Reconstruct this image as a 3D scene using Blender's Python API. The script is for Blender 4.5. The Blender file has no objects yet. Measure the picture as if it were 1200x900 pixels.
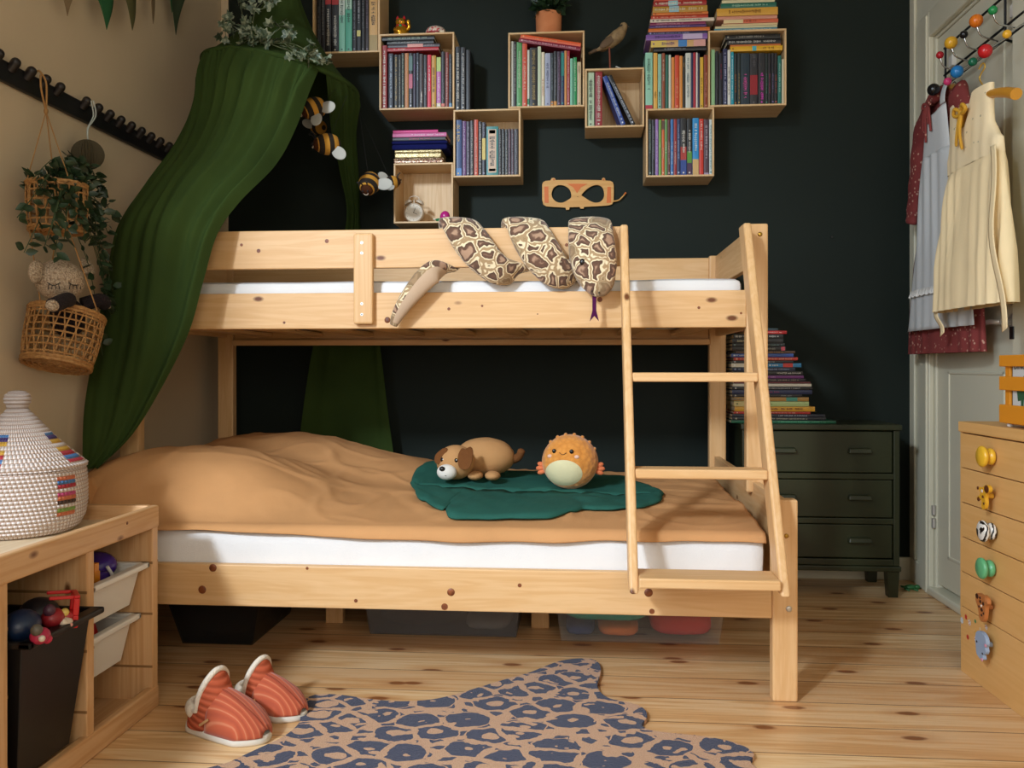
import bpy, bmesh, math, random
from math import sin, cos, tan, atan, atan2, pi, sqrt, radians, exp
from mathutils import Vector, Matrix, noise as mnoise
random.seed(7)
C = bpy.context.scene.collection
V = Vector
# ------------------------------------------------------------------ camera
H = 0.875; TH = atan(0.08); CT, ST = cos(TH), sin(TH)
cam_d = bpy.data.cameras.new('camera'); cam = bpy.data.objects.new('camera', cam_d); C.objects.link(cam)
cam.location = (0, 0, H); cam.rotation_euler = (pi/2, 0, TH)
cam_d.sensor_width = 36; cam_d.lens = 30; cam_d.shift_y = -20/1200; cam_d.clip_start = 0.02
bpy.context.scene.camera = cam
# a measured point of the photograph -> the place it has in the room
def xat(u, Y): return Y*tan(atan((u-600)/1000)-TH)
def dep(x, Y): return Y*CT - x*ST
def zat(u, v, Y): return H-(v-430)/1000*dep(xat(u, Y), Y)
def P(u, v, Y): return V((xat(u, Y), Y, zat(u, v, Y)))
def PX(u, v, X):
    Y = X/tan(atan((u-600)/1000)-TH)
    return V((X, Y, H-(v-430)/1000*dep(X, Y)))
def PF(u, v, z=0.0):
    d = (H-z)*1000/(v-430); a = (u-600)/1000
    return V((d*(a*CT-ST), d*(CT+a*ST), z))
XL, XR, YW = -1.566, 1.36, 3.627      # left wall, right wall, back wall
# ------------------------------------------------------------------ materials
def lin(c): return c/12.92 if c <= 0.04045 else ((c+0.055)/1.055)**2.4
def rgb(h):
    if not isinstance(h, str): return tuple(h)+((1,) if len(h) == 3 else ())
    h = h.lstrip('#'); return tuple(lin(int(h[i:i+2], 16)/255) for i in (0, 2, 4))+(1,)
MATS = {}
class NT:
    def __init__(s, name):
        s.m = bpy.data.materials.new(name); s.m.use_nodes = True
        s.t = s.m.node_tree; s.b = s.t.nodes['Principled BSDF']
    def n(s, typ, **kw):
        nd = s.t.nodes.new(typ)
        for k, v in kw.items():
            if k in nd.inputs: nd.inputs[k].default_value = v
            else: setattr(nd, k, v)
        return nd
    def l(s, a, ai, b, bi): s.t.links.new(a.outputs[ai], b.inputs[bi])
    def math(s, op, a, b=None, c=None):
        nd = s.n('ShaderNodeMath', operation=op)
        for i, x in enumerate((a, b, c)):
            if x is None: continue
            if isinstance(x, tuple): s.l(x[0], x[1], nd, i)
            else: nd.inputs[i].default_value = x
        return (nd, 0)
    def mix(s, f, a, b):
        nd = s.n('ShaderNodeMix', data_type='RGBA')
        for i, x in ((0, f), (6, a), (7, b)):
            if isinstance(x, tuple) and not isinstance(x[0], (int, float)): s.l(x[0], x[1], nd, i)
            else: nd.inputs[i].default_value = x
        return (nd, 2)
    def ramp(s, f, stops):
        nd = s.n('ShaderNodeValToRGB'); e = nd.color_ramp.elements
        while len(e) < len(stops): e.new(0.5)
        for i, (p, c) in enumerate(stops): e[i].position = p; e[i].color = c
        s.l(f[0], f[1], nd, 0); return (nd, 0)
    def coord(s, scale=(1, 1, 1), which='Object', loc=(0, 0, 0)):
        tc = s.n('ShaderNodeTexCoord'); mp = s.n('ShaderNodeMapping'); mp.inputs['Scale'].default_value = scale
        mp.inputs['Location'].default_value = loc
        s.l(tc, which, mp, 0); return (mp, 0)
    def noise(s, co, scale=5, detail=3, rough=0.5, dist=0):
        nd = s.n('ShaderNodeTexNoise', Scale=scale, Detail=detail, Roughness=rough, Distortion=dist)
        s.l(co[0], co[1], nd, 'Vector'); return (nd, 0)
    def voro(s, co, scale=5, feature='F1', rnd=1.0):
        nd = s.n('ShaderNodeTexVoronoi', feature=feature, Scale=scale, Randomness=rnd)
        s.l(co[0], co[1], nd, 'Vector'); return nd
    def bump(s, h, strength=0.3, dist=0.01):
        nd = s.n('ShaderNodeBump', Strength=strength, Distance=dist); s.l(h[0], h[1], nd, 'Height'); s.l(nd, 0, s.b, 'Normal')
    def base(s, c): s.t.links.new(c[0].outputs[c[1]], s.b.inputs['Base Color'])
def plain(h, rough=0.6, metal=0.0, spec=0.5, name=None, **kw):
    key = (str(h), rough, metal, spec, str(kw))
    if key in MATS: return MATS[key]
    s = NT(name or 'plain'); s.b.inputs['Base Color'].default_value = rgb(h)
    s.b.inputs['Roughness'].default_value = rough; s.b.inputs['Metallic'].default_value = metal
    s.b.inputs['Specular IOR Level'].default_value = spec
    for k, v in kw.items(): s.b.inputs[k.replace('_', ' ')].default_value = v
    # a faint unevenness so that no surface is perfectly flat in tone
    co = s.coord(); nz = s.noise(co, 60, 2)
    s.bump(nz, 0.04, 0.002)
    MATS[key] = s.m; return s.m
def fabric(h, weave=900, rough=0.9, var=0.12, bump=0.25, name='fabric', sheen=0.0):
    key = ('fab', str(h), weave, rough, var, bump)
    if key in MATS: return MATS[key]
    s = NT(name); c = rgb(h); co = s.coord(); nz = s.noise(co, 6, 4)
    d = tuple(x*(1-var) for x in c[:3])+(1,); li = tuple(min(1, x*(1+var)) for x in c[:3])+(1,)
    s.base(s.ramp(nz, [(0.3, d), (0.7, li)]))
    s.b.inputs['Roughness'].default_value = rough; s.b.inputs['Specular IOR Level'].default_value = 0.15
    s.b.inputs['Sheen Weight'].default_value = sheen
    n2 = s.noise(co, weave, 2); n3 = s.noise(co, 14, 5)
    s.bump(s.math('ADD', s.math('MULTIPLY', n2, 0.35), n3), bump, 0.008)
    MATS[key] = s.m; return s.m
def wood(name, axis, light='#E3BA88', dark='#D2A168', knot='#6A3A18', rough=0.45, knots=True, kscale=5.0, grain=1.0, seed=0):
    s = NT(name); sc = [14*grain]*3; sc[axis] = 0.9*grain
    co = s.coord(tuple(sc), loc=(seed*3.1, seed*1.7, seed*2.3))
    n1 = s.noise(co, 1.6, 4, 0.55, 0.6)
    ring = s.math('SINE', s.math('MULTIPLY', n1, 34.0))
    ring = s.math('MULTIPLY_ADD', ring, 0.5, 0.5)
    sc2 = [130*grain]*3; sc2[axis] = 3*grain
    n2 = s.noise(s.coord(tuple(sc2)), 1.0, 2)
    f = s.math('ADD', s.math('MULTIPLY', ring, 0.34), s.math('MULTIPLY', n2, 0.5))
    L, D = rgb(light), rgb(dark)
    c = s.ramp(f, [(0.12, L), (0.85, D)])
    big = s.noise(s.coord((1.2, 1.2, 1.2)), 1.3, 2)
    c = s.mix(s.math('MULTIPLY', big, 0.35), c, tuple(x*0.86 for x in D[:3])+(1,))
    if knots:
        sk = [2.0]*3; sk[axis] = 1.0
        vo = s.voro(s.coord(tuple(sk), loc=(seed+0.37, seed*0.7+0.11, seed*1.3)), kscale)
        k = s.ramp((vo, 'Distance'), [(0.055, (1, 1, 1, 1)), (0.105, (0, 0, 0, 1))])
        c = s.mix(k, c, rgb(knot))
    s.base(c); s.b.inputs['Roughness'].default_value = rough; s.b.inputs['Specular IOR Level'].default_value = 0.35
    s.bump(n2, 0.06, 0.004)
    return s.m
# ------------------------------------------------------------------ mesh builder
class MB:
    def __init__(s): s.v = []; s.f = []; s.mi = []; s.sm = []
    def add(s, vs, fs, m=0, smooth=False):
        b = len(s.v); s.v += [tuple(x) for x in vs]
        for f in fs: s.f.append([b+i for i in f]); s.mi.append(m); s.sm.append(smooth)
        return s
    def hexa(s, p, m=0):   # 8 corners: bottom 4 ccw, top 4 ccw
        return s.add(p, [(3, 2, 1, 0), (4, 5, 6, 7), (0, 1, 5, 4), (1, 2, 6, 5), (2, 3, 7, 6), (3, 0, 4, 7)], m)
    def box(s, x0, x1, y0, y1, z0, z1, m=0):
        return s.hexa([(x0, y0, z0), (x1, y0, z0), (x1, y1, z0), (x0, y1, z0), (x0, y0, z1), (x1, y0, z1), (x1, y1, z1), (x0, y1, z1)], m)
    def obox(s, c, R, hx, hy, hz, m=0):
        c = V(c); R = R.to_3x3() if hasattr(R, 'to_3x3') else R
        pts = [(-hx, -hy, -hz), (hx, -hy, -hz), (hx, hy, -hz), (-hx, hy, -hz), (-hx, -hy, hz), (hx, -hy, hz), (hx, hy, hz), (-hx, hy, hz)]
        return s.hexa([c+R @ V(p) for p in pts], m)
    def tube(s, pts, r, n=8, m=0, caps=True, closed=False, smooth=True):
        pts = [V(p) for p in pts]; k = len(pts); rs = r if isinstance(r, (list, tuple)) else [r]*k
        vs = []; fs = []; prev = None
        for i, p in enumerate(pts):
            a = pts[(i-1) % k] if (i or closed) else p; b = pts[(i+1) % k] if (i < k-1 or closed) else p
            t = (b-a); t = t.normalized() if t.length > 1e-9 else V((0, 0, 1))
            if prev is None:
                ref = V((0, 0, 1)) if abs(t.z) < 0.9 else V((1, 0, 0)); nn = t.cross(ref).normalized()
            else:
                nn = prev-t*prev.dot(t); nn = nn.normalized() if nn.length > 1e-6 else t.orthogonal().normalized()
            prev = nn; bb = t.cross(nn)
            for j in range(n):
                a_ = 2*pi*j/n; vs.append(p+(nn*cos(a_)+bb*sin(a_))*rs[i])
        for i in range(k if closed else k-1):
            i2 = (i+1) % k
            for j in range(n):
                j2 = (j+1) % n; fs.append((i*n+j, i*n+j2, i2*n+j2, i2*n+j))
        if caps and not closed:
            fs.append(tuple(range(n-1, -1, -1))); fs.append(tuple((k-1)*n+j for j in range(n)))
        return s.add(vs, fs, m, smooth)
    def cyl(s, p, q, r, r2=None, n=16, m=0, smooth=True): return s.tube([p, q], [r, r if r2 is None else r2], n, m, True, False, smooth)
    def lathe(s, prof, c, n=32, m=0, R=None, smooth=True, closed=True):
        c = V(c); vs = []; fs = []; k = len(prof)
        for r, z in prof:
            for j in range(n):
                a = 2*pi*j/n; p = V((max(r, 1e-5)*cos(a), max(r, 1e-5)*sin(a), z)); vs.append(c+(R @ p if R else p))
        for i in range(k-1):
            for j in range(n):
                j2 = (j+1) % n; fs.append((i*n+j, i*n+j2, (i+1)*n+j2, (i+1)*n+j))
        if closed:
            fs.append(tuple(range(n-1, -1, -1))); fs.append(tuple((k-1)*n+j for j in range(n)))
        return s.add(vs, fs, m, smooth)
    def ell(s, c, rx, ry, rz, R=None, nu=20, nv=12, m=0, fn=None):
        c = V(c); vs = []; fs = []
        for i in range(nv+1):
            ph = -pi/2+pi*i/nv
            for j in range(nu):
                a = 2*pi*j/nu; d = V((cos(ph)*cos(a), cos(ph)*sin(a), sin(ph)))
                k = fn(d) if fn else 1.0
                p = V((d.x*rx, d.y*ry, d.z*rz))*k
                vs.append(c+(R @ p if R else p))
        for i in range(nv):
            for j in range(nu):
                j2 = (j+1) % nu; fs.append((i*nu+j, i*nu+j2, (i+1)*nu+j2, (i+1)*nu+j))
        return s.add(vs, fs, m, True)
    def grid(s, fn, nu, nv, m=0, wrap=False, smooth=True):
        vs = [fn(i/nu, j/nv) for j in range(nv+1) for i in range(nu if wrap else nu+1)]
        w = nu if wrap else nu+1; fs = []
        for j in range(nv):
            for i in range(nu):
                i2 = (i+1) % w; fs.append((j*w+i, j*w+i2, (j+1)*w+i2, (j+1)*w+i))
        return s.add(vs, fs, m, smooth)
    def prism(s, loops, fn, d, m=0, msd=None):
        """filled outline (first loop outer, others holes) in 2D, fn(a,b,t) -> 3D, thickness d"""
        bm = bmesh.new(); edges = []; 
        for lp in loops:
            vv = [bm.verts.new((a, b, 0)) for a, b in lp]
            for i in range(len(vv)): edges.append(bm.edges.new((vv[i], vv[(i+1) % len(vv)])))
        bm.verts.index_update()
        bmesh.ops.triangle_fill(bm, edges=edges, use_beauty=True, use_dissolve=False, normal=(0, 0, 1))
        bm.verts.index_update()
        co = [(v.co.x, v.co.y) for v in bm.verts]; tri = [tuple(v.index for v in f.verts) for f in bm.faces]
        bm.free(); k = len(co)
        s.add([fn(a, b, 0) for a, b in co]+[fn(a, b, d) for a, b in co],
              [t for t in tri]+[tuple(k+i for i in reversed(t)) for t in tri], m)
        o = 0; fs = []
        for lp in loops:
            L = len(lp)
            for i in range(L): fs.append((o+i, o+(i+1) % L, k+o+(i+1) % L, k+o+i))
            o += L
        b = len(s.v)-2*k
        for f in fs: s.f.append([b+i for i in f]); s.mi.append(m if msd is None else msd); s.sm.append(False)
        return s
    def build(s, name, mats, parent=None, bevel=0, seg=2, angle=35, sub=0, solid=0, fix=True, loc=None):
        me = bpy.data.meshes.new(name); me.from_pydata(s.v, [], s.f)
        if not isinstance(mats, (list, tuple)): mats = [mats]
        for m in mats: me.materials.append(m)
        for i, p in enumerate(me.polygons): p.material_index = s.mi[i]; p.use_smooth = s.sm[i]
        if fix:
            bm = bmesh.new(); bm.from_mesh(me); bmesh.ops.recalc_face_normals(bm, faces=bm.faces[:]); bm.to_mesh(me); bm.free()
        if any(s.sm): me.set_sharp_from_angle(angle=radians(max(angle, 50)))
        o = bpy.data.objects.new(name, me); C.objects.link(o)
        if parent is not None:
            o.parent = parent
            if loc is None: o.matrix_parent_inverse = wm(parent).inverted()
        if solid:
            md = o.modifiers.new('thickness', 'SOLIDIFY'); md.thickness = solid; md.offset = 0
        if bevel:
            md = o.modifiers.new('edge', 'BEVEL'); md.width = bevel; md.segments = seg; md.limit_method = 'ANGLE'; md.angle_limit = radians(40); md.harden_normals = False
        if sub:
            md = o.modifiers.new('smooth', 'SUBSURF'); md.levels = sub; md.render_levels = sub
        return o
def wm(o):
    M = o.matrix_basis.copy()
    if o.parent: M = wm(o.parent) @ o.matrix_parent_inverse @ M
    return M
def tag(o, label, cat, group=None, kind=None):
    o['label'] = label; o['category'] = cat
    if group: o['group'] = group
    if kind: o['kind'] = kind
    return o
def thing(name, label, cat, loc=(0, 0, 0), group=None):
    o = bpy.data.objects.new(name, None); C.objects.link(o); o.location = loc; o.empty_display_size = 0.05
    return tag(o, label, cat, group)
def struct(o): o['kind'] = 'structure'; return o
def Rz(a): return Matrix.Rotation(a, 3, 'Z')
def Rx(a): return Matrix.Rotation(a, 3, 'X')
def Ry(a): return Matrix.Rotation(a, 3, 'Y')
def align(d, up=(0, 0, 1)):
    """matrix whose z axis points along d"""
    z = V(d).normalized(); x = V(up).cross(z)
    x = x.normalized() if x.length > 1e-6 else V((1, 0, 0)); y = z.cross(x)
    return Matrix((x, y, z)).transposed()
def spline(pts, n=8):
    pts = [V(p) for p in pts]; out = []
    for i in range(len(pts)-1):
        p0 = pts[max(i-1, 0)]; p1 = pts[i]; p2 = pts[i+1]; p3 = pts[min(i+2, len(pts)-1)]
        for k in range(n):
            t = k/n
            out.append(0.5*((2*p1)+(p2-p0)*t+(2*p0-5*p1+4*p2-p3)*t*t+(3*p1-p0-3*p2+p3)*t**3))
    out.append(pts[-1]); return out
def lerp(a, b, t): return a+(b-a)*t
def text_into(mb, txt, size, M, m=0, spacing=1.0):
    """flat letters as mesh; M maps the text plane (x along the line, y up) into the world"""
    cu = bpy.data.curves.new('lettering', 'FONT'); cu.body = txt; cu.size = size; cu.align_x = 'CENTER'; cu.align_y = 'CENTER'
    cu.space_character = spacing; cu.resolution_u = 2
    ob = bpy.data.objects.new('lettering', cu); C.objects.link(ob)
    dg = bpy.context.evaluated_depsgraph_get(); me = bpy.data.meshes.new_from_object(ob.evaluated_get(dg))
    mb.add([M @ v.co for v in me.vertices], [tuple(p.vertices) for p in me.polygons], m)
    bpy.data.objects.remove(ob); bpy.data.curves.remove(cu); bpy.data.meshes.remove(me)
# ================================================================== materials of the room
def wall_paint(name, h, var=0.04, rough=0.7, spec=0.3):
    s = NT(name); c = rgb(h); co = s.coord(); nz = s.noise(co, 2.2, 4)
    s.base(s.ramp(nz, [(0.3, tuple(x*(1-var) for x in c[:3])+(1,)), (0.7, tuple(min(1, x*(1+var)) for x in c[:3])+(1,))]))
    s.b.inputs['Roughness'].default_value = rough; s.b.inputs['Specular IOR Level'].default_value = spec
    s.bump(s.noise(co, 120, 3), 0.06, 0.003); return s.m
M_beige = wall_paint('beige_wall_paint', '#CDB89A')
M_green_wall = wall_paint('dark_green_wall_paint', '#19211C', 0.05, 0.7, 0.2)
M_white_wall = wall_paint('off_white_wall_paint', '#D3CEB8')
M_ceiling = wall_paint('ceiling_paint', '#A59E92')
M_white_gloss = wall_paint('off_white_gloss_paint', '#D3CDB5', 0.03, 0.35, 0.5)
def floor_mat():
    s = NT('pine_floorboards'); W = 0.152
    tc = s.n('ShaderNodeTexCoord'); sp = s.n('ShaderNodeSeparateXYZ'); s.l(tc, 'Object', sp, 0)
    q = s.math('DIVIDE', (sp, 'Y'), W); idx = s.math('FLOOR', q); fr = s.math('FRACT', q)
    wn = s.n('ShaderNodeTexWhiteNoise', noise_dimensions='1D'); s.l(idx[0], 0, wn, 'W')
    off = s.math('MULTIPLY', (wn, 'Value'), 40.0)
    cx = s.n('ShaderNodeCombineXYZ'); s.l(s.math('ADD', (sp, 'X'), off)[0], 0, cx, 0); s.l(sp, 'Y', cx, 1); s.l(off[0], 0, cx, 2)
    mp = s.n('ShaderNodeMapping'); mp.inputs['Scale'].default_value = (0.8, 13, 1); s.l(cx, 0, mp, 0)
    n1 = s.noise((mp, 0), 1.5, 4, 0.55, 0.5)
    ring = s.math('MULTIPLY_ADD', s.math('SINE', s.math('MULTIPLY', n1, 26.0)), 0.5, 0.5)
    mp2 = s.n('ShaderNodeMapping'); mp2.inputs['Scale'].default_value = (2.5, 120, 1); s.l(cx, 0, mp2, 0)
    n2 = s.noise((mp2, 0), 1.0, 2)
    f = s.math('ADD', s.math('MULTIPLY', ring, 0.42), s.math('MULTIPLY', n2, 0.48))
    c = s.ramp(f, [(0.1, rgb('#EDCFA2')), (0.55, rgb('#DFB580')), (0.95, rgb('#B9844E'))])
    c = s.mix(s.math('MULTIPLY', (wn, 'Value'), 0.40), c, rgb('#B67A46'))
    mp3 = s.n('ShaderNodeMapping'); mp3.inputs['Scale'].default_value = (2.2, 5.2, 1.0); s.l(cx, 0, mp3, 0)
    vo = s.n('ShaderNodeTexVoronoi', feature='F1', Scale=1.15); vo.voronoi_dimensions = '2D'; s.l(mp3, 0, vo, 'Vector')
    dd = s.math('ADD', (vo, 'Distance'), s.math('MULTIPLY', s.noise((mp3, 0), 14, 2), 0.03))
    k = s.ramp(dd, [(0.065, (1, 1, 1, 1)), (0.10, (0, 0, 0, 1))])
    c = s.mix(s.math('MULTIPLY', k, 0.85), c, rgb('#5E2C12'))
    halo = s.ramp(dd, [(0.08, (1, 1, 1, 1)), (0.24, (0, 0, 0, 1))])
    c = s.mix(s.math('MULTIPLY', halo, 0.3), c, rgb('#A35F2C'))
    edge = s.math('MINIMUM', fr, s.math('SUBTRACT', 1.0, fr))
    gap = s.math('LESS_THAN', edge, 0.012)
    c = s.mix(s.math('MULTIPLY', gap, 0.75), c, rgb('#4A2A14'))
    s.base(c); s.b.inputs['Roughness'].default_value = 0.36; s.b.inputs['Specular IOR Level'].default_value = 0.45
    s.bump(s.math('ADD', s.math('MULTIPLY', n2, 0.2), s.math('MULTIPLY', gap, -1.0)), 0.15, 0.006)
    return s.m
M_floor = floor_mat()
PINE = [wood('pine_along_x', 0, seed=1), wood('pine_along_y', 1, seed=2), wood('pine_along_z', 2, seed=3)]
TRO = [wood('storage_pine_x', 0, '#DDB386', '#C28E58', '#6B3F1E', seed=4), wood('storage_pine_y', 1, '#DDB386', '#C28E58', '#6B3F1E', seed=5),
       wood('storage_pine_z', 2, '#DDB386', '#C28E58', '#6B3F1E', seed=6)]
CRATE = [wood('crate_wood_x', 0, '#E0C296', '#C9A06C', '#8A6238', seed=7, knots=False, grain=1.6), wood('crate_wood_z', 2, '#E0C296', '#C9A06C', '#8A6238', seed=8, knots=False, grain=1.6)]
M_steel = plain('#C9C4BA', 0.35, 0.6); M_brass = plain('#B08A3C', 0.3, 0.9); M_dark_metal = plain('#17181A', 0.4, 0.4)
M_black = plain('#121214', 0.5); M_white_plastic = plain('#DAD6CE', 0.4)
# ================================================================== the room
YFW = -1.9; WY0, WY1, WZ0, WZ1 = -1.45, 1.00, 0.80, 2.98      # big window in the left wall, beside and behind the camera
m = MB(); m.box(XL-0.15, XR+0.15, YFW-0.15, YW+0.15, -0.06, 0); struct(m.build('floor', M_floor))
m = MB(); m.box(XL-0.3, XR+0.3, YW, YW+0.15, 0, 3.05); struct(m.build('wall_back', M_green_wall))
m = MB()
m.box(XL-0.15, XL, WY1, YW, 0, 3.05).box(XL-0.15, XL, YFW, WY0, 0, 3.05).box(XL-0.15, XL, WY0, WY1, 0, WZ0).box(XL-0.15, XL, WY0, WY1, WZ1, 3.05)
struct(m.build('wall_left', M_beige))
DY0, DY1, DZ = 2.77, 3.405, 2.146
m = MB()
m.box(XR, XR+0.15, DY1, YW, 0, 3.05).box(XR, XR+0.15, YFW, DY0, 0, 3.05).box(XR, XR+0.15, DY0, DY1, DZ, 3.05)
struct(m.build('wall_right', M_white_wall))
m = MB(); a, b = YFW-0.15, YFW; VX0, VX1, VZ0, VZ1 = -0.1, 1.15, 0.95, 2.35
m.box(XL-0.15, VX0, a, b, 0, 3.05).box(VX1, XR+0.15, a, b, 0, 3.05).box(VX0, VX1, a, b, 0, VZ0).box(VX0, VX1, a, b, VZ1, 3.05)
struct(m.build('wall_front', wall_paint('front_wall_paint', '#6A6358')))
m = MB(); m.box(XL-0.15, XR+0.15, YFW-0.15, YW+0.15, 3.05, 3.13); struct(m.build('ceiling', M_ceiling))
m = MB(); m.box(XL, XR, YW-0.014, YW, 0, 0.094); struct(m.build('baseboard_back', M_white_gloss, bevel=0.004))
m = MB(); m.box(XR-0.014, XR, 3.507, YW-0.014, 0, 0.094); struct(m.build('baseboard_right', M_white_gloss, bevel=0.004))
m = MB(); m.box(XL, XL+0.032, YW-0.012, YW, 0, 3.05); struct(m.build('trim_1', M_beige, bevel=0.004))
m = MB(); m.box(XR-0.012, XR, YW-0.05, YW, 0.094, 3.05); struct(m.build('trim_2', M_white_gloss, bevel=0.004))
# window: frame with cross bars, daylight comes through it
wr = thing('window_2', 'white framed window in the wall behind the camera', 'window', ((VX0+VX1)/2, YFW-0.08, VZ0)); wr['kind'] = 'structure'
m = MB(); t = 0.05; a, b = YFW-0.09, YFW-0.03
m.box(VX0, VX1, a, b, VZ0, VZ0+t).box(VX0, VX1, a, b, VZ1-t, VZ1).box(VX0, VX0+t, a, b, VZ0, VZ1).box(VX1-t, VX1, a, b, VZ0, VZ1).box((VX0+VX1)/2-.025, (VX0+VX1)/2+.025, a, b, VZ0, VZ1)
struct(m.build('window_frame', M_white_gloss, wr, bevel=0.004))
wr = thing('window_1', 'white framed window in the left wall beside the camera', 'window', (XL-0.08, (WY0+WY1)/2, WZ0)); wr['kind'] = 'structure'
m = MB(); t = 0.05
m.box(XL-0.1, XL-0.04, WY0, WY1, WZ0, WZ0+t).box(XL-0.1, XL-0.04, WY0, WY1, WZ1-t, WZ1).box(XL-0.1, XL-0.04, WY0, WY0+t, WZ0, WZ1).box(XL-0.1, XL-0.04, WY1-t, WY1, WZ0, WZ1)
struct(m.build('window_frame', M_white_gloss, wr, bevel=0.004))
m = MB(); m.box(XL-0.12, XL+0.05, WY0-0.05, WY1+0.05, WZ0-0.03, WZ0); struct(m.build('window_sill', M_white_gloss, wr, bevel=0.005))
# door in the right wall
dr = thing('door_1', 'off white door with a lever handle in the right wall', 'door', (XR, (DY0+DY1)/2, 0)); dr['kind'] = 'structure'
m = MB()
m.box(XR-0.022, XR, DY1, DY1+0.10, 0, DZ+0.10).box(XR-0.022, XR, DY0-0.10, DY0, 0, DZ+0.10).box(XR-0.022, XR, DY0, DY1, DZ, DZ+0.10)
m.box(XR-0.028, XR, DY1+0.012, DY1+0.03, 0, DZ+0.09).box(XR, XR+0.06, DY1-0.012, DY1, 0, DZ).box(XR, XR+0.06, DY0, DY1, DZ-0.012, DZ)
struct(m.build('door_frame', M_white_gloss, dr, bevel=0.005))
m = MB(); m.box(XR+0.006, XR+0.044, DY0+0.004, DY1-0.014, 0.045, DZ-0.014)
for z0, z1 in ((0.16, 0.86), (1.02, 1.98)):
    y0, y1 = DY0+0.10, DY1-0.11
    for a in ((y0, y1, z0, z0+0.012), (y0, y1, z1-0.012, z1), (y0, y0+0.012, z0, z1), (y1-0.012, y1, z0, z1)): m.box(XR+0.002, XR+0.008, *a)
struct(m.build('door_leaf', M_white_gloss, dr, bevel=0.003))
m = MB(); m.box(XR-0.03, XR+0.08, DY0-0.02, DY1+0.005, 0, 0.03); struct(m.build('door_sill', M_white_gloss, dr, bevel=0.008))
m = MB(); hz = 0.275
for z in (hz, hz+0.05): m.cyl((XR-0.006, DY1-0.008, z-0.018), (XR-0.006, DY1-0.008, z+0.018), 0.0085, n=12)
struct(m.build('door_hinge', M_steel, dr))
m = MB(); hp = PX(1186, 377, XR)
m.lathe([(0.026, 0), (0.026, 0.006), (0.012, 0.009), (0.011, 0.04)], (XR+0.006, hp.y, hp.z), 24, 0, Ry(-pi/2))
m.tube(spline([(XR-0.035, hp.y, hp.z), (XR-0.045, hp.y+0.015, hp.z), (XR-0.045, hp.y+0.06, hp.z+0.002), (XR-0.043, hp.y+0.125, hp.z-0.006)]), 0.0085, 12)
m.lathe([(0.024, 0), (0.024, 0.006), (0.008, 0.008)], (XR+0.006, hp.y, hp.z+0.075), 24, 0, Ry(-pi/2))
struct(m.build('door_handle', M_steel, dr))
bp = PX(1195, 390, XR)
m = MB(); m.box(XR-0.026, XR-0.02, bp.y-0.012, bp.y+0.012, bp.z-0.02, bp.z+0.02); struct(m.build('strike_plate', M_dark_metal, dr, bevel=0.002))
# ================================================================== light
DAY = (0.755, 0.875, 1.0)
def area(name, loc, aim, sx, sy, watts, col):
    l = bpy.data.lights.new(name, 'AREA'); l.shape = 'RECTANGLE'; l.size = sx; l.size_y = sy; l.energy = watts; l.color = col
    o = bpy.data.objects.new(name, l); C.objects.link(o); o.location = loc; o.rotation_euler = (V(aim)-V(loc)).to_track_quat('-Z', 'Y').to_euler(); return o
area('bright_sky', (-2.5, -2.5, 3.42), (-0.1, 2.3, 0.6), 0.55, 0.55, 312, DAY)          # the bright part of the sky, seen through the window
area('window_daylight', (XL-0.12, (WY0+WY1)/2, (WZ0+WZ1)/2), (XL+1, (WY0+WY1)/2, (WZ0+WZ1)/2), WY1-WY0-0.1, WZ1-WZ0-0.1, 95, DAY)   # the soft light of the rest of it
area('second_window_daylight', ((VX0+VX1)/2, YFW-0.10, (VZ0+VZ1)/2), ((VX0+VX1)/2, YFW+1, (VZ0+VZ1)/2), VX1-VX0-0.1, VZ1-VZ0-0.1, 40, (1.0, 0.92, 0.82))
w = bpy.data.worlds.new('world'); bpy.context.scene.world = w; w.use_nodes = True
bg = w.node_tree.nodes['Background']; bg.inputs[0].default_value = (0.75, 0.87, 1, 1); bg.inputs[1].default_value = 0.3
sc = bpy.context.scene
sc.view_settings.view_transform = 'Standard'; sc.view_settings.look = 'None'; sc.view_settings.gamma = 1; sc.view_settings.use_curve_mapping = False
sc.view_settings.exposure = 0.0
sc.cycles.max_bounces = 8; sc.cycles.diffuse_bounces = 4; sc.cycles.use_denoising = True; sc.cycles.sample_clamp_indirect = 6
# ================================================================== bunk bed
BX0, BX1 = -1.486, 0.566
YF, YU, YB = 2.279, 2.650, 3.440
bed = thing('bunk_bed', 'large pine bunk bed with a wide lower bunk and slanted ladder', 'bed', ((BX0+BX1)/2, (YF+YB)/2, 0))
def bpart(name, fn, ax, bevel=0.003, label=None):
    q = MB(); fn(q); o = q.build(name, PINE[ax], bed, bevel=bevel)
    if label: o['label'] = label
    return o
bpart('post', lambda q: q.box(0.501, BX1, YF-0.002, YF+0.036, 0, 0.528), 2, 0.005)
bpart('post', lambda q: q.box(BX0, BX0+0.065, YF-0.002, YF+0.036, 0, 0.528), 2, 0.005)
bpart('post', lambda q: q.box(0.505, 0.570, YU, YU+0.04, 0.492, 1.312), 2, 0.005)
bpart('post', lambda q: q.box(BX0, BX0+0.065, YU, YU+0.04, 0, 1.312), 2, 0.005)
bpart('post', lambda q: q.box(0.505, 0.570, YB-0.04, YB, 0, 1.312), 2, 0.005)
bpart('post', lambda q: q.box(BX0, BX0+0.065, YB-0.04, YB, 0, 1.312), 2, 0.005)
bpart('bed_rail', lambda q: q.box(BX0+0.065, 0.501, YF+0.003, YF+0.028, 0.216, 0.330), 0)
bpart('bed_rail', lambda q: q.box(BX0+0.065, 0.505, YB-0.028, YB-0.003, 0.216, 0.330), 0)
bpart('bed_rail', lambda q: q.box(BX0+0.065, 0.505, YU+0.003, YU+0.026, 0.996, 1.110), 0)
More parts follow.
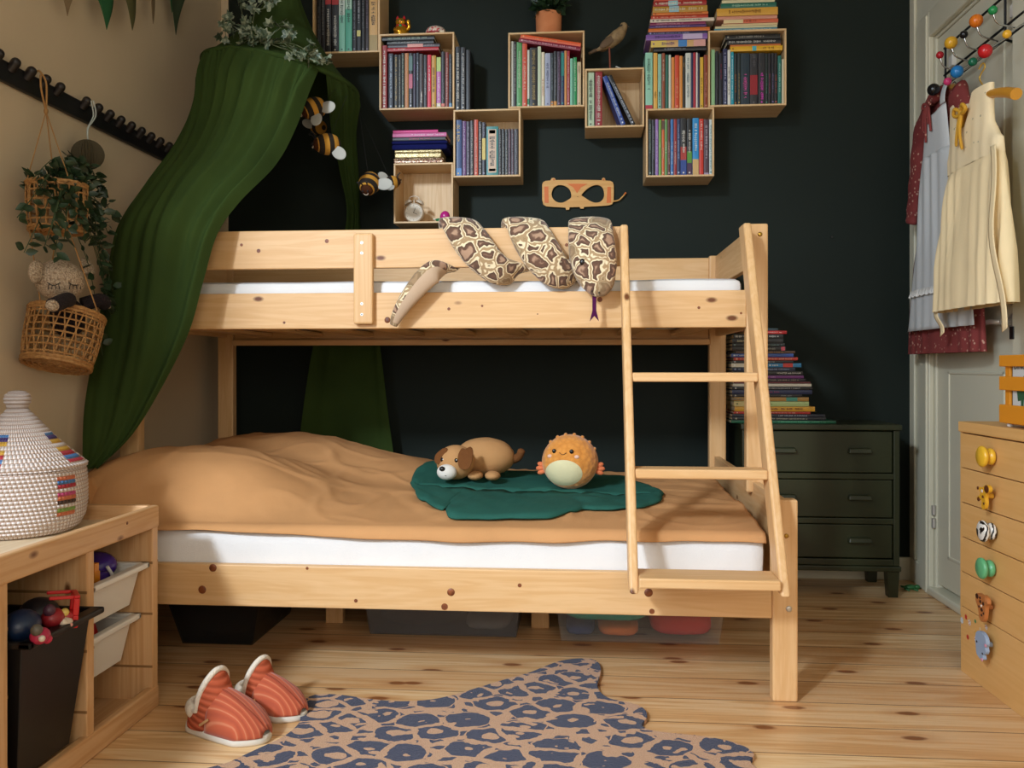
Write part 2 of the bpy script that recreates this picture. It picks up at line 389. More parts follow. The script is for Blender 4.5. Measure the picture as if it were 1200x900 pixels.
bpart('bed_rail', lambda q: q.box(BX0+0.065, 0.505, YB-0.026, YB-0.003, 0.980, 1.110), 0)
bpart('guard_rail', lambda q: q.box(BX0+0.065, 0.136, YU, YU+0.022, 1.187, 1.309), 0)
bpart('guard_rail', lambda q: q.box(BX0+0.065, 0.505, YB-0.034, YB-0.010, 1.187, 1.304), 0)
for x in (0.528, BX0+0.018):
    bpart('end_board', lambda q: q.box(x, x+0.022, YU+0.04, YB-0.04, 1.187, 1.309), 1)
    bpart('end_board', lambda q: q.box(x, x+0.022, YU+0.04, YB-0.04, 0.996, 1.110), 1)
    bpart('end_board', lambda q: q.box(x-0.004, x+0.018, YF+0.036, YB-0.04, 0.230, 0.525), 1)
for k in range(9):
    x = BX0+0.16+k*0.21
    bpart('bed_slat', lambda q: q.box(x, x+0.07, YU+0.03, YB-0.03, 1.0, 1.014), 1)
for k in range(9):
    x = BX0+0.16+k*0.21
    bpart('bed_slat', lambda q: q.box(x, x+0.07, YF+0.03, YB-0.03, 0.236, 0.250), 1)
bpart('slat_beam', lambda q: q.box(BX0+0.065, 0.505, YB-0.05, YB-0.029, 0.962, 0.985), 0)
bpart('slat_beam', lambda q: q.box(BX0+0.065, 0.505, 2.86, 2.89, 0.19, 0.232), 0)
for u in (392, 633):
    x = xat(u, 2.86); bpart('middle_leg', lambda q: q.box(x-0.03, x+0.03, 2.855, 2.89, 0, 0.19), 2)
# support plate across the two front boards
sp = bpart('support_plate', lambda q: q.box(xat(414, 2.63), xat(437, 2.63), YU-0.022, YU-0.0005, zat(425, 380, 2.63), zat(425, 273, 2.63)), 2, 0.007)
for v in (284.5, 296.5, 356, 368.5):
    p = P(424, v, YU-0.022)
    q = MB(); q.cyl((p.x, p.y+0.001, p.z), (p.x, p.y-0.0012, p.z), 0.0045, n=14); q.cyl((p.x, p.y, p.z), (p.x, p.y-0.0018, p.z), 0.0018, n=8, m=1)
    q.build('screw', [M_steel, M_black], sp)
for (u, v, Y, mm, r) in ((921.5, 628, YF-0.002, M_brass, 0.006), (924.5, 713.5, YF-0.002, M_steel, 0.008), (890.5, 274.5, YU, M_brass, 0.007)):
    p = P(u, v, Y); q = MB(); q.lathe([(r, 0), (r, 0.002), (r*0.7, 0.004), (r*0.3, 0.0042)], p, 16, 0, Rx(pi/2)); q.build('bolt', mm, bed)
# the darker round knots that stand out on the front boards
def knot_mat():
    s = NT('pine_knot'); co = s.coord(); n = s.noise(co, 90, 3); s.base(s.ramp(n, [(0.3, rgb('#5B2A10')), (0.7, rgb('#8C4A1E'))])); s.b.inputs['Roughness'].default_value = 0.5; return s.m
M_knot = knot_mat()
q = MB()
for (u, v, Y, r) in ((249.5, 665.5, YF+0.003, 4.6), (237, 691, YF+0.003, 4.8), (528.5, 694, YF+0.003, 4.6), (521, 711, YF+0.003, 4), (760, 694.5, YF+0.003, 5), (764, 716.5, YF+0.003, 3.2),
                     (360, 666, YF+0.003, 1.8), (417, 704, YF+0.003, 2.2), (609, 686, YF+0.003, 2.4), (333, 378, YU+0.003, 1.6), (526, 362, YU+0.003, 1.8), (565, 358.5, YU+0.003, 1.4), (819, 360.5, YU+0.003, 1.7),
                     (868.5, 367, YU+0.003, 1.4), (454, 375, YU+0.003, 3.6), (283, 287, YU, 1.8), (383, 282.5, YU, 2.4), (303, 294, YU, 2.4), (664, 287, YU, 2.0), (630, 368, YU+0.003, 0.8), (703, 351, YU+0.003, 3.0)):
    p = P(u, v, Y); rr = r*dep(p.x, p.y)/1000
    q.lathe([(rr, 0), (rr*0.95, 0.0006), (rr*0.3, 0.0008)], p, 18, 0, Rx(pi/2))
q.build('wood_knots', M_knot, bed)['kind'] = 'stuff'
# ladder
LY0, LY1, LZ0, LZ1, LD = 2.088, 2.560, 0.322, 1.300, 0.084
def stringer(x0, x1):
    q = MB()
    q.hexa([(x0, LY0, LZ0), (x1, LY0, LZ0), (x1, LY0+LD, LZ0+0.006), (x0, LY0+LD, LZ0+0.006), (x0, LY1, LZ1), (x1, LY1, LZ1), (x1, LY1+LD, LZ1), (x0, LY1+LD, LZ1)])
    return q.build('ladder_rail', PINE[2], bed, bevel=0.007, seg=3)
stringer(0.119, 0.142); stringer(0.479, 0.503)
def step_y(z): return LY0+(z-LZ0)/(LZ1-LZ0)*(LY1-LY0)
for z in (0.847, 0.598):
    y = step_y(z); bpart('ladder_step', lambda q: q.box(0.142, 0.479, y+0.006, y+LD-0.006, z-0.0125, z+0.0125), 0, 0.004)
bpart('ladder_step', lambda q: q.box(0.142, 0.479, 2.084, 2.190, 0.338, 0.363), 0, 0.004)
# ================================================================== mattresses and covers
M_sheet = fabric('#E2DFDC', 500, 0.85, 0.03, 0.35, 'white_sheet')
def soft_box(x0, x1, y0, y1, z0, z1, r, wr, seed):
    q = MB(); nx, ny, nz = 90, 14, 8
    def face(fn, a, b): q.grid(fn, a, b)
    def jig(p, n):
        k = mnoise.noise(V((p.x*7+seed, p.y*7, p.z*11)))*wr+mnoise.noise(V((p.x*2.5+p.z*9+seed, p.y*3, p.z*2)))*wr*1.2
        # pull lines in the sheet
        k += 0.6*wr*sin(p.x*60+p.z*70+4*mnoise.noise(V((p.x*3, 1, seed))))*max(0, mnoise.noise(V((p.x*2+9, seed, 3))))
        return p+n*k
    def rounded(x, y, z):
        c = V((min(max(x, x0+r), x1-r), min(max(y, y0+r), y1-r), min(max(z, z0+r), z1-r))); d = V((x, y, z))-c
        if d.length < 1e-9: return V((x, y, z)), V((0, 0, 0))
        n = d.normalized(); return c+n*r, n
    def mk(fx):
        def g(a, b): p, n = rounded(*fx(a, b)); return jig(p, n)
        return g
    q.grid(mk(lambda a, b: (lerp(x0, x1, a), y0, lerp(z0, z1, b))), nx, nz)
    q.grid(mk(lambda a, b: (lerp(x0, x1, a), y1, lerp(z0, z1, b))), nx, nz)
    q.grid(mk(lambda a, b: (lerp(x0, x1, a), lerp(y0, y1, b), z1)), nx, ny*2)
    q.grid(mk(lambda a, b: (lerp(x0, x1, a), lerp(y0, y1, b), z0)), nx, ny)
    q.grid(mk(lambda a, b: (x0, lerp(y0, y1, a), lerp(z0, z1, b))), ny*2, nz)
    q.grid(mk(lambda a, b: (x1, lerp(y0, y1, a), lerp(z0, z1, b))), ny*2, nz)
    return q
o = soft_box(BX0+0.07, 0.492, YF+0.031, YB-0.052, 0.258, 0.424, 0.03, 0.0022, 1.0).build('mattress', M_sheet, angle=80)
tag(o, 'wide mattress with a white sheet on the lower bunk', 'mattress')
o = soft_box(BX0+0.07, 0.500, YU+0.030, YB-0.052, 1.021, 1.149, 0.022, 0.0022, 5.0).build('mattress', M_sheet, angle=80)
tag(o, 'narrow mattress with a white sheet on the upper bunk', 'mattress')
# tan bedspread over two pillows
PIL = ((-1.25, 2.615, 0.36, 0.235, 0.170), (-1.16, 3.10, 0.36, 0.24, 0.165))
def bump_of(x, y, p):
    cx, cy, rx, ry, h = p; dx = (x-cx)/rx; dy = (y-cy)/ry
    if dx > 0: dx *= 0.86
    return h*exp(-(abs(dx)**2.6+abs(dy)**2.8))
def cover_z(x, y):
    z = 0.442+0.018*max(0, min(1, (y-2.4)/0.8))
    z += sum(bump_of(x, y, p) for p in PIL)
    z += 0.05*exp(-((x+0.62)/0.30)**2-((y-3.05)/0.32)**2)
    z += 0.008*mnoise.noise(V((x*3.1, y*3.1, 2)))+0.003*mnoise.noise(V((x*9+y*5, y*8-x*3, 7)))
    r = mnoise.noise(V((x*5+y*2.5+3, y*6-x*1.5, 11)));  z += 0.004*max(0, 1-abs(r)*6)
    r = mnoise.noise(V((x*2.2-y*2.5+8, y*3+x*2.0, 31)));  z += 0.005*max(0, 1-abs(r)*8)
    return z
CY0, CY1, CX0, CX1 = YF+0.018, YB-0.056, BX0+0.075, 0.488
def cover_pt(a, b):
    yq = CY0+0.03+(max(b, 0.1)-0.10)/0.90*(CY1-CY0-0.03)
    x = lerp(CX0-0.088*max(0, min(1, (yq-2.335)/0.04))*max(0, min(1, (2.625-yq)/0.03)), CX1, a)
    edge = 0.418+0.006*sin(x*5)+0.004*mnoise.noise(V((x*8, 0, 0)))-0.012*max(0, min(1, (x+1.2)/0.5))
    y = CY0+0.03+(b-0.10)/0.90*(CY1-CY0-0.03) if b > 0.10 else None
    if y is not None:
        z = cover_z(x, y); s = min(1, (b-0.10)/0.14); s = sin(s*pi/2); zf = 0.434
        zz = lerp(zf, z, s) if s < 1 else z
        return V((x, y, max(zz, 0.545) if x < -1.432 else zz))
    t = b/0.10
    return V((x, CY0+0.03*(1-cos(t*pi/2))+0.003*sin(x*23), lerp(edge, 0.434, sin(t*pi/2))))
M_tan = fabric('#C79260', 700, 0.9, 0.06, 0.4, 'tan_cotton')
q = MB(); q.grid(cover_pt, 220, 130)
o = q.build('bedspread', M_tan, solid=0.008, angle=80); o['soft'] = 1
tag(o, 'tan cotton bedspread pulled over two pillows on the lower bunk', 'bedspread')
del o['soft']
# ================================================================== green leaf shaped play mat
def on_cover(u, v, lift=0.0):
    p = PF(u, v, 0.462); return V((p.x, p.y, cover_z(p.x, p.y)+lift))
outl = [(482, 575), (492, 568), (508, 563.5), (530, 560.5), (560, 559), (600, 558), (640, 557.5), (680, 558), (715, 560), (742, 565), (762, 571), (776, 579), (772, 587), (752, 592),
        (728, 594.5), (700, 595), (684, 594.5), (668, 598), (640, 602.5), (610, 603), (580, 602.5), (545, 602), (526, 601.5), (523, 592), (518, 596), (500, 590.5), (488, 584)]
pts = [on_cover(u, v) for u, v in outl]
op = spline(pts+[pts[0]], 5)[:-1]
cen = sum((p for p in op), V())/len(op)
def matpt(k, t):   # t 0 centre spine .. 1 rim
    p = op[k % len(op)]; p = p+(p-cen)*0.02*(abs(sin(k*0.55))-0.5)*t; sp_ = V((p.x*0.9+cen.x*0.1, cen.y, 0)); x = lerp(sp_.x, p.x, t); y = lerp(sp_.y, p.y, t)
    rib = abs(((x-cen.x)*9-abs(y-cen.y)*7) % 1-0.5)*2
    z = cover_z(x, y)+0.014+0.006*min(1, rib*3)*(1-t**6)+0.004*mnoise.noise(V((x*12, y*12, 4)))-0.004*t**8
    return V((x, y, z))
q = MB(); n = len(op); vs = [matpt(k, t/10) for t in range(11) for k in range(n)]; fs = [(t*n+k, t*n+(k+1) % n, (t+1)*n+(k+1) % n, (t+1)*n+k) for t in range(10) for k in range(n)]
q.add(vs, fs, 0, True)
M_leaf = fabric('#285A4E', 600, 0.85, 0.08, 0.3, 'green_quilted_cotton')
tag(q.build('leaf_play_mat', M_leaf, solid=0.006, angle=80), 'dark green quilted leaf shaped mat on the tan bedspread', 'mat')
# ================================================================== wall crates
YC = 3.457; YCB = YW-0.002; TK = 0.0075
crates = {}
def crate(key, u0, u1, v0, v1, label):
    um, vm = (u0+u1)/2, (v0+v1)/2
    x0, x1 = xat(u0, YC), xat(u1, YC); z1, z0 = zat(um, v0, YC), zat(um, v1, YC)
    t = thing('wall_crate', label, 'shelf', ((x0+x1)/2, YC, z0), 'wooden crate shelves on the dark green wall')
    for nm, a, mm in (('bottom_panel', (x0, x1, YC, YCB, z0, z0+TK), 0), ('top_panel', (x0, x1, YC, YCB, z1-TK, z1), 0),
                      ('side_panel', (x0, x0+TK, YC, YCB, z0+TK, z1-TK), 1), ('side_panel', (x1-TK, x1, YC, YCB, z0+TK, z1-TK), 1),
                      ('back_panel', (x0+TK, x1-TK, YCB-0.006, YCB, z0+TK, z1-TK), 1)):
        q = MB(); q.box(*a); q.build(nm, CRATE[mm], t, bevel=0.0012, seg=1)
    crates[key] = (x0, x1, z0, z1)
crate('C1', 366.3, 445, -28, 62, 'wooden wall crate with a pair of mint spines, highest above the canopy')
crate('C2', 444.4, 532.3, 38.6, 128, 'wooden wall crate with the gold cat figurine on top')
crate('C3', 531.2, 610, 127.8, 207.3, 'wooden wall crate holding a wide teal boxed book among dark spines')
crate('C4', 595.5, 685, 37, 125.8, 'wooden wall crate with the terracotta pot on top')
crate('C5', 685.6, 755, 79.6, 149, 'wooden wall crate under the bird figurine, with two leaning books')
crate('C6', 830, 921.7, 34.5, 124.2, 'wooden wall crate nearest the door, with a short pile of books on top')
crate('C7', 757, 837, 126.5, 207, 'wooden wall crate with a row of books standing on its top')
crate('C8', 461.3, 530.9, 190.8, 261.4, 'wooden wall crate holding only the alarm clock and a small toy')
M_page = fabric('#D8C9A8', 1200, 0.95, 0.05, 0.15, 'book_pages', 0)
M_page_old = fabric('#A9977A', 1200, 0.95, 0.05, 0.15, 'book_pages_brown', 0)
def bmat(h): return plain(h, 0.42, name='book_cloth')
def glyphs(q, w, h, f0, f1, m, rng, k=0.46, y=-0.0009):
    """a line of small letter-like marks along the spine: their real words are too small to read"""
    t = h*f0; cw = w*k; end = h*f1; cap = max(0.0022, min(cw*0.62, 0.0065))
    while t < end:
        L = cap*rng.uniform(0.45, 1.0)
        if rng.random() < 0.16: t += cap*0.9; continue
        s_ = rng.choice((1, 1, 0.72)); a = w/2-cw/2*s_; b = w/2+cw/2*s_; g = cap*0.28
        if rng.random() < 0.5: rects = [(a, b, t, t+g), (a, b, t+L-g, t+L), (a, a+cw*0.25, t, t+L)]
        else: rects = [(a, b, t, t+g), (a+cw*0.35, a+cw*0.6, t, t+L)]
        for r in rects: q.add([(r[0], y, r[2]), (r[1], y, r[2]), (r[1], y, r[3]), (r[0], y, r[3])], [(0, 1, 2, 3)], m)
        t += L+cap*0.3
NB = [0]
def book(M, w, h, d, col, label, group, title=('#D8D2C4', 0.2, 0.75), bands=(), page=None, words=None, name='book'):
    """spine faces local -y; w thickness (x), h height (z), d depth (y)"""
    rng = random.Random(NB[0]); NB[0] += 1
    t = thing(name, label, 'book', M.translation, group); t.rotation_euler = M.to_euler()
    mats = [bmat(col)]; q = MB(); c = min(0.0016, w*0.12)
    q.box(0, c, 0, d, 0, h); q.box(w-c, w, 0, d, 0, h)
    n = 4; bulge = min(0.0012, w*0.08)
    prof = [(lerp(0, w, i/n), -bulge*sin(pi*i/n)) for i in range(n+1)]
    vs = [(x, y, z) for z in (0, h) for x, y in prof]+[(x, c, z) for z in (0, h) for x, y in prof]; k = n+1
    fs = []
    for i in range(n): fs += [(i, i+1, k+i+1, k+i), (2*k+i+1, 2*k+i, 3*k+i, 3*k+i+1), (k+i, k+i+1, 3*k+i+1, 3*k+i), (i+1, i, 2*k+i, 2*k+i+1)]
    q.add(vs, fs, 0)
    for bd in bands:
        hx, f0, f1 = bd[:3]; ins = w*bd[3] if len(bd) > 3 else 0.0002
        mats.append(bmat(hx)); mi = len(mats)-1
        yy = -bulge-0.0004
        q.add([(ins, yy, h*f0), (w-ins, yy, h*f0), (w-ins, yy, h*f1), (ins, yy, h*f1)], [(0, 1, 2, 3)], mi)
    if title:
        mats.append(bmat(title[0])); mi = len(mats)-1
        if words:
            for txt, f0, f1 in words:
                sz = min(w*0.95, (h*(f1-f0))/(len(txt)*0.62)); Mt = Matrix(((0, 1, 0, w/2), (0, 0, 0, -bulge-0.0009), (-1, 0, 0, h*(f0+f1)/2), (0, 0, 0, 1)))
                if title[-1] == 'flat': Mt = Matrix(((0, -1, 0, w/2), (0, 0, 0, -bulge-0.0009), (1, 0, 0, h*(f0+f1)/2), (0, 0, 0, 1)))
                text_into(q, txt, sz, Mt, mi)
        else:
            glyphs(q, w, h, title[1], title[2], mi, rng, y=-bulge-0.0009)
            if rng.random() < 0.65:
                z0 = h*0.035; e = min(w*0.3, 0.003); yy = -bulge-0.0009
                q.add([(w/2-e, yy, z0), (w/2+e, yy, z0), (w/2+e, yy, z0+2*e), (w/2-e, yy, z0+2*e)], [(0, 1, 2, 3)], mi)
    o = q.build('cover', mats, None, fix=False); o.parent = t
    q = MB(); q.box(c, w-c, c, d-0.003, 0.002, h-0.002); o = q.build('page_block', page or M_page, None); o.parent = t
    return t
ORD = ['first', 'second', 'third', 'fourth', 'fifth', 'sixth', 'seventh', 'eighth', 'ninth', 'tenth', 'eleventh', 'twelfth', 'thirteenth', 'fourteenth', 'fifteenth', 'sixteenth', 'seventeenth', 'eighteenth', 'nineteenth', 'twentieth',
       'twenty-first', 'twenty-second', 'twenty-third', 'twenty-fourth', 'twenty-fifth', 'twenty-sixth', 'twenty-seventh', 'twenty-eighth']
def row(rows, zb, where, group, Y=YC+0.012, d=0.125, hmax=None):
    for i, r in enumerate(rows):
        u0, u1, vt, col, word = r[:5]; kw = r[5] if len(r) > 5 else {}
        x0, x1 = xat(u0, Y)+0.0005, xat(u1, Y)-0.0005; zt = zat((u0+u1)/2, vt, Y)
        if hmax: zt = min(zt, hmax)
        kw = dict(kw); jy = kw.pop('jy', None)
        yy = Y+(random.Random(i*7+int(u0)).random()*0.006 if jy is None else jy)
        book(Matrix.Translation((x0, yy, zb+0.0006)), x1-x0, zt-zb-0.0006, d-(random.Random(int(u0)).random()*0.02), col,
             f'{word} book, {ORD[i]} from the left {where}', group, **kw)
def pile(rows, zb, where, group, Y=YC+0.01, d=0.13, Ymax=None):
    """rows from the bottom up: (u0,u1,v_bottom,v_top,colour,word,opts)"""
    z = zb; n = len(rows)
    for i, r in enumerate(rows):
        u0, u1, vb, vt, col, word = r[:6]; kw = dict(r[6]) if len(r) > 6 else {}
        x0, x1 = xat(u0, Y), xat(u1, Y); um = (u0+u1)/2
        th = zat(um, vt, Y)-zat(um, vb, Y); th = max(th, 0.006)
        dx = kw.pop('ry', 0.0); dy = kw.pop('dy', 0.0); dd = kw.pop('d', d)
        # local z (book height) -> world x ; local x (thickness) -> world z ; y stays
        R = Matrix(((0, 0, 1, 0), (0, 1, 0, 0), (-1, 0, 0, 0), (0, 0, 0, 1)))
        M = Matrix.Translation((x0, Y+dy+random.Random(i+int(u0)).random()*0.004, z+0.0006+th)) @ R
        if 'title' in kw and kw['title']: kw['title'] = tuple(kw['title'])
        nm = ORD[i] if i < n-1 or n == 1 else ORD[i]
        book(M, th, x1-x0, dd, col, f'{word} book, {nm} from the bottom {where}' if n > 1 else f'{word} book {where}', group, **kw)
        z += th+0.0012
    return z
W_, CR, BK = '#DAD5C8', '#D9C9A2', '#17171A'
T = lambda c, a=0.2, b=0.75: dict(title=(c, a, b))
in_c = lambda k: crates[k][2]+TK
g = 'books standing in the wall crates'
row([(371, 375.8, -9, BK, 'black', T('#5A5A5E')), (376, 380.6, -9, '#1B1B22', 'near black', T('#8A8A8A', .3, .9)),
     (381, 388, -9, BK, 'black red topped', dict(title=(W_, .12, .72), bands=[('#A3221F', .80, 1)])), (388.3, 396.6, -9, '#151416', 'thick black red topped', dict(title=(W_, .12, .62), bands=[('#A3221F', .80, 1)])),
     (397, 404.2, -9, '#7FBFA8', 'pale mint', dict(title=('#2E4A44', .45, .9), bands=[('#C3CFC4', .62, 1)])), (404.6, 412.3, -9, '#4FA58A', 'mint green', dict(title=('#26453D', .5, .85), bands=[('#A8CBB8', .72, 1)])),
     (412.8, 417.6, -9, '#15171C', 'black', T('#7B818C', .2, .9)), (418, 422.7, -9, '#23262B', 'charcoal picture-spined', dict(title=('#B9BCC0', .45, .85), bands=[('#C9BE6A', .26, .36)])),
     (423, 427.2, -9, BK, 'black round-logo', T('#77777A', .4, .9)), (427.6, 432, -9, '#1E1016', 'dark maroon', T('#6E5A66', .4, .9)), (432.4, 442.4, -9, '#C79B5A', 'wide tan', dict(title=('#40301C', .45, .82), bands=[('#9A7F3E', .02, .28)]))],
    in_c('C1'), 'in the highest crate by the canopy', g, hmax=crates['C1'][3]-TK-0.01)
row([(446.9, 453.2, 52.8, '#8E1D1E', 'red', dict(title=(W_, .08, .9))), (455, 460.6, 62.5, '#1A2333', 'navy black', dict(title=('#9FB0C2', .2, .95))), (461.4, 466, 63.5, '#1A1712', 'black gold-lettered', T('#A78A45', .15, .95)),
     (466.3, 469.8, 63.5, '#1B1B19', 'thin black', T('#8C8C80', .15, .9)), (470.1, 473.6, 62, '#1C241E', 'black green', T('#8FA084', .2, .95)), (474, 478.6, 62, '#A86B35', 'caramel brown', dict(title=None)),
     (479, 483.6, 62.3, '#17181D', 'black', dict(title=('#B9B9C0', .1, .25), bands=[('#A02848', .36, .62), ('#29544A', .68, .95)])), (484, 487, 62.5, '#221630', 'dark violet', dict(title=('#7B4A8C', .4, .8))), (487.4, 490.8, 61.5, '#161C28', 'slim midnight blue', T('#A9B2C4', .5, .85)),
     (491.1, 495.8, 63, '#2A1815', 'dark brown', dict(title=('#C9C2B8', .1, .3))), (496.1, 500.2, 64, '#1B1A1E', 'black', T('#A5A3A0', .25, .65)), (500.6, 505.2, 64, '#C21B37', 'crimson', dict(title=('#E3C6C6', .3, .8))),
     (505.6, 511, 65, '#B3842A', 'mustard', T('#6C4A14', .3, .75)), (511.4, 516.6, 67, '#B0629B', 'pink and lime', dict(title=('#E4CFE0', .15, .6), bands=[('#A2B75C', .72, 1), ('#BFB791', 0, .09)])), (517, 521.2, 60.5, '#16171A', 'black orange-footed', dict(title=('#6A6A6C', .15, .5), bands=[('#C0563C', .02, .07)])),
     (521.6, 525.7, 61, '#7A2A20', 'brick red', T('#C9A69A', .15, .9)), (526, 529.3, 63, '#1A2026', 'black blue-footed', dict(title=('#8B9096', .3, .9), bands=[('#2E86B5', .01, .08)]))],
    in_c('C2'), 'in the crate under the gold cat', g)
zt2 = zat(480, 61.6, YC)
pile([(454, 514, 61.6, 57.6, '#A3161F', 'red', T('#D9B9AA', .1, .35)), (454.5, 515, 57.4, 53.6, '#3A3338', 'charcoal pink-patched', dict(title=('#A99AA0', .7, .9), bands=[('#C98578', .38, .68)])),
      (453.5, 508, 52.4, 48.6, '#1B1B1B', 'thin black', T('#9A9A94', .1, .7)), (447.5, 509, 48.2, 43.8, '#191B1A', 'black green-lettered', T('#93A58A', .1, .85))], crates['C2'][2]+(zat(480, 61.0, YC+.012)-crates['C2'][2])+0.004, 'lying under the gold cat', 'books lying on others in the wall crates')
ztop3 = crates['C3'][3]
row([(533.6, 539.2, 54.5, '#15161A', 'black white-lettered', dict(title=(W_, .15, .9))), (539.8, 545.4, 55.5, '#17171B', 'black', dict(title=('#C4C2BC', .1, .9))), (546, 551, 58, '#101014', 'unlettered black', dict(title=None))],
    ztop3, 'standing beside the gold cat crate', 'black books standing on a wall crate')
row([(533, 541, 140.5, '#23406E', 'blue', dict(title=('#C2A35E', .62, .92), bands=[('#2F6AA5', 0, .14)])), (541.5, 546, 141.5, '#5B3468', 'purple', T('#B59CBF', .05, .9)), (546.3, 550.4, 142, '#2A2036', 'dark purple', T('#9A93A6', .05, .9)), (550.8, 555, 141.3, '#1C1A1D', 'black', T('#A9A79E', .05, .9)),
     (555.4, 560.2, 140, '#B8452B', 'orange red', T('#D5A48E', .1, .7)), (560.6, 564.3, 142, '#17171B', 'black', T(W_, .05, .95)), (564.7, 569, 143, '#1A1626', 'black yellow-patched', dict(title=('#8C88A0', .75, .95), bands=[('#C7AE52', .3, .7)])),
     (569.8, 583.8, 148, '#2D7A78', 'wide teal boxed', dict(title=('#3A4042', .17, .80), bands=[('#C9A98C', .06, .94, .16), ('#C08A66', .855, .925, .24), ('#C79A7C', .09, .14, .22)])), (584.2, 587.7, 151, '#15161A', 'short black', T('#8A8B8C', .05, .9)),
     (588, 591.4, 151, '#16181A', 'short black', T('#9A9C94', .05, .9)), (591.7, 595.1, 151, '#14171A', 'short black', T('#A3A79C', .05, .9)), (595.4, 598.7, 151, '#3A1E2B', 'short maroon', T('#A0818C', .05, .9)), (599, 602.3, 151, '#33202A', 'short plum', T('#97808C', .05, .9)), (602.6, 607.4, 151, '#2A282E', 'short charcoal', T('#77747A', .05, .95))],
    in_c('C3'), 'in the crate with the teal boxed book', g)
row([(598.4, 601.6, 48, '#BFC2B6', 'pale grey', dict(title=None)), (601.9, 605, 48.5, '#1A191C', 'black', T('#B5B2AC', .2, .95)), (605.3, 611.6, 49, '#4C9150', 'green', T('#B8D3AE', .3, .85)), (611.9, 617.6, 49.2, '#C24A2D', 'orange', T('#E6BCA4', .25, .75)), (617.9, 620.5, 58.5, '#C6C8BA', 'slim pale', dict(title=None, bands=[('#2C7B55', .04, .14)])),
     (620.8, 629.6, 55.5, '#141316', 'thick black gold-lettered', dict(title=('#A38A52', .1, .95))), (630, 634, 54.5, '#B9C4A6', 'pale green', dict(title=None)), (634.3, 638.2, 61, '#D3C7AC', 'cream', T('#B06A4C', .2, .5)), (638.5, 645, 62, '#9A9FB4', 'lavender grey', T('#5F6480', .35, .8)), (645.3, 648.6, 62, '#232B30', 'dark slate orange-footed', dict(title=('#77868C', .3, .9), bands=[('#C9822E', .0, .09)])),
     (648.9, 652.5, 60, '#1A1D22', 'black orange-footed', dict(title=('#8A8C90', .2, .9), bands=[('#C98A3A', .0, .09)])), (652.8, 657, 60, '#382338', 'dark purple', dict(title=('#8E6F8C', .3, .9))), (657.3, 661, 60, '#252C55', 'navy and teal', dict(title=('#2B8A84', .3, .95), bands=[('#1F8078', .55, .97)])), (661.3, 664, 59, '#C6843C', 'slim orange', dict(title=None)),
     (664.3, 667.7, 59, '#A21F2C', 'red', T('#E0B2A9', .1, .9)), (668, 671.3, 68.5, '#76B79A', 'mint', dict(title=None)), (671.7, 675.9, 67, '#258A4E', 'bright green', T('#B5D9B4', .3, .9)), (676.4, 681, 72.5, '#C4AF8B', 'short beige', T('#8C7A5C', .75, .9))],
    in_c('C4'), 'in the crate under the terracotta pot', g)
# the leaning pair lying across their tops
p0 = P(607.8, 49.4, YC+0.01); p1 = P(680, 60.0, YC+0.01); ang = atan2(p1.z-p0.z, p1.x-p0.x); L = (p1-p0).length
for k, (c, wd, tt) in enumerate((('#7C1030', 'magenta', dict(title=('#D9A9AE', .06, .92))), ('#D4572A', 'bright orange', dict(title=('#E59A66', .25, .6))))):
    th = 0.0155
    R = Matrix(((0, 0, 1, 0), (0, 1, 0, 0), (-1, 0, 0, 0), (0, 0, 0, 1)))
    nrm = V((-sin(ang), 0, cos(ang)))
    o_ = p0+nrm*(th+(th+0.0012)*k)+V((cos(ang), 0, sin(ang)))*0.004*k
    book(Matrix.Translation((o_.x, YC+0.006, o_.z)) @ Matrix.Rotation(-ang, 4, 'Y') @ R, th, L-0.006*k, 0.125, c, f'{wd} book lying tilted across the row under the terracotta pot', 'tilted books in the pot crate', **tt)
row([(688.3, 696.4, 84.5, '#A9BDA0', 'pale green dark-lettered', dict(title=('#1D2A22', .1, .9))), (697.4, 705.8, 82, '#8C1824', 'red white-lettered', dict(title=(W_, .1, .9)))], in_c('C5'), 'in the crate under the bird', g)
for k, (ub, ut, c, wd, w_) in enumerate(((733, 709, '#1F3F8A', 'navy blue', 0.018), (744.5, 714.5, '#191A1C', 'black', 0.016))):
    zb = in_c('C5')+0.0008; xb = xat(ub, YC+.01); a = atan2(xat(ub, YC+.01)-xat(ut, YC+.01), zat(ub, 83+k*0.5, YC)-zb)
    h = 0.212 if k == 0 else 0.222
    # leans to the left: rotate about y, lower left corner lifts to rest on the right corner
    book(Matrix.Translation((xb-w_*cos(a)+0.0, YC+0.014, zb+w_*sin(a)*0.0+0.0008)) @ Matrix.Rotation(-a, 4, 'Y'), w_, h, 0.11, c,
         f'{wd} book leaning in the crate under the bird', 'leaning books in the bird crate', title=('#C9CFDC', .1, .85))
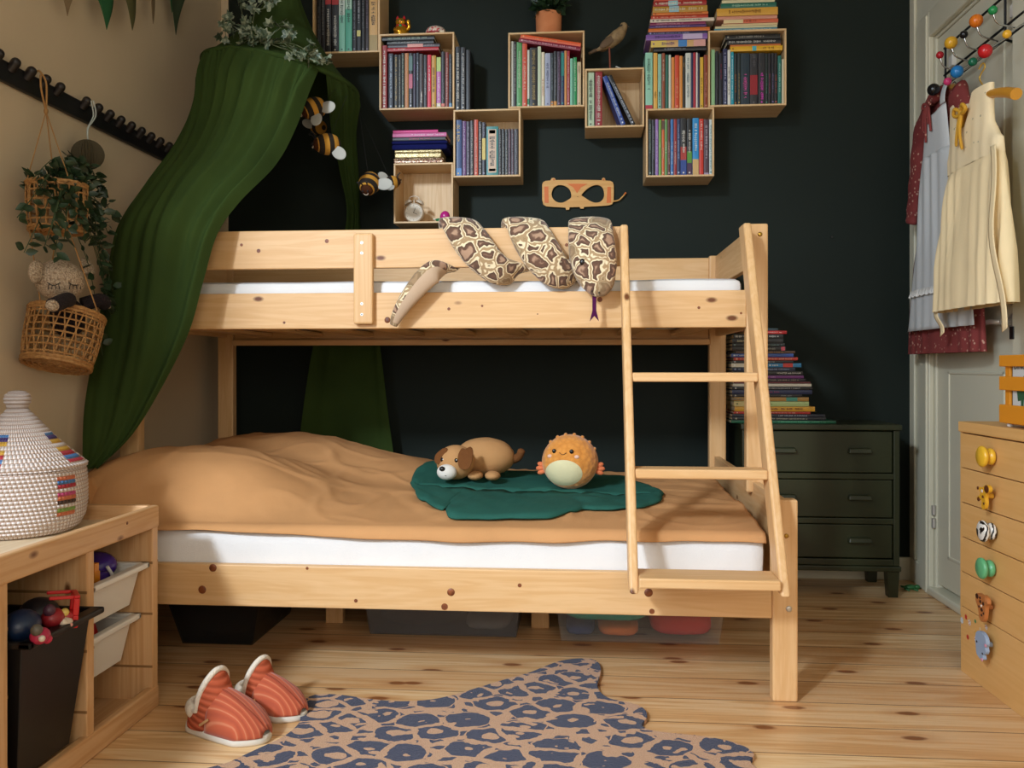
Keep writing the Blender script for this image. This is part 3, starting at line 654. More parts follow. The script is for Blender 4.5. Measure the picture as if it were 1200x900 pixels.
row([(833.2, 838, 58, '#8DB583', 'pale green', dict(title=None)), (838.4, 842.4, 60, '#141317', 'black', T('#4A4650', .3, .8)), (842.8, 847, 62, '#181420', 'black pink-marked', dict(title=('#7A2440', .5, .8))), (847.4, 852.4, 57, '#20234A', 'navy', dict(title=('#B7B9D0', .08, .92))),
     (852.8, 856.4, 58, '#D4D2C8', 'white', T('#5A5A5A', .2, .7)), (856.7, 860.2, 58.5, '#1F93A6', 'cyan', dict(title=('#C8E2E4', .1, .9))), (860.6, 864, 62, '#1F2B2C', 'dark orange-lettered', dict(title=('#B06A30', .25, .6))), (864.3, 867.8, 62, '#222D2C', 'dark gold-lettered', dict(title=('#A8925A', .12, .6))),
     (868.2, 878.6, 62, '#182B36', 'thick dark teal pink-lettered', dict(title=('#D6539A', .14, .58))), (879, 888.2, 62, '#27252A', 'thick charcoal red-marked', dict(title=('#5A585C', .75, .95), bands=[('#8E1420', .2, .58)])), (888.6, 896.8, 62, '#232226', 'charcoal magenta-lettered', dict(title=('#C93AA8', .1, .6))),
     (897.2, 900.2, 62, '#1B2422', 'slim dark green', T('#4E8C72', .22, .6)), (900.5, 903.8, 62, '#1E1A1F', 'slim black', T('#9A4A60', .22, .6)), (904.1, 907.3, 62, '#1A1A22', 'slim black', T('#7A6A9A', .22, .6)), (907.6, 911.2, 62, '#1F181A', 'slim black', T('#A84E44', .22, .6)), (911.6, 915.8, 65, '#1D6B60', 'teal', T('#9CC7B6', .25, .85)), (916.3, 919.4, 69, '#C9C1A6', 'slim cream', dict(title=None))],
    in_c('C6'), 'in the rightmost wall crate', g)
pile([(856, 917, 60, 54.4, '#D6A21F', 'yellow', dict(title=('#8C5A14', .6, .85), bands=[('#4FA6B0', .42, .5)])), (856, 915, 54, 52, '#C26A2A', 'orange', dict(title=None)), (852, 915.5, 51.6, 46, '#151316', 'black script-titled', dict(title=('#C9C4BA', .05, .9), words=None)), (850, 914.5, 45.6, 40.6, '#171615', 'black', T('#9C968C', .2, .7))],
     zat(885, 61.0, YC+.012)+0.004, 'lying in the rightmost wall crate', 'books lying on others in the wall crates')
pile([(837, 911, 34, 31.2, '#4E8FA0', 'blue and white', dict(title=('#D6DCD0', .1, .9))), (838, 911, 30.8, 28.2, '#C9BE92', 'cream', dict(title=None)), (846, 911.5, 27.8, 25.6, '#D4B98A', 'thin sand', dict(title=None)), (848, 912, 25.2, 20.8, '#C9603E', 'orange and cream', dict(title=('#6E2A18', .38, .6), bands=[('#D8C08E', 0, .36)])),
      (840, 911, 20.4, 16.6, '#C98A72', 'salmon', dict(title=None)), (840, 911.5, 16, 7.2, '#D09A38', 'thick yellow', T('#8A5A1A', .2, .7)), (845, 910, 6.6, 1, '#1F6350', 'dark green', T('#A9D0B0', .2, .9)), (846, 908, .6, -3, '#CFC49A', 'pale cream', dict(title=None))],
     crates['C6'][3], 'piled on the rightmost wall crate', 'books piled on a wall crate')
row([(759.8, 763.6, 139.5, '#16251F', 'dark green', T('#8C9C90', .4, .9)), (764, 767.7, 139.5, '#1A1A22', 'black', T('#8A8A94', .3, .9)), (768, 771.6, 139.5, '#8A64A2', 'lilac', T('#C9B6D4', .1, .8)), (772, 775.2, 140, '#6E9A3E', 'leaf green', T('#C9D6A2', .5, .6)), (775.5, 778.7, 140, '#C8602A', 'orange', dict(title=('#E0B088', .3, .5), bands=[('#5A4032', .82, .98)])),
     (779, 782.2, 139.5, '#5F8C4A', 'green', T('#D2DEC0', .4, .6)), (782.5, 785.5, 140, '#5A2420', 'maroon', T('#C9A69A', .2, .6)), (785.8, 789.2, 139.5, '#2F6BA8', 'sky blue', T('#BFD4E2', .2, .6)), (789.5, 793.2, 139.5, '#8E2226', 'dark red', T('#D9AFA2', .2, .6)), (793.5, 797, 139.5, '#22345E', 'navy', T('#9FB0D2', .3, .9)),
     (797.4, 804.8, 138, '#16161A', 'thick black and red', dict(title=(W_, .4, .78), bands=[('#1D3F86', 0, .27), ('#A3302A', .27, .5)])), (805.2, 811.2, 138.5, '#15181A', 'black and green', dict(title=(W_, .4, .78), bands=[('#3F1E44', 0, .22), ('#4C8A2E', .22, .42)])), (811.6, 819, 138, '#2184BE', 'bright blue tan-footed', dict(title=('#CFE2EA', .4, .9), bands=[('#C7A268', 0, .28)])),
     (819.4, 824.6, 139, '#C13021', 'scarlet', T('#F0CFC0', .45, .95)), (825, 830.8, 139.5, '#4A3440', 'plum grey', dict(title=('#B7A9B2', .3, .9), bands=[('#9C8AA4', .0, .04)])), (831.2, 835, 140, '#BFCDC9', 'pale white-blue', T('#4E8C92', .1, .9))],
    in_c('C7'), 'in the crate below the standing row', g)
row([(756.2, 764.8, 61.5, '#8CBFA6', 'wide mint red-footed', dict(title=('#4A6C60', .35, .9), bands=[('#B02A3A', 0, .075)])), (765.6, 770.6, 62, '#D2A244', 'yellow', T('#7A5A1E', .2, .3)), (771, 775.2, 63, '#86B49E', 'mint', T('#2E4A40', .1, .3)), (775.6, 779.4, 62, '#8A4526', 'brown', T('#D2B29C', .5, .9)), (779.8, 783.4, 64, '#1E5E4C', 'dark green', dict(title=None)), (783.6, 786.4, 64, '#C9CBBA', 'slim cream', dict(title=None)),
     (786.7, 790.6, 67, '#CF7F34', 'orange', dict(title=None)), (790.9, 796, 64.5, '#C4421F', 'orange red', dict(title=('#E29A70', .2, .6))), (796.3, 800, 65, '#CE8436', 'amber', dict(title=None)), (800.3, 803, 66, '#2A2112', 'slim dark brown', T('#C9A86A', .8, .9)), (803.3, 809.6, 62, '#C4C7BC', 'wide pale grey', T('#6F7E88', .2, .9)), (809.9, 812, 62, '#2A2F52', 'slim navy', dict(title=None)), (812.3, 815.4, 61.5, '#A2162E', 'red', dict(title=None)),
     (815.6, 817.6, 61.5, '#D2CCC4', 'slim white', dict(title=None)), (817.8, 820, 62.5, '#2B2440', 'slim dark violet', dict(title=None)), (820.3, 824.6, 66.5, '#D0A42E', 'golden yellow', T('#7A5C1A', .3, .6)), (825, 829.8, 64, '#823618', 'rust brown', T('#C98A66', .2, .7))],
    crates['C7'][3], 'in the row standing on a crate', 'books standing in a row on a wall crate', Y=YC+0.01)
ROWTOP = zat(790, 61.2, YC+0.01)+0.003
pile([(766, 828, 61, 56.4, '#15151A', 'black', T('#8A8A90', .2, .6)), (763, 827, 56, 48.2, '#C9A06A', 'rainbow-spined', dict(title=('#5A3A7A', .2, .4), bands=[('#D4B85A', .0, .28), ('#3F7CB8', .5, .66), ('#D09A90', .78, 1)])), (757, 829, 47.8, 41.4, '#7B549A', 'lilac', dict(title=('#3E2A62', .15, .55), bands=[('#B9A6C4', .6, .92)])),
      (759, 829, 41, 38, '#26244A', 'navy', T('#9A96C4', .1, .7)), (760, 832, 37.6, 33.6, '#C96A24', 'orange', dict(title=None)), (761, 828, 33.2, 30.6, '#4C2C66', 'purple', T('#B9A4C9', .1, .7)), (762, 827, 30.2, 27.2, '#7A2048', 'raspberry', T('#D9A6B4', .1, .6)), (762, 837, 26.8, 23, '#CFC0AC', 'cream', T('#4A3F3A', .1, .8)),
      (763, 830, 22.6, 18.6, '#B33A22', 'brick red', T('#E0A088', .1, .8)), (765, 830, 18.2, 15.4, '#D0702A', 'orange', T('#8A4214', .4, .9)), (765, 829, 15, 8, '#B2842E', 'thick gold', dict(title=('#E2D6B2', .05, .9), bands=[('#8FB4BE', .3, .48)])), (766, 828, 7.6, 1.6, '#9C2420', 'thick red', dict(title=('#E8D8C2', .05, .9), bands=[('#8FBAC0', .28, .46)])), (767, 826, 1.2, -5, '#B8452A', 'red orange', T('#E6C6A2', .1, .8))],
     ROWTOP, 'piled on the standing row', 'books piled on the standing row', Y=YC+0.004, d=0.145)
tagM = dict(title=('#D8D4CC', .02, .98, 'flat'), words=[('MONSTER with DRAKAR', .62, .985)])
ZG = 0.657
pile([(857, 980, 497, 493.8, '#165A3E', 'long green', T('#6FC090', .45, .9)), (858, 968, 493.4, 490, '#191B22', 'black', T('#A8A28A', .4, .8)), (858, 967, 489.6, 486.4, '#1D2230', 'black blue', T('#B9BCC6', .5, .8)), (860, 950, 486, 483.4, '#A3201F', 'red', T('#D9A890', .4, .8)), (861, 955, 483, 477.4, '#D09A28', 'yellow', T('#7E3E14', .4, .85)),
      (860, 948, 477, 471.4, '#A9BE7E', 'pale green', dict(title=('#5A6A36', .4, .5), bands=[('#C4B478', 0, .38)])), (860, 948, 471, 466.4, '#A87F3E', 'ochre', dict(title=('#4C5A66', .0, .3), bands=[('#3F8C7A', .7, .85)])), (858, 940, 466, 463, '#17181C', 'black', T('#9A9A9A', .7, .85)), (858, 952, 462.6, 457.8, '#1F2A50', 'navy', T('#A0306A', .3, .6)), (858, 952, 457.4, 454, '#17181D', 'black', T('#B0B2B8', .2, .85)),
      (859, 951, 453.6, 450.4, '#CFCBBE', 'white', dict(title=None)), (860, 950, 450, 448, '#5E1A2A', 'maroon', dict(title=None)), (858, 944, 447.6, 444.4, '#191622', 'black', T('#B09A8A', .4, .9)), (858, 942, 444, 440.6, '#6A2A72', 'purple', T('#B98AC0', .3, .6)), (858, 941, 440.2, 435.6, '#141418', 'black white-lettered', tagM), (858, 932, 435.2, 431.2, '#1B2744', 'navy', T('#8C9AB8', .1, .9)),
      (857, 939, 430.8, 426.2, '#2A78A8', 'white and blue', dict(title=('#DCE2E4', .5, .66), bands=[('#CFCABA', 0, .36), ('#C2302A', .74, .88)])), (858, 930, 425.8, 423, '#1C1E26', 'black', T('#A9ABB2', .3, .7)), (860, 935, 422.6, 419.2, '#B02C22', 'red', T('#E0B49E', .1, .9)), (857, 930, 418.8, 414.8, '#2B4C92', 'blue', T('#C2CCDD', .05, .5)), (862, 932, 414.4, 411.6, '#4A2E1E', 'brown', T('#B08A5A', .3, .8)),
      (858, 921, 411.2, 406.6, '#1A181A', 'black pink-marked', dict(title=('#8A8880', .2, .8), bands=[('#B03A4A', .91, .98)])), (858, 920, 406.2, 402.6, '#15171A', 'black', T('#6E8A86', .3, .95)), (858, 918, 402.2, 397.2, '#151517', 'thick black', T('#C9C4A0', .1, .5)), (860, 918, 396.8, 391.8, '#18181A', 'black script-titled', T('#C4C0B8', .05, .9)), (872, 922, 391.4, 387.8, '#B31A22', 'bright red', T('#E6A9A0', .3, .9)), (878, 912, 387.4, 384.8, '#1E3A44', 'small dark teal', dict(title=None))],
     ZG, 'piled on the green chest', 'books piled on the green dresser', Y=3.366, d=0.19)
# ================================================================== storage bench on the left
TX = -1.084; TB = -1.535; TY1 = 2.126; bay = 0.290; tt = 0.028
ups = [TY1-tt-k*bay for k in range(4)]       # lower edge (towards the camera) of each upright
TY0 = ups[3]
bench = thing('storage_bench', 'low pine storage unit with open bays, under the woven lidded basket', 'shelf unit', ((TX+TB)/2, (TY0+TY1)/2, 0))
for y in ups:
    q = MB(); q.box(TB, TX-0.004, y, y+tt, 0, 0.468); up = q.build('upright', TRO[2], bench, bevel=0.003)
    q = MB()
    for z in (0.11, 0.245, 0.375):
        for yy in (y-0.0004, y+tt-0.0006): q.box(TB+0.01, TX-0.0045, yy, yy+0.001, z-0.003, z+0.003)
    q.build('runner_groove', plain('#8A6238', 0.7), up)
q = MB(); q.box(TX-0.022, TX, TY0, TY1, 0.462, 0.519); q.build('front_rail', TRO[1], bench, bevel=0.006, seg=3)
q = MB(); q.box(TB, TB+0.018, TY0, TY1, 0.462, 0.519); q.build('back_rail', TRO[1], bench, bevel=0.004)
for y in (TY0, TY1-0.018):
    q = MB(); q.box(TB+0.018, TX-0.022, y, y+0.018, 0.462, 0.519); q.build('side_rail', TRO[0], bench, bevel=0.004)
q = MB(); q.box(TB+0.018, TX-0.022, TY0+0.018, TY1-0.018, 0.468, 0.481); q.build('top_panel', wood('storage_top', 1, '#E8D3B4', '#D9BE98', knots=False, seed=9), bench)
q = MB(); q.box(TX-0.022, TX-0.001, TY0, TY1, 0.0, 0.056); q.build('bottom_rail', TRO[1], bench, bevel=0.004)
q = MB(); q.box(TB, TX-0.022, TY0, TY1, 0.012, 0.026); q.build('bottom_panel', TRO[1], bench)
q = MB(); q.box(TB-0.006, TB, TY0, TY1, 0.012, 0.468); q.build('back_panel', TRO[1], bench)
kp = PX(149, 398/3+480, TX)
q = MB(); q.lathe([(0.004, 0), (0.003, 0.0012)], PX(149, 613, TX), 12, 0, Ry(pi/2)); q.build('wood_knot', M_knot, bench)
def bin_(name, label, y0, y1, x0, x1, z0, z1, mat, group=None, taper=0.018, lip=0.02):
    t = thing(name, label, 'storage bin', ((x0+x1)/2, (y0+y1)/2, z0), group)
    q = MB(); w = 0.004
    def ring(z, ins): return [(x0+ins, y0+ins, z), (x1-ins, y0+ins, z), (x1-ins, y1-ins, z), (x0+ins, y1-ins, z)]
    lv = [ring(z0, taper), ring(z1, 0.0), ring(z1, w), ring(z0+w, taper+w)]
    vs = [p for r in lv for p in r]; fs = [(3, 2, 1, 0)]
    for k in range(3):
        for j in range(4): fs.append((k*4+j, k*4+(j+1) % 4, (k+1)*4+(j+1) % 4, (k+1)*4+j))
    fs.append((12, 13, 14, 15)); q.add(vs, fs); q.build('tub', mat, t, bevel=0.006, seg=3)
    q = MB()
    for a in ((x0-0.006, x1+lip, y0-0.012, y0+0.002), (x0-0.006, x1+lip, y1-0.002, y1+0.012), (x0-0.006, x0+0.002, y0, y1), (x1-0.002, x1+lip, y0-0.012, y1+0.012)):
        q.box(*a, z1-0.004, z1+0.010)
    q.build('rim', mat, t, bevel=0.004, seg=3)
    return t
g_b = 'white bins in the storage unit'
yb0, yb1 = ups[1]+tt+0.016, ups[0]-0.014
M_bin = plain('#DCD6CC', 0.35)
bin_('storage_bin', 'upper white plastic bin in the storage unit, holding a toy truck', yb0, yb1, TB+0.03, TX-0.030, 0.275, 0.368, M_bin, g_b)
bin_('storage_bin', 'lower white plastic bin in the storage unit, with a red toy in it', yb0, yb1, TB+0.02, TX-0.052, 0.135, 0.238, M_bin, g_b)
yk0, yk1 = ups[2]+tt+0.016, ups[1]-0.014
M_blackbin = plain('#070708', 0.45)
bin_('storage_bin', 'tall black plastic bin full of toys in the storage unit', yk0, yk1, TB+0.06, TX+0.012, 0.060, 0.337, M_blackbin, None, 0.03, 0.026)
# toy truck in the upper bin
zt = 0.300; ty = (yb0+yb1)/2
tr = thing('toy_truck', 'purple and orange toy truck with black wheels in the upper white bin', 'toy vehicle', (TX-0.13, ty, zt))
cx, cy = TX-0.105, ty
M_pur = plain('#3A1F7A', 0.25); M_org = plain('#E08A1A', 0.4); M_blk = plain('#101012', 0.4)
q = MB(); q.ell((cx, cy+0.045, zt+0.085), 0.05, 0.045, 0.035); q.box(cx-0.045, cx+0.045, cy-0.085, cy+0.05, zt+0.045, zt+0.082); q.build('truck_body', M_pur, tr, bevel=0.006)
q = MB(); q.box(cx-0.04, cx+0.04, cy-0.09, cy-0.01, zt+0.082, zt+0.108); q.build('truck_cab', M_blk, tr, bevel=0.008)
for y in (-0.07, -0.03):
    q = MB(); q.box(cx+0.0455, cx+0.048, cy+y-0.012, cy+y+0.012, zt+0.05, zt+0.09); q.box(cx-0.042, cx+0.0465, cy+y-0.010, cy+y+0.010, zt+0.0825, zt+0.1095)
    q.build('stripe_panel', M_org, tr, bevel=0.002)
q = MB(); q.tube(spline([(cx+0.049, cy+0.01, zt+0.092), (cx+0.052, cy+0.022, zt+0.075), (cx+0.05, cy+0.033, zt+0.062)]), 0.004, 8); q.build('white_grille', M_white_plastic, tr)
for y in (-0.06, 0.045):
    for x in (-1, 1):
        q = MB(); q.cyl((cx+x*0.036, cy+y, zt+0.022), (cx+x*0.056, cy+y, zt+0.022), 0.026, n=20); q.build('wheel', M_blk, tr, bevel=0.003)
# toys in the lower bin
t = thing('toy_block', 'red wedge shaped toy in the lower white bin', 'toy', (TX-0.12, ty+0.02, 0.15))
q = MB(); q.add([(TX-0.18, ty-0.03, 0.15), (TX-0.08, ty-0.03, 0.15), (TX-0.08, ty+0.06, 0.15), (TX-0.18, ty+0.06, 0.15), (TX-0.15, ty, 0.272), (TX-0.10, ty, 0.268), (TX-0.10, ty+0.03, 0.262), (TX-0.15, ty+0.03, 0.265)],
    [(3, 2, 1, 0), (4, 5, 6, 7), (0, 1, 5, 4), (1, 2, 6, 5), (2, 3, 7, 6), (3, 0, 4, 7)]); q.build('wedge', plain('#C4201E', 0.4), t, bevel=0.006)
t = thing('toy_block', 'dark green toy beside the red wedge in the lower white bin', 'toy', (TX-0.12, ty-0.07, 0.15))
q = MB(); q.ell((TX-0.12, ty-0.065, 0.19), 0.045, 0.028, 0.045); q.build('green_body', plain('#17301F', 0.5), t)
# toys heaped in the black bin
bx, by = TX-0.06, (yk0+yk1)/2
t = thing('toy_fire_station', 'red toy window frame sticking out of the black bin', 'toy', (bx, by+0.04, 0.33))
q = MB(); M_red = plain('#C2181C', 0.35)
fo = PX(84, 719, TX+0.012)
hw, hh, th_ = 0.030, 0.034, 0.007
fo.z += 0.010
t.location = (fo.x, fo.y, fo.z-hh); t.rotation_euler = (0, 0.08, radians(38))     # its front turned towards the room
def loc(q, name, mm, par=None, **kw):
    o = q.build(name, mm, None, **kw); o.parent = par or t; return o
q = MB(); fw = lambda y0, y1, z0, z1: q.box(-0.004, 0.008, y0, y1, z0+hh, z1+hh)
fw(-hw, hw, hh-th_, hh); fw(-hw, hw, -hh, -0.008); fw(-hw, -hw+th_, -0.008, hh-th_); fw(hw-th_, hw, -0.008, hh-th_)
for yy in (-hw, hw-th_): q.box(-0.05, -0.004, yy, yy+th_, 2*hh-th_, 2*hh)
loc(q, 'window_frame', M_red, bevel=0.002)
q = MB(); q.box(0.004, 0.0092, -0.020, 0.020, 0.004, 0.022); sg_ = loc(q, 'sign_plate', plain('#2A2622', 0.5))
q = MB()
for k_ in range(4): q.box(0.0092, 0.0098, -0.016+k_*0.0085, -0.011+k_*0.0085, 0.008, 0.018 if k_ % 2 else 0.016)
loc(q, 'lettering', plain('#B98A4A', 0.5))
def lump(name, label, u, v, X, r, col, parts=()):
    p = PX(u, v, X+0.05); t = thing(name, label, 'toy', (p.x, p.y, p.z-r))
    q = MB(); q.ell(p, r, r*1.1, r*0.9); q.build('body', plain(col, 0.4), t)
    for nm, dx, dy, dz, rr, c in parts:
        q = MB(); q.ell((p.x+dx*r, p.y+dy*r, p.z+dz*r), rr*r, rr*r, rr*r, nu=12, nv=8); q.build(nm, plain(c, 0.4), t)
lump('toy_creature', 'pink and red toy hanging over the rim of the black bin', 47, 745, TX-0.010, 0.018, '#B0284A', (('head', 0.2, -0.9, 0.9, 0.62, '#5A5448'), ('foot', 0.3, 0.8, -0.6, 0.5, '#C2274A'), ('hand', 0.8, -0.9, 0.0, 0.35, '#D8C9B4')))
lump('toy_figure', 'small toy figure with a yellow scarf beside the red toy frame', 62, 724, TX-0.045, 0.022, '#8E1C24', (('head', 0.1, -0.7, 0.9, 0.55, '#4A2A3A'), ('scarf', 0.7, 0.7, 0.3, 0.42, '#D2B45A'), ('hand', 0.9, 0.2, -0.5, 0.4, '#D8C6B0')))
lump('toy_figure', 'small white faced toy figure below the red toy frame', 76, 730, TX-0.028, 0.015, '#C9B8A4', (('cap', 0.1, 0.5, 0.8, 0.7, '#A01E22'), ('nose', 0.9, -0.1, -0.2, 0.3, '#D89A8A')))
lump('toy_ball', 'dark blue toy ball in the black bin', 25, 733, TX-0.07, 0.035, '#122542')
lump('toy_ball', 'dark grey toy lump at the back of the black bin', 45, 720, TX-0.12, 0.04, '#1B1A20')
# ================================================================== woven lidded basket
def basket_mat():
    s = NT('white_coil_basket'); tc = s.n('ShaderNodeTexCoord'); sp = s.n('ShaderNodeSeparateXYZ'); s.l(tc, 'Object', sp, 0)
    ang = s.math('ARCTAN2', (sp, 'Y'), (sp, 'X')); coil = s.math('DIVIDE', (sp, 'Z'), 0.0092)
    rowi = s.math('FLOOR', coil); fz = s.math('ABSOLUTE', s.math('SUBTRACT', s.math('FRACT', coil), 0.5))
    st = s.math('FRACT', s.math('ADD', s.math('MULTIPLY', ang, 14.5), s.math('MULTIPLY', rowi, 0.31)))
    fa = s.math('ABSOLUTE', s.math('SUBTRACT', st, 0.5))
    rush = s.math('MAXIMUM', s.math('GREATER_THAN', fa, 0.36), s.math('GREATER_THAN', fz, 0.40))
    wn = s.n('ShaderNodeTexWhiteNoise', noise_dimensions='1D'); s.l(rowi[0], 0, wn, 'W')
    bright = s.n('ShaderNodeValToRGB'); bright.color_ramp.interpolation = 'CONSTANT'; els = bright.color_ramp.elements
    pal = ['#B0283A', '#2C8A8E', '#D0A03A', '#3A2C6A', '#D2704A', '#3A2620', '#C2447A', '#3F78B0', '#7FA04A']
    while len(els) < len(pal): els.new(0.5)
    for i_, h_ in enumerate(pal): els[i_].position = i_/len(pal); els[i_].color = rgb(h_)
    s.l(wn, 'Value', bright, 'Fac')
    m = None
    for a0, a1, z0, z1, slope in ((-0.41, -0.06, 0.043, 0.146, 0.0), (-1.75, -1.38, 0.03, 0.146, 0.0), (-0.12, 0.40, 0.168, 0.236, 0.0), (-1.62, -1.2, 0.160, 0.236, 0.0), (1.0, 1.3, 0.05, 0.15, 0.0)):
        aa = s.math('SUBTRACT', ang, s.math('MULTIPLY', s.math('SUBTRACT', (sp, 'Z'), z0), slope))
        k = s.math('MULTIPLY', s.math('MULTIPLY', s.math('GREATER_THAN', aa, a0), s.math('LESS_THAN', aa, a1)), s.math('MULTIPLY', s.math('GREATER_THAN', (sp, 'Z'), z0), s.math('LESS_THAN', (sp, 'Z'), z1)))
        m = k if m is None else s.math('MAXIMUM', m, k)
    m = s.math('MULTIPLY', m, s.math('GREATER_THAN', s.math('FRACT', s.math('MULTIPLY', s.math('ADD', rowi, 0.5), 0.27)), 0.22))
    c = s.mix(m, rgb('#E2D6D0'), (bright, 'Color'))
    c = s.mix(s.math('MULTIPLY', rush, s.math('MULTIPLY_ADD', m, -0.5, 0.7)), c, rgb('#A67C5C'))
    s.base(c); s.b.inputs['Roughness'].default_value = 0.6
    s.bump(s.math('SUBTRACT', 1.0, s.math('ADD', s.math('MULTIPLY', fz, 1.5), fa)), 0.8, 0.006)
    return s.m
bk = thing('lidded_basket', 'round white coiled basket with a pointed lid and bright stitched stripes', 'basket', (-1.345, 1.945, 0.4815))
M_bk = basket_mat()
def ripple(prof, pitch=0.0092, amp=0.0018):
    pts = []; 
    for (r0, z0), (r1, z1) in zip(prof[:-1], prof[1:]):
        L = sqrt((r1-r0)**2+(z1-z0)**2); n = max(2, int(L/(pitch/5)))
        for k in range(n): pts.append((lerp(r0, r1, k/n), lerp(z0, z1, k/n)))
    pts.append(prof[-1]); return [(r+amp*abs(sin(pi*z/pitch)), z) for r, z in pts]
body = [(0.05, 0), (0.118, 0), (0.134, 0.012), (0.146, 0.035), (0.151, 0.07), (0.151, 0.11), (0.148, 0.148), (0.14, 0.152), (0.05, 0.152)]
q = MB(); q.lathe(ripple(body), (0, 0, 0), 72); o = q.build('basket_body', M_bk, None, angle=80); o.parent = bk
lid = [(0.05, 0.152), (0.150, 0.153), (0.151, 0.160), (0.138, 0.172), (0.115, 0.192), (0.09, 0.216), (0.066, 0.242), (0.046, 0.266), (0.030, 0.284), (0.0215, 0.294), (0.0225, 0.300), (0.027, 0.307), (0.0285, 0.317), (0.026, 0.327), (0.018, 0.334), (0.004, 0.337)]
q = MB(); q.lathe(ripple(lid), (0, 0, 0), 72); o = q.build('basket_lid', M_bk, None, angle=80); o.parent = bk
# ================================================================== slippers
M_cord = NT('orange_corduroy'); s = M_cord; co = s.coord(); sp = s.n('ShaderNodeSeparateXYZ'); s.l(co[0], 0, sp, 0)
ca = s.math('SINE', s.math('MULTIPLY', (sp, 'Y'), 560)); ribs = s.math('MULTIPLY_ADD', ca, 0.5, 0.5)
s.base(s.ramp(ribs, [(0.0, rgb('#A8482A')), (0.6, rgb('#B5512F')), (0.9, rgb('#B95634')), (1.0, rgb('#C67450'))])); s.b.inputs['Roughness'].default_value = 0.85; s.b.inputs['Sheen Weight'].default_value = 0.2
s.bump(ribs, 0.25, 0.004); M_cordv = s.m
M_cuff = NT('orange_corduroy_cuff'); s = M_cuff; co = s.coord(); sp = s.n('ShaderNodeSeparateXYZ'); s.l(co[0], 0, sp, 0)
ribs = s.math('MULTIPLY_ADD', s.math('SINE', s.math('ADD', s.math('MULTIPLY', (sp, 'Z'), 420), s.math('MULTIPLY', (sp, 'X'), 120))), 0.5, 0.5)
s.base(s.ramp(ribs, [(0.0, rgb('#98401F')), (0.6, rgb('#B85432'))])); s.b.inputs['Roughness'].default_value = 0.85; s.bump(ribs, 0.5, 0.006); M_cuffm = s.m
M_fleece = fabric('#E0D2BF', 300, 0.95, 0.1, 0.9, 'fleece'); M_sole = plain('#D9D2C6', 0.55)
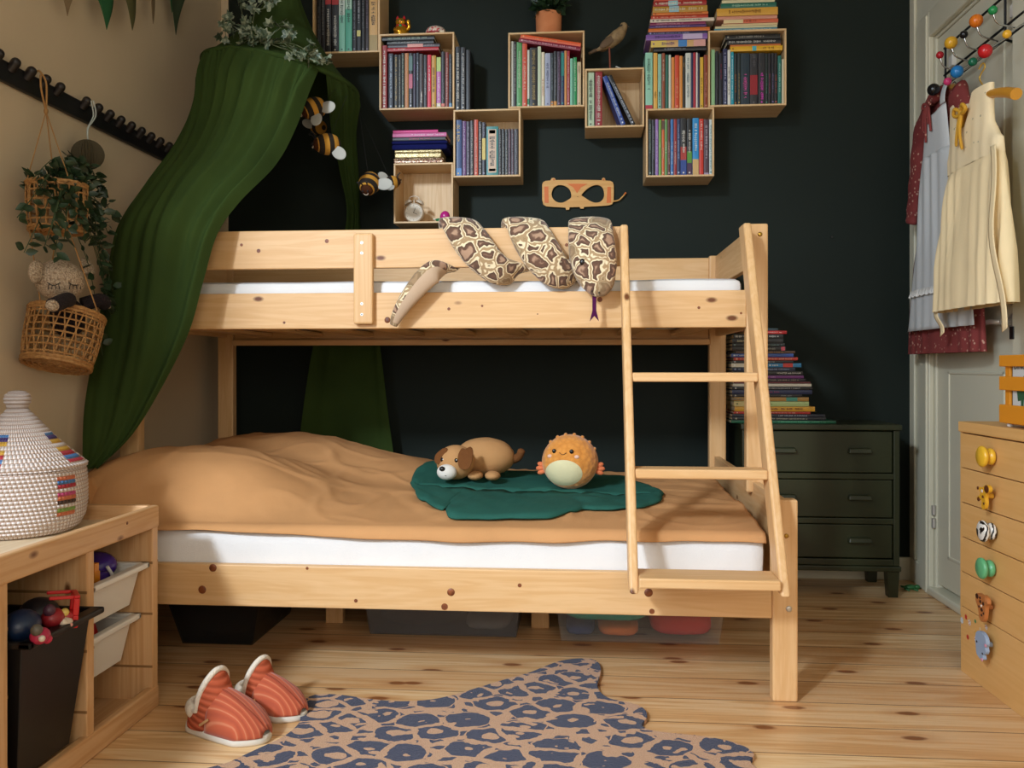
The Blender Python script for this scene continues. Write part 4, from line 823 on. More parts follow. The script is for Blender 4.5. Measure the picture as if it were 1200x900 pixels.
def slipper(toe, heel, label, curl=0.0):
    toe, heel = V(toe), V(heel); L = (toe-heel).length; ax = (toe-heel).normalized(); a = atan2(ax.y, ax.x)
    t = thing('slipper', label, 'slipper', heel, 'orange slippers on the floor'); t.rotation_euler = (0, 0, a)
    # half width along the length, x from heel to toe
    def hw(u): return L*(0.165+0.075*sin(min(1, max(0, u))*pi*0.62))*min(1, (max(1e-4, u)*9)**0.5)*min(1, (max(1e-4, 1-u)*4.5)**0.5)
    n = 28; out = [(u, hw(u)) for u in [0.5-0.5*cos(pi*i/n) for i in range(n+1)]]
    q = MB()
    loop = [(u*L, -w) for u, w in out]+[(u*L, w) for u, w in out[::-1][1:-1]]
    k = len(loop); lv = [(0.0, 0.92), (0.006, 1.0), (0.018, 1.0), (0.021, 0.97)]; vs = []; fs = []
    cxm = L*0.5
    for z, sc_ in lv:
        for x, y in loop: vs.append((cxm+(x-cxm)*(1-(1-sc_)*0.4), y*sc_, z+0.004*max(0, x/L-0.6)*0))
    for j in range(len(lv)-1):
        for i in range(k): fs.append((j*k+i, j*k+(i+1) % k, (j+1)*k+(i+1) % k, (j+1)*k+i))
    fs.append(tuple(range(k-1, -1, -1))); fs.append(tuple((len(lv)-1)*k+i for i in range(k)))
    q.add(vs, fs, 0, True); o = q.build('sole', M_sole, None, angle=60); o.parent = t
    # upper: toe dome closed over the foot from u=.38 to 1, then walls up to the opening
    def top(u):    # height of the instep line
        if u > 0.42: return 0.022+L*0.36*(1-((u-0.42)/0.58)**1.7)**0.75
        return 0.022+L*0.36
    q = MB()
    def dome(a_, b):
        u = lerp(0.40, 0.985, b); w = hw(u)*0.985; h = top(u)-0.018; th_ = pi*a_
        return V((u*L-0.10*L*(sin(th_)**2)*(1-b)*0.4, -cos(th_)*w*(1-0.25*(sin(th_)**2)*(1-b)), 0.018+h*sin(th_)**0.9))
    q.grid(dome, 24, 18); o = q.build('toe_upper', M_cordv, None, angle=80, solid=0.004); o.parent = t
    # centre seam
    q = MB(); q.tube([dome(0.42, b/12)+V((0, 0, 0.003)) for b in range(13)], 0.0022, 6); o = q.build('seam', plain('#8E3A20', 0.8), None); o.parent = t
    # collar wrapping the heel and rising in front like a high tongue
    def collar(a_, b):
        th_ = 2*pi*a_; front = max(0, cos(th_)); 
        x = L*0.27+L*0.20*cos(th_)*(1.0); y = L*0.185*sin(th_)
        hz = lerp(0.018, L*(0.25+0.37*front**0.55*(1-0.12*sin(th_)**2)), b); lean = -L*0.10*front*b*b - L*0.02*(1-b)*0
        ww = 1.0+0.14*(1-b)
        return V((L*0.255+(x-L*0.255)*ww+lean+0.10*L*front*(1-b), y*ww, hz))
    q = MB(); q.grid(collar, 36, 10, wrap=True); o = q.build('collar', M_cuffm, None, angle=80, solid=0.006); o.parent = t
    q = MB(); ring = [collar(i/40, 1.0) for i in range(40)]; q.tube(ring, 0.0075, 8, closed=True)
    def lining(a_, b):
        p = collar(a_, 1-b*0.85); c0 = V((L*0.255, 0, p.z)); return c0+(p-c0)*0.90
    q.grid(lining, 36, 6, wrap=True)
    # fleece heel roll folded outwards
    for i in range(13):
        a_ = 0.32+0.36*i/12; p = collar(a_, 0.93); q.ell(p, L*0.055, L*0.05, L*0.075, nu=10, nv=8, fn=lambda d: 1+0.08*mnoise.noise(d*4))
    o = q.build('fleece_lining', M_fleece, None, angle=80); o.parent = t
    q = MB(); p = collar(0.80, 0.30); q.obox(p+V((0.012, -0.010, 0.0)), Ry(-0.6), 0.016, 0.002, 0.003); o = q.build('tag', plain('#B98A5A', 0.7), None, bevel=0.001); o.parent = t
t1, h1 = PF(314, 871), PF(224, 849); slipper(t1, h1, 'orange corduroy slipper lying nearer, its fleece lined heel showing')
t2, h2 = PF(357, 844), PF(280, 826); slipper(t2, h2, 'orange corduroy slipper lying behind its pair, toe touching the leopard rug')
# ================================================================== leopard rug
def rug_mat():
    s = NT('leopard_pile'); co = s.coord()
    wob = s.noise(co, 22, 3); off = s.n('ShaderNodeVectorMath', operation='SCALE'); off.inputs['Scale'].default_value = 0.034
    tcn = s.n('ShaderNodeTexNoise', Scale=24.0, Detail=2.0); s.l(co[0], co[1], tcn, 'Vector'); s.l(tcn, 'Color', off, 0)
    ad = s.n('ShaderNodeVectorMath', operation='ADD'); s.l(co[0], co[1], ad, 0); s.l(off, 0, ad, 1)
    def spots(scale, r_out, r_in, loc, cut):
        mp = s.n('ShaderNodeMapping'); mp.inputs['Location'].default_value = loc; mp.inputs['Scale'].default_value = (0.78, 1.0, 1.0); s.l(ad, 0, mp, 0)
        e = s.n('ShaderNodeTexVoronoi', feature='DISTANCE_TO_EDGE', Scale=scale, Randomness=0.85); e.voronoi_dimensions = '2D'; s.l(mp, 0, e, 'Vector')
        f = s.n('ShaderNodeTexVoronoi', feature='F1', Scale=scale, Randomness=0.85); f.voronoi_dimensions = '2D'; s.l(mp, 0, f, 'Vector')
        body = s.math('MULTIPLY', s.math('GREATER_THAN', (e, 'Distance'), r_out), s.math('LESS_THAN', (f, 'Distance'), 0.50))
        rnd = s.n('ShaderNodeSeparateColor'); s.l(f, 'Color', rnd, 0)
        inner = s.math('LESS_THAN', (f, 'Distance'), s.math('MULTIPLY', (rnd, 0), r_in))
        n_ = s.noise((mp, 0), 26, 1); cutm = s.math('LESS_THAN', n_, cut)
        return s.math('MULTIPLY', s.math('MULTIPLY', body, s.math('SUBTRACT', 1.0, inner)), s.math('SUBTRACT', 1.0, cutm))
    def gap_mask():
        mp = s.n('ShaderNodeMapping'); mp.inputs['Location'].default_value = (0.3, 0.13, 0); mp.inputs['Scale'].default_value = (0.78, 1.0, 1.0); s.l(ad, 0, mp, 0)
        f = s.n('ShaderNodeTexVoronoi', feature='F1', Scale=11.5, Randomness=0.85); f.voronoi_dimensions = '2D'; s.l(mp, 0, f, 'Vector')
        return s.math('GREATER_THAN', (f, 'Distance'), 0.54)
    k = s.math('MAXIMUM', spots(11.5, 0.085, 0.26, (0.3, 0.13, 0), 0.35), s.math('MULTIPLY', spots(23.0, 0.24, 0.0, (0.7, 0.53, 0), 0.40), gap_mask()))
    nz = s.noise(co, 400, 2)
    pe = s.ramp(nz, [(0.3, rgb('#B5855F')), (0.7, rgb('#D2A680'))]); nv = s.ramp(nz, [(0.3, rgb('#1A1D36')), (0.7, rgb('#2D3254'))])
    s.base(s.mix(k, pe, nv)); s.b.inputs['Roughness'].default_value = 0.95; s.b.inputs['Sheen Weight'].default_value = 0.2; s.b.inputs['Specular IOR Level'].default_value = 0.1
    s.bump(s.math('ADD', nz, s.math('MULTIPLY', s.noise(co, 150, 2), 0.6)), 0.7, 0.006)
    return s.m
ro = [PF(u, v, 0.012) for u, v in [(268, 893), (300, 878), (330, 864), (346, 852), (352, 842), (350, 832), (356, 820), (372, 813.5), (400, 814), (435, 819), (470, 821.5), (505, 819.5), (535, 813), (565, 804), (595, 795), (620, 788), (640, 780),
      (656, 774.5), (675, 771.5), (692, 772), (702, 777), (704, 788), (700, 800), (703, 810), (714, 818), (732, 822), (748, 826), (757, 833), (758, 841), (752, 849), (762, 855), (790, 859), (820, 862), (850, 867), (872, 874), (884, 884), (880, 894)]]
ro += [V((0.40, 1.80, 0.012)), V((0.25, 1.72, 0.012)), V((0.22, 1.60, 0.012)), V((0.45, 1.42, 0.012)), V((0.40, 1.30, 0.012)), V((0.10, 1.36, 0.012)), V((-0.35, 1.40, 0.012)), V((-0.62, 1.30, 0.012)), V((-0.85, 1.28, 0.012)), V((-0.95, 1.40, 0.012)), V((-0.80, 1.55, 0.012)), V((-0.84, 1.72, 0.012))]
rp = spline(ro+[ro[0]], 4)[:-1]
q = MB(); q.prism([[(p.x, p.y) for p in rp]], lambda a, b, t: V((a, b, 0.001+t)), 0.011)
tag(q.build('leopard_rug', rug_mat(), bevel=0.004), 'peach rug with navy leopard spots cut in an animal hide shape', 'rug')
# ================================================================== boxes under the bed
M_clear = plain('#C9CDCE', 0.25, name='clear_plastic', Alpha=0.10)
M_clear_dark = plain('#77787A', 0.3, name='smoky_plastic', Alpha=0.4)
def under_box(label, u0, u1, v, depth, h, mat, items, taper=0.02):
    a, b = PF(u0, v), PF(u1, v); y0 = (a.y+b.y)/2; x0, x1 = a.x, b.x
    t = thing('storage_box', label, 'storage box', ((x0+x1)/2, y0+depth/2, 0.0), 'plastic boxes under the bed')
    q = MB(); w = 0.003; 
    def ring(z, ins): return [(x0-taper+ins+taper*0, y0+ins, z), (x1+taper-ins, y0+ins, z), (x1+taper-ins, y0+depth-ins, z), (x0-taper+ins, y0+depth-ins, z)]
    lv = [ring(0.002, taper), ring(h, 0.0), ring(h, w), ring(0.006, taper+w)]
    vs = [p for r in lv for p in r]; fs = [(3, 2, 1, 0)]
    for k in range(3):
        for j in range(4): fs.append((k*4+j, k*4+(j+1) % 4, (k+1)*4+(j+1) % 4, (k+1)*4+j))
    fs.append((12, 13, 14, 15)); q.add(vs, fs); q.build('tub', mat, t, bevel=0.012, seg=3)
    q = MB(); q.box(x0-taper-0.006, x1+taper+0.006, y0-0.006, y0+depth+0.006, h+0.0005, h+0.012); q.build('box_lid', mat, t, bevel=0.005)
    if 'smoky' in label:
        q = MB(); xh = (x0+x1)/2-0.03; q.box(xh-0.06, xh+0.06, y0-0.016, y0-0.0065, h-0.022, h+0.006); q.build('handle', M_black, t, bevel=0.004)
    W = x1-x0
    for k, (lab, cat, f0, f1, z0, z1, col) in enumerate(items):
        xa, xb = x0+W*f0, x0+W*f1
        q = MB(); cc = ((xa+xb)/2, y0+depth*0.5, (z0+z1)/2)
        q.ell(cc, (xb-xa)/2, depth*0.42, (z1-z0)/2, nu=28, nv=12, fn=lambda d: (1/max(0.62, (abs(d.x)**5+abs(d.y)**5+abs(d.z)**3)**0.22))*(1+0.03*mnoise.noise(d*5+V((k, 0, 0)))))
        tag(q.build('folded_cloth', fabric(col, 500, 0.9, 0.1, 0.5), angle=80), lab, 'cloth', 'cloths in the boxes under the bed')
    return t
under_box('clear plastic box under the bed, full of colourful clothes', 657, 843, 757, 0.36, 0.150, M_clear,
          [('white cloth with red edges on top in the clear box', 'cloth', 0.06, 0.55, 0.118, 0.146, '#D9CFCB'), ('teal cloth in the clear box', 'cloth', 0.02, 0.56, 0.058, 0.112, '#3FA796'), ('orange cloth at the bottom of the clear box', 'cloth', 0.24, 0.50, 0.012, 0.054, '#E08244'),
           ('navy cloth at the bottom of the clear box', 'cloth', 0.03, 0.22, 0.012, 0.054, '#3A4C7A'), ('red cloth in the clear box', 'cloth', 0.58, 0.97, 0.012, 0.10, '#CC403C'), ('pale grey cloth over the red cloth in the clear box', 'cloth', 0.58, 0.95, 0.104, 0.144, '#B9B4B0')])
under_box('smoky plastic box under the middle of the bed', 430, 605, 748, 0.40, 0.150, M_clear_dark,
          [('dark grey cloth in the smoky box', 'cloth', 0.04, 0.60, 0.012, 0.13, '#3A3B40'), ('white cloth in the smoky box', 'cloth', 0.64, 0.95, 0.012, 0.060, '#C9C5BC'), ('charcoal cloth on top in the smoky box', 'cloth', 0.64, 0.95, 0.07, 0.12, '#4A4A50')])
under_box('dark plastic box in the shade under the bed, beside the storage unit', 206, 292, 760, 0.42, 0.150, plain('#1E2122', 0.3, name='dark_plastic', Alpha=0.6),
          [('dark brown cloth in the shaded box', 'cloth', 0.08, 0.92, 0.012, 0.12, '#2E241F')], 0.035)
# ================================================================== peg rail and the things on it
rail = thing('peg_rail', 'long black peg rail on the beige wall', 'peg rail', (XL, 2.6, 1.677))
q = MB(); q.box(XL+0.0005, XL+0.018, 1.70, 3.19, 1.646, 1.704); q.build('rail_board', M_black, rail, bevel=0.004)
PEGS = [3.15-0.0672*k for k in range(20)]
for y in PEGS:
    if abs(y-2.47) < 0.034: continue
    q = MB(); d = V((0.62, 0, 0.785)); p = V((XL+0.016, y, 1.682)); q.cyl(p, p+d*0.028, 0.0115, 0.0135, n=14); q.ell(p+d*0.028, 0.0135, 0.0135, 0.0135, nu=14, nv=8); q.build('peg', plain('#1B1412', 0.45), rail)
def peg_tip(u): 
    y = XL/tan(atan((u-600)/1000)-TH); return min(PEGS, key=lambda t: abs(t-y))
# rattan baskets strung one below the other
M_rattan = NT('rattan'); s = M_rattan; co = s.coord(); nz = s.noise(co, 120, 3); s.base(s.ramp(nz, [(0.25, rgb('#8A5A2C')), (0.75, rgb('#BE9058'))])); s.b.inputs['Roughness'].default_value = 0.6; s.bump(nz, 0.4, 0.003); M_rattan = s.m
M_twine = fabric('#A97F50', 1500, 0.9, 0.1, 0.3, 'twine')
hb = thing('hanging_baskets', 'two rattan baskets hung on twine, one above the other, from the peg rail', 'hanging basket', (-1.45, 2.26, 0.85))
bc = PX(67, 245, -1.452)     # upper basket centre
lc_top = PX(79, 368, -1.455); lc_bot = PX(66, 428, -1.462)
def weave(top, bot, rt, rb, nv_, nh, parent, name, nslant=0, rim=0.005):
    top, bot = V(top), V(bot); axis = (top-bot).normalized(); R = align(axis, (0, 1, 0)); q = MB()
    def pt(a, t): r = lerp(rb, rt, t)*(1+0.05*sin(pi*t)); return bot+(top-bot)*t+R @ V((r*cos(a), r*sin(a), 0))
    for k in range(nv_):
        a = 2*pi*k/nv_
        q.tube([pt(a+0.10*nslant*t/6, t/6) for t in range(7)], 0.0021, 5); q.tube([pt(a+0.05-0.10*nslant*t/6, t/6) for t in range(7)], 0.0021, 5)
    for j in range(1, nh):
        q.tube([pt(2*pi*k/40, j/nh) for k in range(40)], 0.0026, 5, closed=True)
    for t, r in ((1.0, rim), (0.94, rim*0.8), (0.0, rim), (0.06, rim*0.8)):
        q.tube([pt(2*pi*k/40, t)+(V((0, 0, 0.001*sin(k*2.5)))) for k in range(40)], r, 7, closed=True)
    # base
    for j in range(1, 6): q.tube([bot+R @ V((rb*j/6*cos(2*pi*k/32), rb*j/6*sin(2*pi*k/32), 0)) for k in range(32)], 0.0045, 5, closed=True)
    for k in range(8): q.tube([bot, bot+R @ V((rb*cos(pi*k/4), rb*sin(pi*k/4), 0))], 0.003, 5)
    return q.build(name, M_rattan, parent, fix=False), pt
o, upt = weave(bc+V((0.0, 0, 0.068)), bc+V((0, 0, -0.062)), 0.076, 0.070, 18, 5, hb, 'upper_basket', 1)
o, lpt = weave(lc_top, lc_bot, 0.098, 0.088, 22, 8, hb, 'lower_basket', 3, 0.006)
py = peg_tip(50); knot = V((XL+0.045, py-0.02, 1.605))
q = MB()
q.tube(spline([(XL+0.02, py-0.03, 1.712), (XL+0.035, py-0.034, 1.715), (XL+0.052, py-0.03, 1.68), knot]), 0.0028, 6); q.tube(spline([(XL+0.045, py-0.045, 1.70), (XL+0.05, py-0.05, 1.66), knot]), 0.0028, 6)
q.ell(knot, 0.006, 0.006, 0.010, nu=10, nv=8)
for a in (-0.6, 2.2, 4.0): q.tube([knot, upt(a, 1.0)], 0.0018, 6)
q.build('twine', M_twine, hb)
for a in (-0.6, 2.2, 4.0):
    q = MB(); q.tube([upt(a, 0.0), lpt(a+0.5, 1.0)], 0.0018, 6); q.build('twine', M_twine, hb)
# trailing plant in the upper basket
M_leafd = NT('dark_leaf'); s = M_leafd; nz = s.noise(s.coord(), 30, 2); s.base(s.ramp(nz, [(0.3, rgb('#1A2A18')), (0.7, rgb('#2B4226'))])); s.b.inputs['Roughness'].default_value = 0.4; M_leafd = s.m
M_stem = plain('#3A4A2A', 0.7)
def leaf(q, p, d, size, rng, m=0, wid=0.55, roll=None):
    d = V(d).normalized(); R = align(d, (rng.uniform(-1, 1), rng.uniform(-1, 1), rng.uniform(-0.3, 1))) @ Rz(rng.uniform(-1, 1) if roll is None else roll)
    prof = [(0, 0.02), (0.2, 0.75), (0.42, 1.0), (0.68, 0.72), (0.88, 0.28), (1.0, 0.0)]; vs = []; fs = []
    for t, w in prof:
        z = t*size; x = w*wid*size*0.5; c = -0.12*size*t*t
        for k in (-1, 0, 1): vs.append(V(p)+R @ V((k*x, c-(0.10*size*w if k == 0 else 0), z)))
    for i in range(len(prof)-1):
        for k in (0, 1): fs.append((i*3+k, i*3+k+1, (i+1)*3+k+1, (i+1)*3+k))
    q.add(vs, fs, m, True)
pl = thing('trailing_plant', 'trailing green plant with pointed leaves in the upper rattan basket', 'plant', bc)
rng = random.Random(3); ql, qs = MB(), MB()
tips = [(20, 255, -1.46), (28, 296, -1.43), (52, 290, -1.40), (64, 300, -1.39), (112, 262, -1.42), (130, 250, -1.43), (126, 272, -1.40), (118, 292, -1.42), (126, 345, -1.46), (128, 362, -1.44), (100, 285, -1.37), (75, 283, -1.37), (40, 225, -1.44), (38, 210, -1.46), (75, 190, -1.47), (95, 207, -1.46), (113, 212, -1.45), (117, 226, -1.44), (85, 212, -1.43), (60, 268, -1.37), (133, 385, -1.45), (132, 340, -1.44), (105, 250, -1.38), (88, 262, -1.37), (60, 215, -1.45), (122, 430, -1.47)]
src = bc+V((0, 0, 0.05))
for u, v, X in tips:
    e = PX(u, v, X); mid = (src+e)/2+V((0.02, 0, 0.05+0.02*rng.random())); st = spline([src+V((rng.uniform(-.03, .03), rng.uniform(-.04, .04), 0)), mid, e], 10); qs.tube(st, 0.0012, 5)
    for k in range(5, len(st)):
        for _ in range(1):
            d = V((rng.uniform(-0.2, 1), rng.uniform(-1, 1), rng.uniform(-0.9, 0.4))); leaf(ql, st[k]+V((rng.uniform(0, .01), rng.uniform(-.008, .008), 0)), d, rng.uniform(0.024, 0.040), rng, wid=0.62)
for k in range(34):
    a = rng.uniform(0, 2*pi); p = src+V((0.055*cos(a), 0.065*sin(a), rng.uniform(0, 0.03))); leaf(ql, p, (cos(a), sin(a), rng.uniform(0, 1.2)), rng.uniform(0.03, 0.045), rng, wid=0.6)
ql.build('foliage', M_leafd, pl, fix=False, angle=80); qs.build('stems', M_stem, pl)
# crocheted doll in the lower basket
def crochet(h, h2, name):
    s = NT(name); co = s.coord(); vo = s.voro(co, 210); nz = s.noise(co, 40, 2)
    s.base(s.mix(s.math('MULTIPLY', (vo, 'Distance'), 1.1), s.ramp(nz, [(0.3, rgb(h)), (0.7, rgb(h))]), rgb(h2))); s.b.inputs['Roughness'].default_value = 0.95
    s.bump(s.math('SUBTRACT', 1.0, (vo, 'Distance')), 0.9, 0.004); return s.m
M_cro = crochet('#DCC6AC', '#8A745E', 'beige_crochet'); M_crd = crochet('#2A191E', '#120B0E', 'plum_crochet')
M_thread = plain('#151213', 0.8)
dh = PX(70, 328, -1.44)
doll = thing('crochet_doll', 'beige crocheted doll with big ears and closed eyes in the lower rattan basket', 'toy', dh+V((0, 0.01, -0.12)))
q = MB(); q.ell(dh, 0.060, 0.070, 0.058, fn=lambda d: 1+0.05*max(0, -d.z)-0.03*max(0, d.z)); q.build('head', M_cro, doll)
def ear(u, v, rot, w_=0.034, h_=0.028):
    p = PX(u, v, -1.45); q = MB(); q.ell(p, 0.014, w_, h_, R=Rx(rot), fn=lambda d: 1-0.25*max(0, d.x)); o = q.build('ear', M_cro, doll)
ear(43, 318, 0.9); ear(103, 314, -0.5, 0.040, 0.024)
for u, v in ((63, 333), (88, 333)):
    p = PX(u, v, -1.384); q = MB()
    arc = [PX(u-7.5+15*k/8, v-2+3.5*sin(pi*k/8), -1.386+0.004*sin(pi*k/8)) for k in range(9)]; q.tube(arc, 0.0013, 5)
    for k in (1, 3, 5, 7): b = arc[k]; e = PX(u-9+18*k/8, v+6, -1.383); q.tube([b, e], 0.0011, 5)
    q.build('closed_eye', M_thread, doll)
bo = PX(80, 358, -1.455)
q = MB(); q.ell(bo+V((0, 0, -0.035)), 0.045, 0.055, 0.055); q.build('body', M_crd, doll)
for sgn, (u, v, X) in ((0, (62, 358, -1.378)), (1, (122, 356, -1.41))):
    e = PX(u, v, X); sh = bo+V((0.02, 0.035*(1 if sgn else -1), 0.005)); st = spline([sh, (sh+e)/2+V((0.02, 0, 0.012)), e], 6)
    q = MB(); q.tube(st, [0.020]*len(st), 12); am = q.build('arm', M_crd, doll)
    q = MB(); q.ell(e, 0.017, 0.019, 0.016); 
    for k in range(3): q.ell(e+V((0.008, (0.012*(1 if sgn else -1)), (k-1)*0.008)), 0.006, 0.006, 0.006, nu=10, nv=8)
    q.build('hand', M_cro, am)
# paper honeycomb ball
py = peg_tip(95); hc = PX(103, 181, XL+0.062)
ball = thing('paper_ball', 'grey brown paper honeycomb ball hanging on a pale ribbon', 'decoration', hc)
q = MB(); NS = 30; R0 = 0.047
for k in range(NS):
    a = 2*pi*k/NS; da = 2*pi/NS
    q.grid(lambda s_, t, a=a: hc+Rx(0.15) @ V(((R0-0.006*abs(2*s_-1))*sin(pi*t)*cos(a+da*s_), (R0-0.006*abs(2*s_-1))*sin(pi*t)*sin(a+da*s_), R0*0.96*cos(pi*t))) if True else None, 4, 14, smooth=False)
# each leaf is a cusp: bring the middle of every gore inwards
q.build('honeycomb', fabric('#4F4736', 200, 0.9, 0.08, 0.1, 'grey_paper'), ball, fix=False)
q = MB(); a0 = V((XL+0.05, py, 1.705)); 
for dx in (-0.004, 0.004): q.tube(spline([a0+V((dx, 0, 0)), V((XL+0.055+dx, py+0.006, 1.66)), (hc.x+dx*0.3, hc.y, hc.z+0.08), hc+V((0, 0, R0*0.95))], 6), 0.0022, 5)
q.build('ribbon', fabric('#B9C0BC', 900, 0.6, 0.04, 0.1, 'ribbon'), ball)
# bunting
bun = thing('bunting', 'string of green and patterned bunting flags across the beige wall', 'bunting', (XL+0.05, 2.6, 2.12))
tipsb = [(79, 19, 2), (122, 35, 0), (152, 36, 1), (179, 28, 2), (204, 15, 0), (209, 41, 3)]
M_fl = [fabric('#2C5A38', 700, 0.9, 0.06, 0.2, 'green_flag'), fabric('#5A5838', 700, 0.9, 0.06, 0.2, 'olive_flag'), fabric('#8A7458', 700, 0.9, 0.3, 0.2, 'sand_flag'), fabric('#3A4632', 700, 0.9, 0.2, 0.2, 'dark_flag')]
tops = []
for i, (u, v, c) in enumerate(tipsb):
    p = PX(u, v, XL+0.045+0.006*(i % 3)); top = PX(u, -16, p.x).z; h = top-p.z; w_ = h*(0.42 if c < 2 else 0.30)
    q = MB()
    def fl(a, b, p=p, w_=w_, h=h, i=i): 
        yy = (a-0.5)*2*w_*b; return V((p.x+0.012*sin(yy*40+i)*b+0.01*(1-b)*sin(i), p.y+yy*(1-0.0*b), p.z+h*b))
    q.grid(fl, 10, 8); f = q.build('flag', M_fl[c], bun, solid=0.0015, angle=80); tops.append((p.y, top, p.x))
tops.sort(); q = MB(); q.tube(spline([(XL+0.02, 1.6, 2.0)]+[(x, y, z) for y, z, x in tops]+[(XL+0.02, 3.4, 2.45)], 6), 0.002, 6); q.build('string', M_twine, bun)
# ================================================================== green canopy
M_can = NT('green_muslin'); s = M_can; co = s.coord(); nz = s.noise(co, 3, 3); s.base(s.ramp(nz, [(0.3, rgb('#2D3D1B')), (0.7, rgb('#3A4C22'))])); s.b.inputs['Roughness'].default_value = 0.9; 
s.b.inputs['Specular IOR Level'].default_value = 0.1; s.bump(s.math('ADD', s.noise(co, 500, 2), s.noise(co, 25, 3)), 0.25, 0.004); M_can = s.m
can = thing('bed_canopy', 'dark green fabric bed canopy draped from a hoop above the bed end', 'canopy', (-1.15, 3.2, 2.0))
hc0 = V((-1.150, 3.215, 1.985)); HR = 0.287
def hoop(a, r=1.0):   # a: 0 = +x, -pi/2 = towards the camera ; hoop tilts down to the right
    x, y = HR*r*cos(a), HR*r*sin(a); return hc0+V((x, y, -0.17*x-0.02*y))
q = MB(); q.tube([hoop(2*pi*k/64) for k in range(64)], 0.011, 12, closed=True); q.build('hoop', M_can, can)
apex = V((-1.13, 3.225, 2.62))
def cone(a, t):
    th_ = 2*pi*a; p = hoop(th_); k = t**2.6*0.93+0.07*t+0.012; return V((lerp(apex.x, p.x, k)+0.012*t*(1-t)*sin(th_*9), lerp(apex.y, p.y, k)+0.012*t*(1-t)*cos(th_*11), lerp(apex.z, p.z, t)))
q = MB(); q.grid(cone, 72, 24, wrap=True); q.build('canopy_top', M_can, can, fix=False)
q = MB(); q.tube([apex+V((0, 0, -0.01)), apex+V((0, 0, 0.10))], 0.003, 6); q.build('hanging_cord', M_can, can)
def fringe_fold(sv, n, ph): return sin(sv*n+ph)
def drape(name, ang0, ang1, L, Rr, nfold, amp, seed, nu=150, nv=60, top_pinch=1.0):
    """L, Rr: left and right edge curves (lists of points below the hoop)"""
    lc, rc = spline(L, 8), spline(Rr, 8)
    def at(c, t): f = t*(len(c)-1); i = min(int(f), len(c)-2); return c[i].lerp(c[i+1], f-i)
    rg = random.Random(int(seed*10))
    pleats = [(( k+rg.uniform(.2, .8))/(nfold*3), 0.36/(nfold*3), amp*rg.uniform(.45, .95), rg.uniform(.12, .45), rg.uniform(-.02, .02)) for k in range(nfold*3)]
    pleats += [((k+rg.uniform(.2, .8))/nfold, 0.24/nfold*rg.uniform(.7, 1.5), amp*rg.uniform(.9, 1.7)*(0.45+0.75*(k/nfold)), rg.uniform(.7, 1.5), rg.uniform(-.08, .06)) for k in range(nfold)]
    def pt(sv, t):
        a = lerp(ang0, ang1, sv); top = hoop(a)
        le, re = at(lc, t), at(rc, t); st = le.lerp(re, sv)
        chord = hoop(ang0).lerp(hoop(ang1), sv); bulge = (top-chord)*max(0, (1-t*1.15))**1.2 if t < 0.87 else V()
        p = st+bulge
        e = (re-le); e.z *= 0.4; nrm = e.cross(V((0, 0, 1)));  nrm = nrm.normalized() if nrm.length > 1e-5 else V((0, -1, 0))
        f = 0.0
        for (s0, w0, a0, t0, dr) in pleats:
            ss = s0+dr*t; w = w0*(1+1.6*t); d_ = (sv-ss)/w
            if abs(d_) < 3: f += a0*max(0, 1-t/t0)**0.7*exp(-d_*d_)*min(1, t*14+0.25)
        f += amp*0.9*mnoise.noise(V((sv*2.4, t*1.6, seed+3)))*min(1, t*3)
        w = 6*mnoise.noise(V((sv*4+2, t*4, seed+8)))
        return p+nrm*(f+0.0012*w)
    q = MB(); q.grid(pt, nu, nv); return q.build(name, M_can, can, fix=False, angle=80)
def C3(u, v, Y): return P(u, v, Y)
Ledge = [hoop(pi*1.03), P(240, 125, 3.12), P(218, 170, 2.96), P(179, 218, 2.76), P(142, 264, 2.62), P(127, 325, 2.60), P(114, 400, 2.56), P(101, 475, 2.53), P(98, 530, 2.51), P(99, 549, 2.50)]
Redge = [hoop(-0.235*pi), P(352, 148, 2.93), P(326, 194, 2.80), P(284, 236, 2.64), P(257, 275, 2.57), P(241, 331, 2.55), P(225, 386, 2.54), P(195, 446, 2.54), P(157, 508, 2.53), P(116, 549, 2.50)]
Ledge = [V((max(p.x, XL+0.02), p.y, p.z)) for p in Ledge]
drape('left_drape', pi*1.03, pi*1.765, Ledge, Redge, 9, 0.030, 2.0, 300, 90)
B = lambda u, v, Y: P(u, v, Y)
drape('right_drape', -0.21*pi, 0.10*pi, [hoop(-0.21*pi), P(387, 150, 3.28), P(397, 200, 3.44), P(406, 255, 3.52), P(390, 325, 3.525), P(368, 400, 3.525), P(354, 490, 3.525), P(348, 556, 3.525)],
      [hoop(0.10*pi), P(412, 155, 3.40), P(416, 205, 3.51), P(421, 255, 3.54), P(432, 325, 3.545), P(445, 400, 3.545), P(456, 490, 3.545), P(465, 556, 3.545)], 8, 0.016, 5.0, 180, 60)
q_ = MB()
0 and drape('back_drape', 0.10*pi, 1.03*pi, [hoop(0.10*pi), P(395, 200, 3.54), P(330, 300, 3.55), P(300, 400, 3.55), P(285, 556, 3.55)],
      [hoop(1.03*pi), V((-1.53, 3.35, 1.7)), V((-1.535, 3.45, 1.2)), V((-1.535, 3.46, 0.8)), V((-1.53, 3.46, 0.5))], 8, 0.008, 8.0, 120, 40)
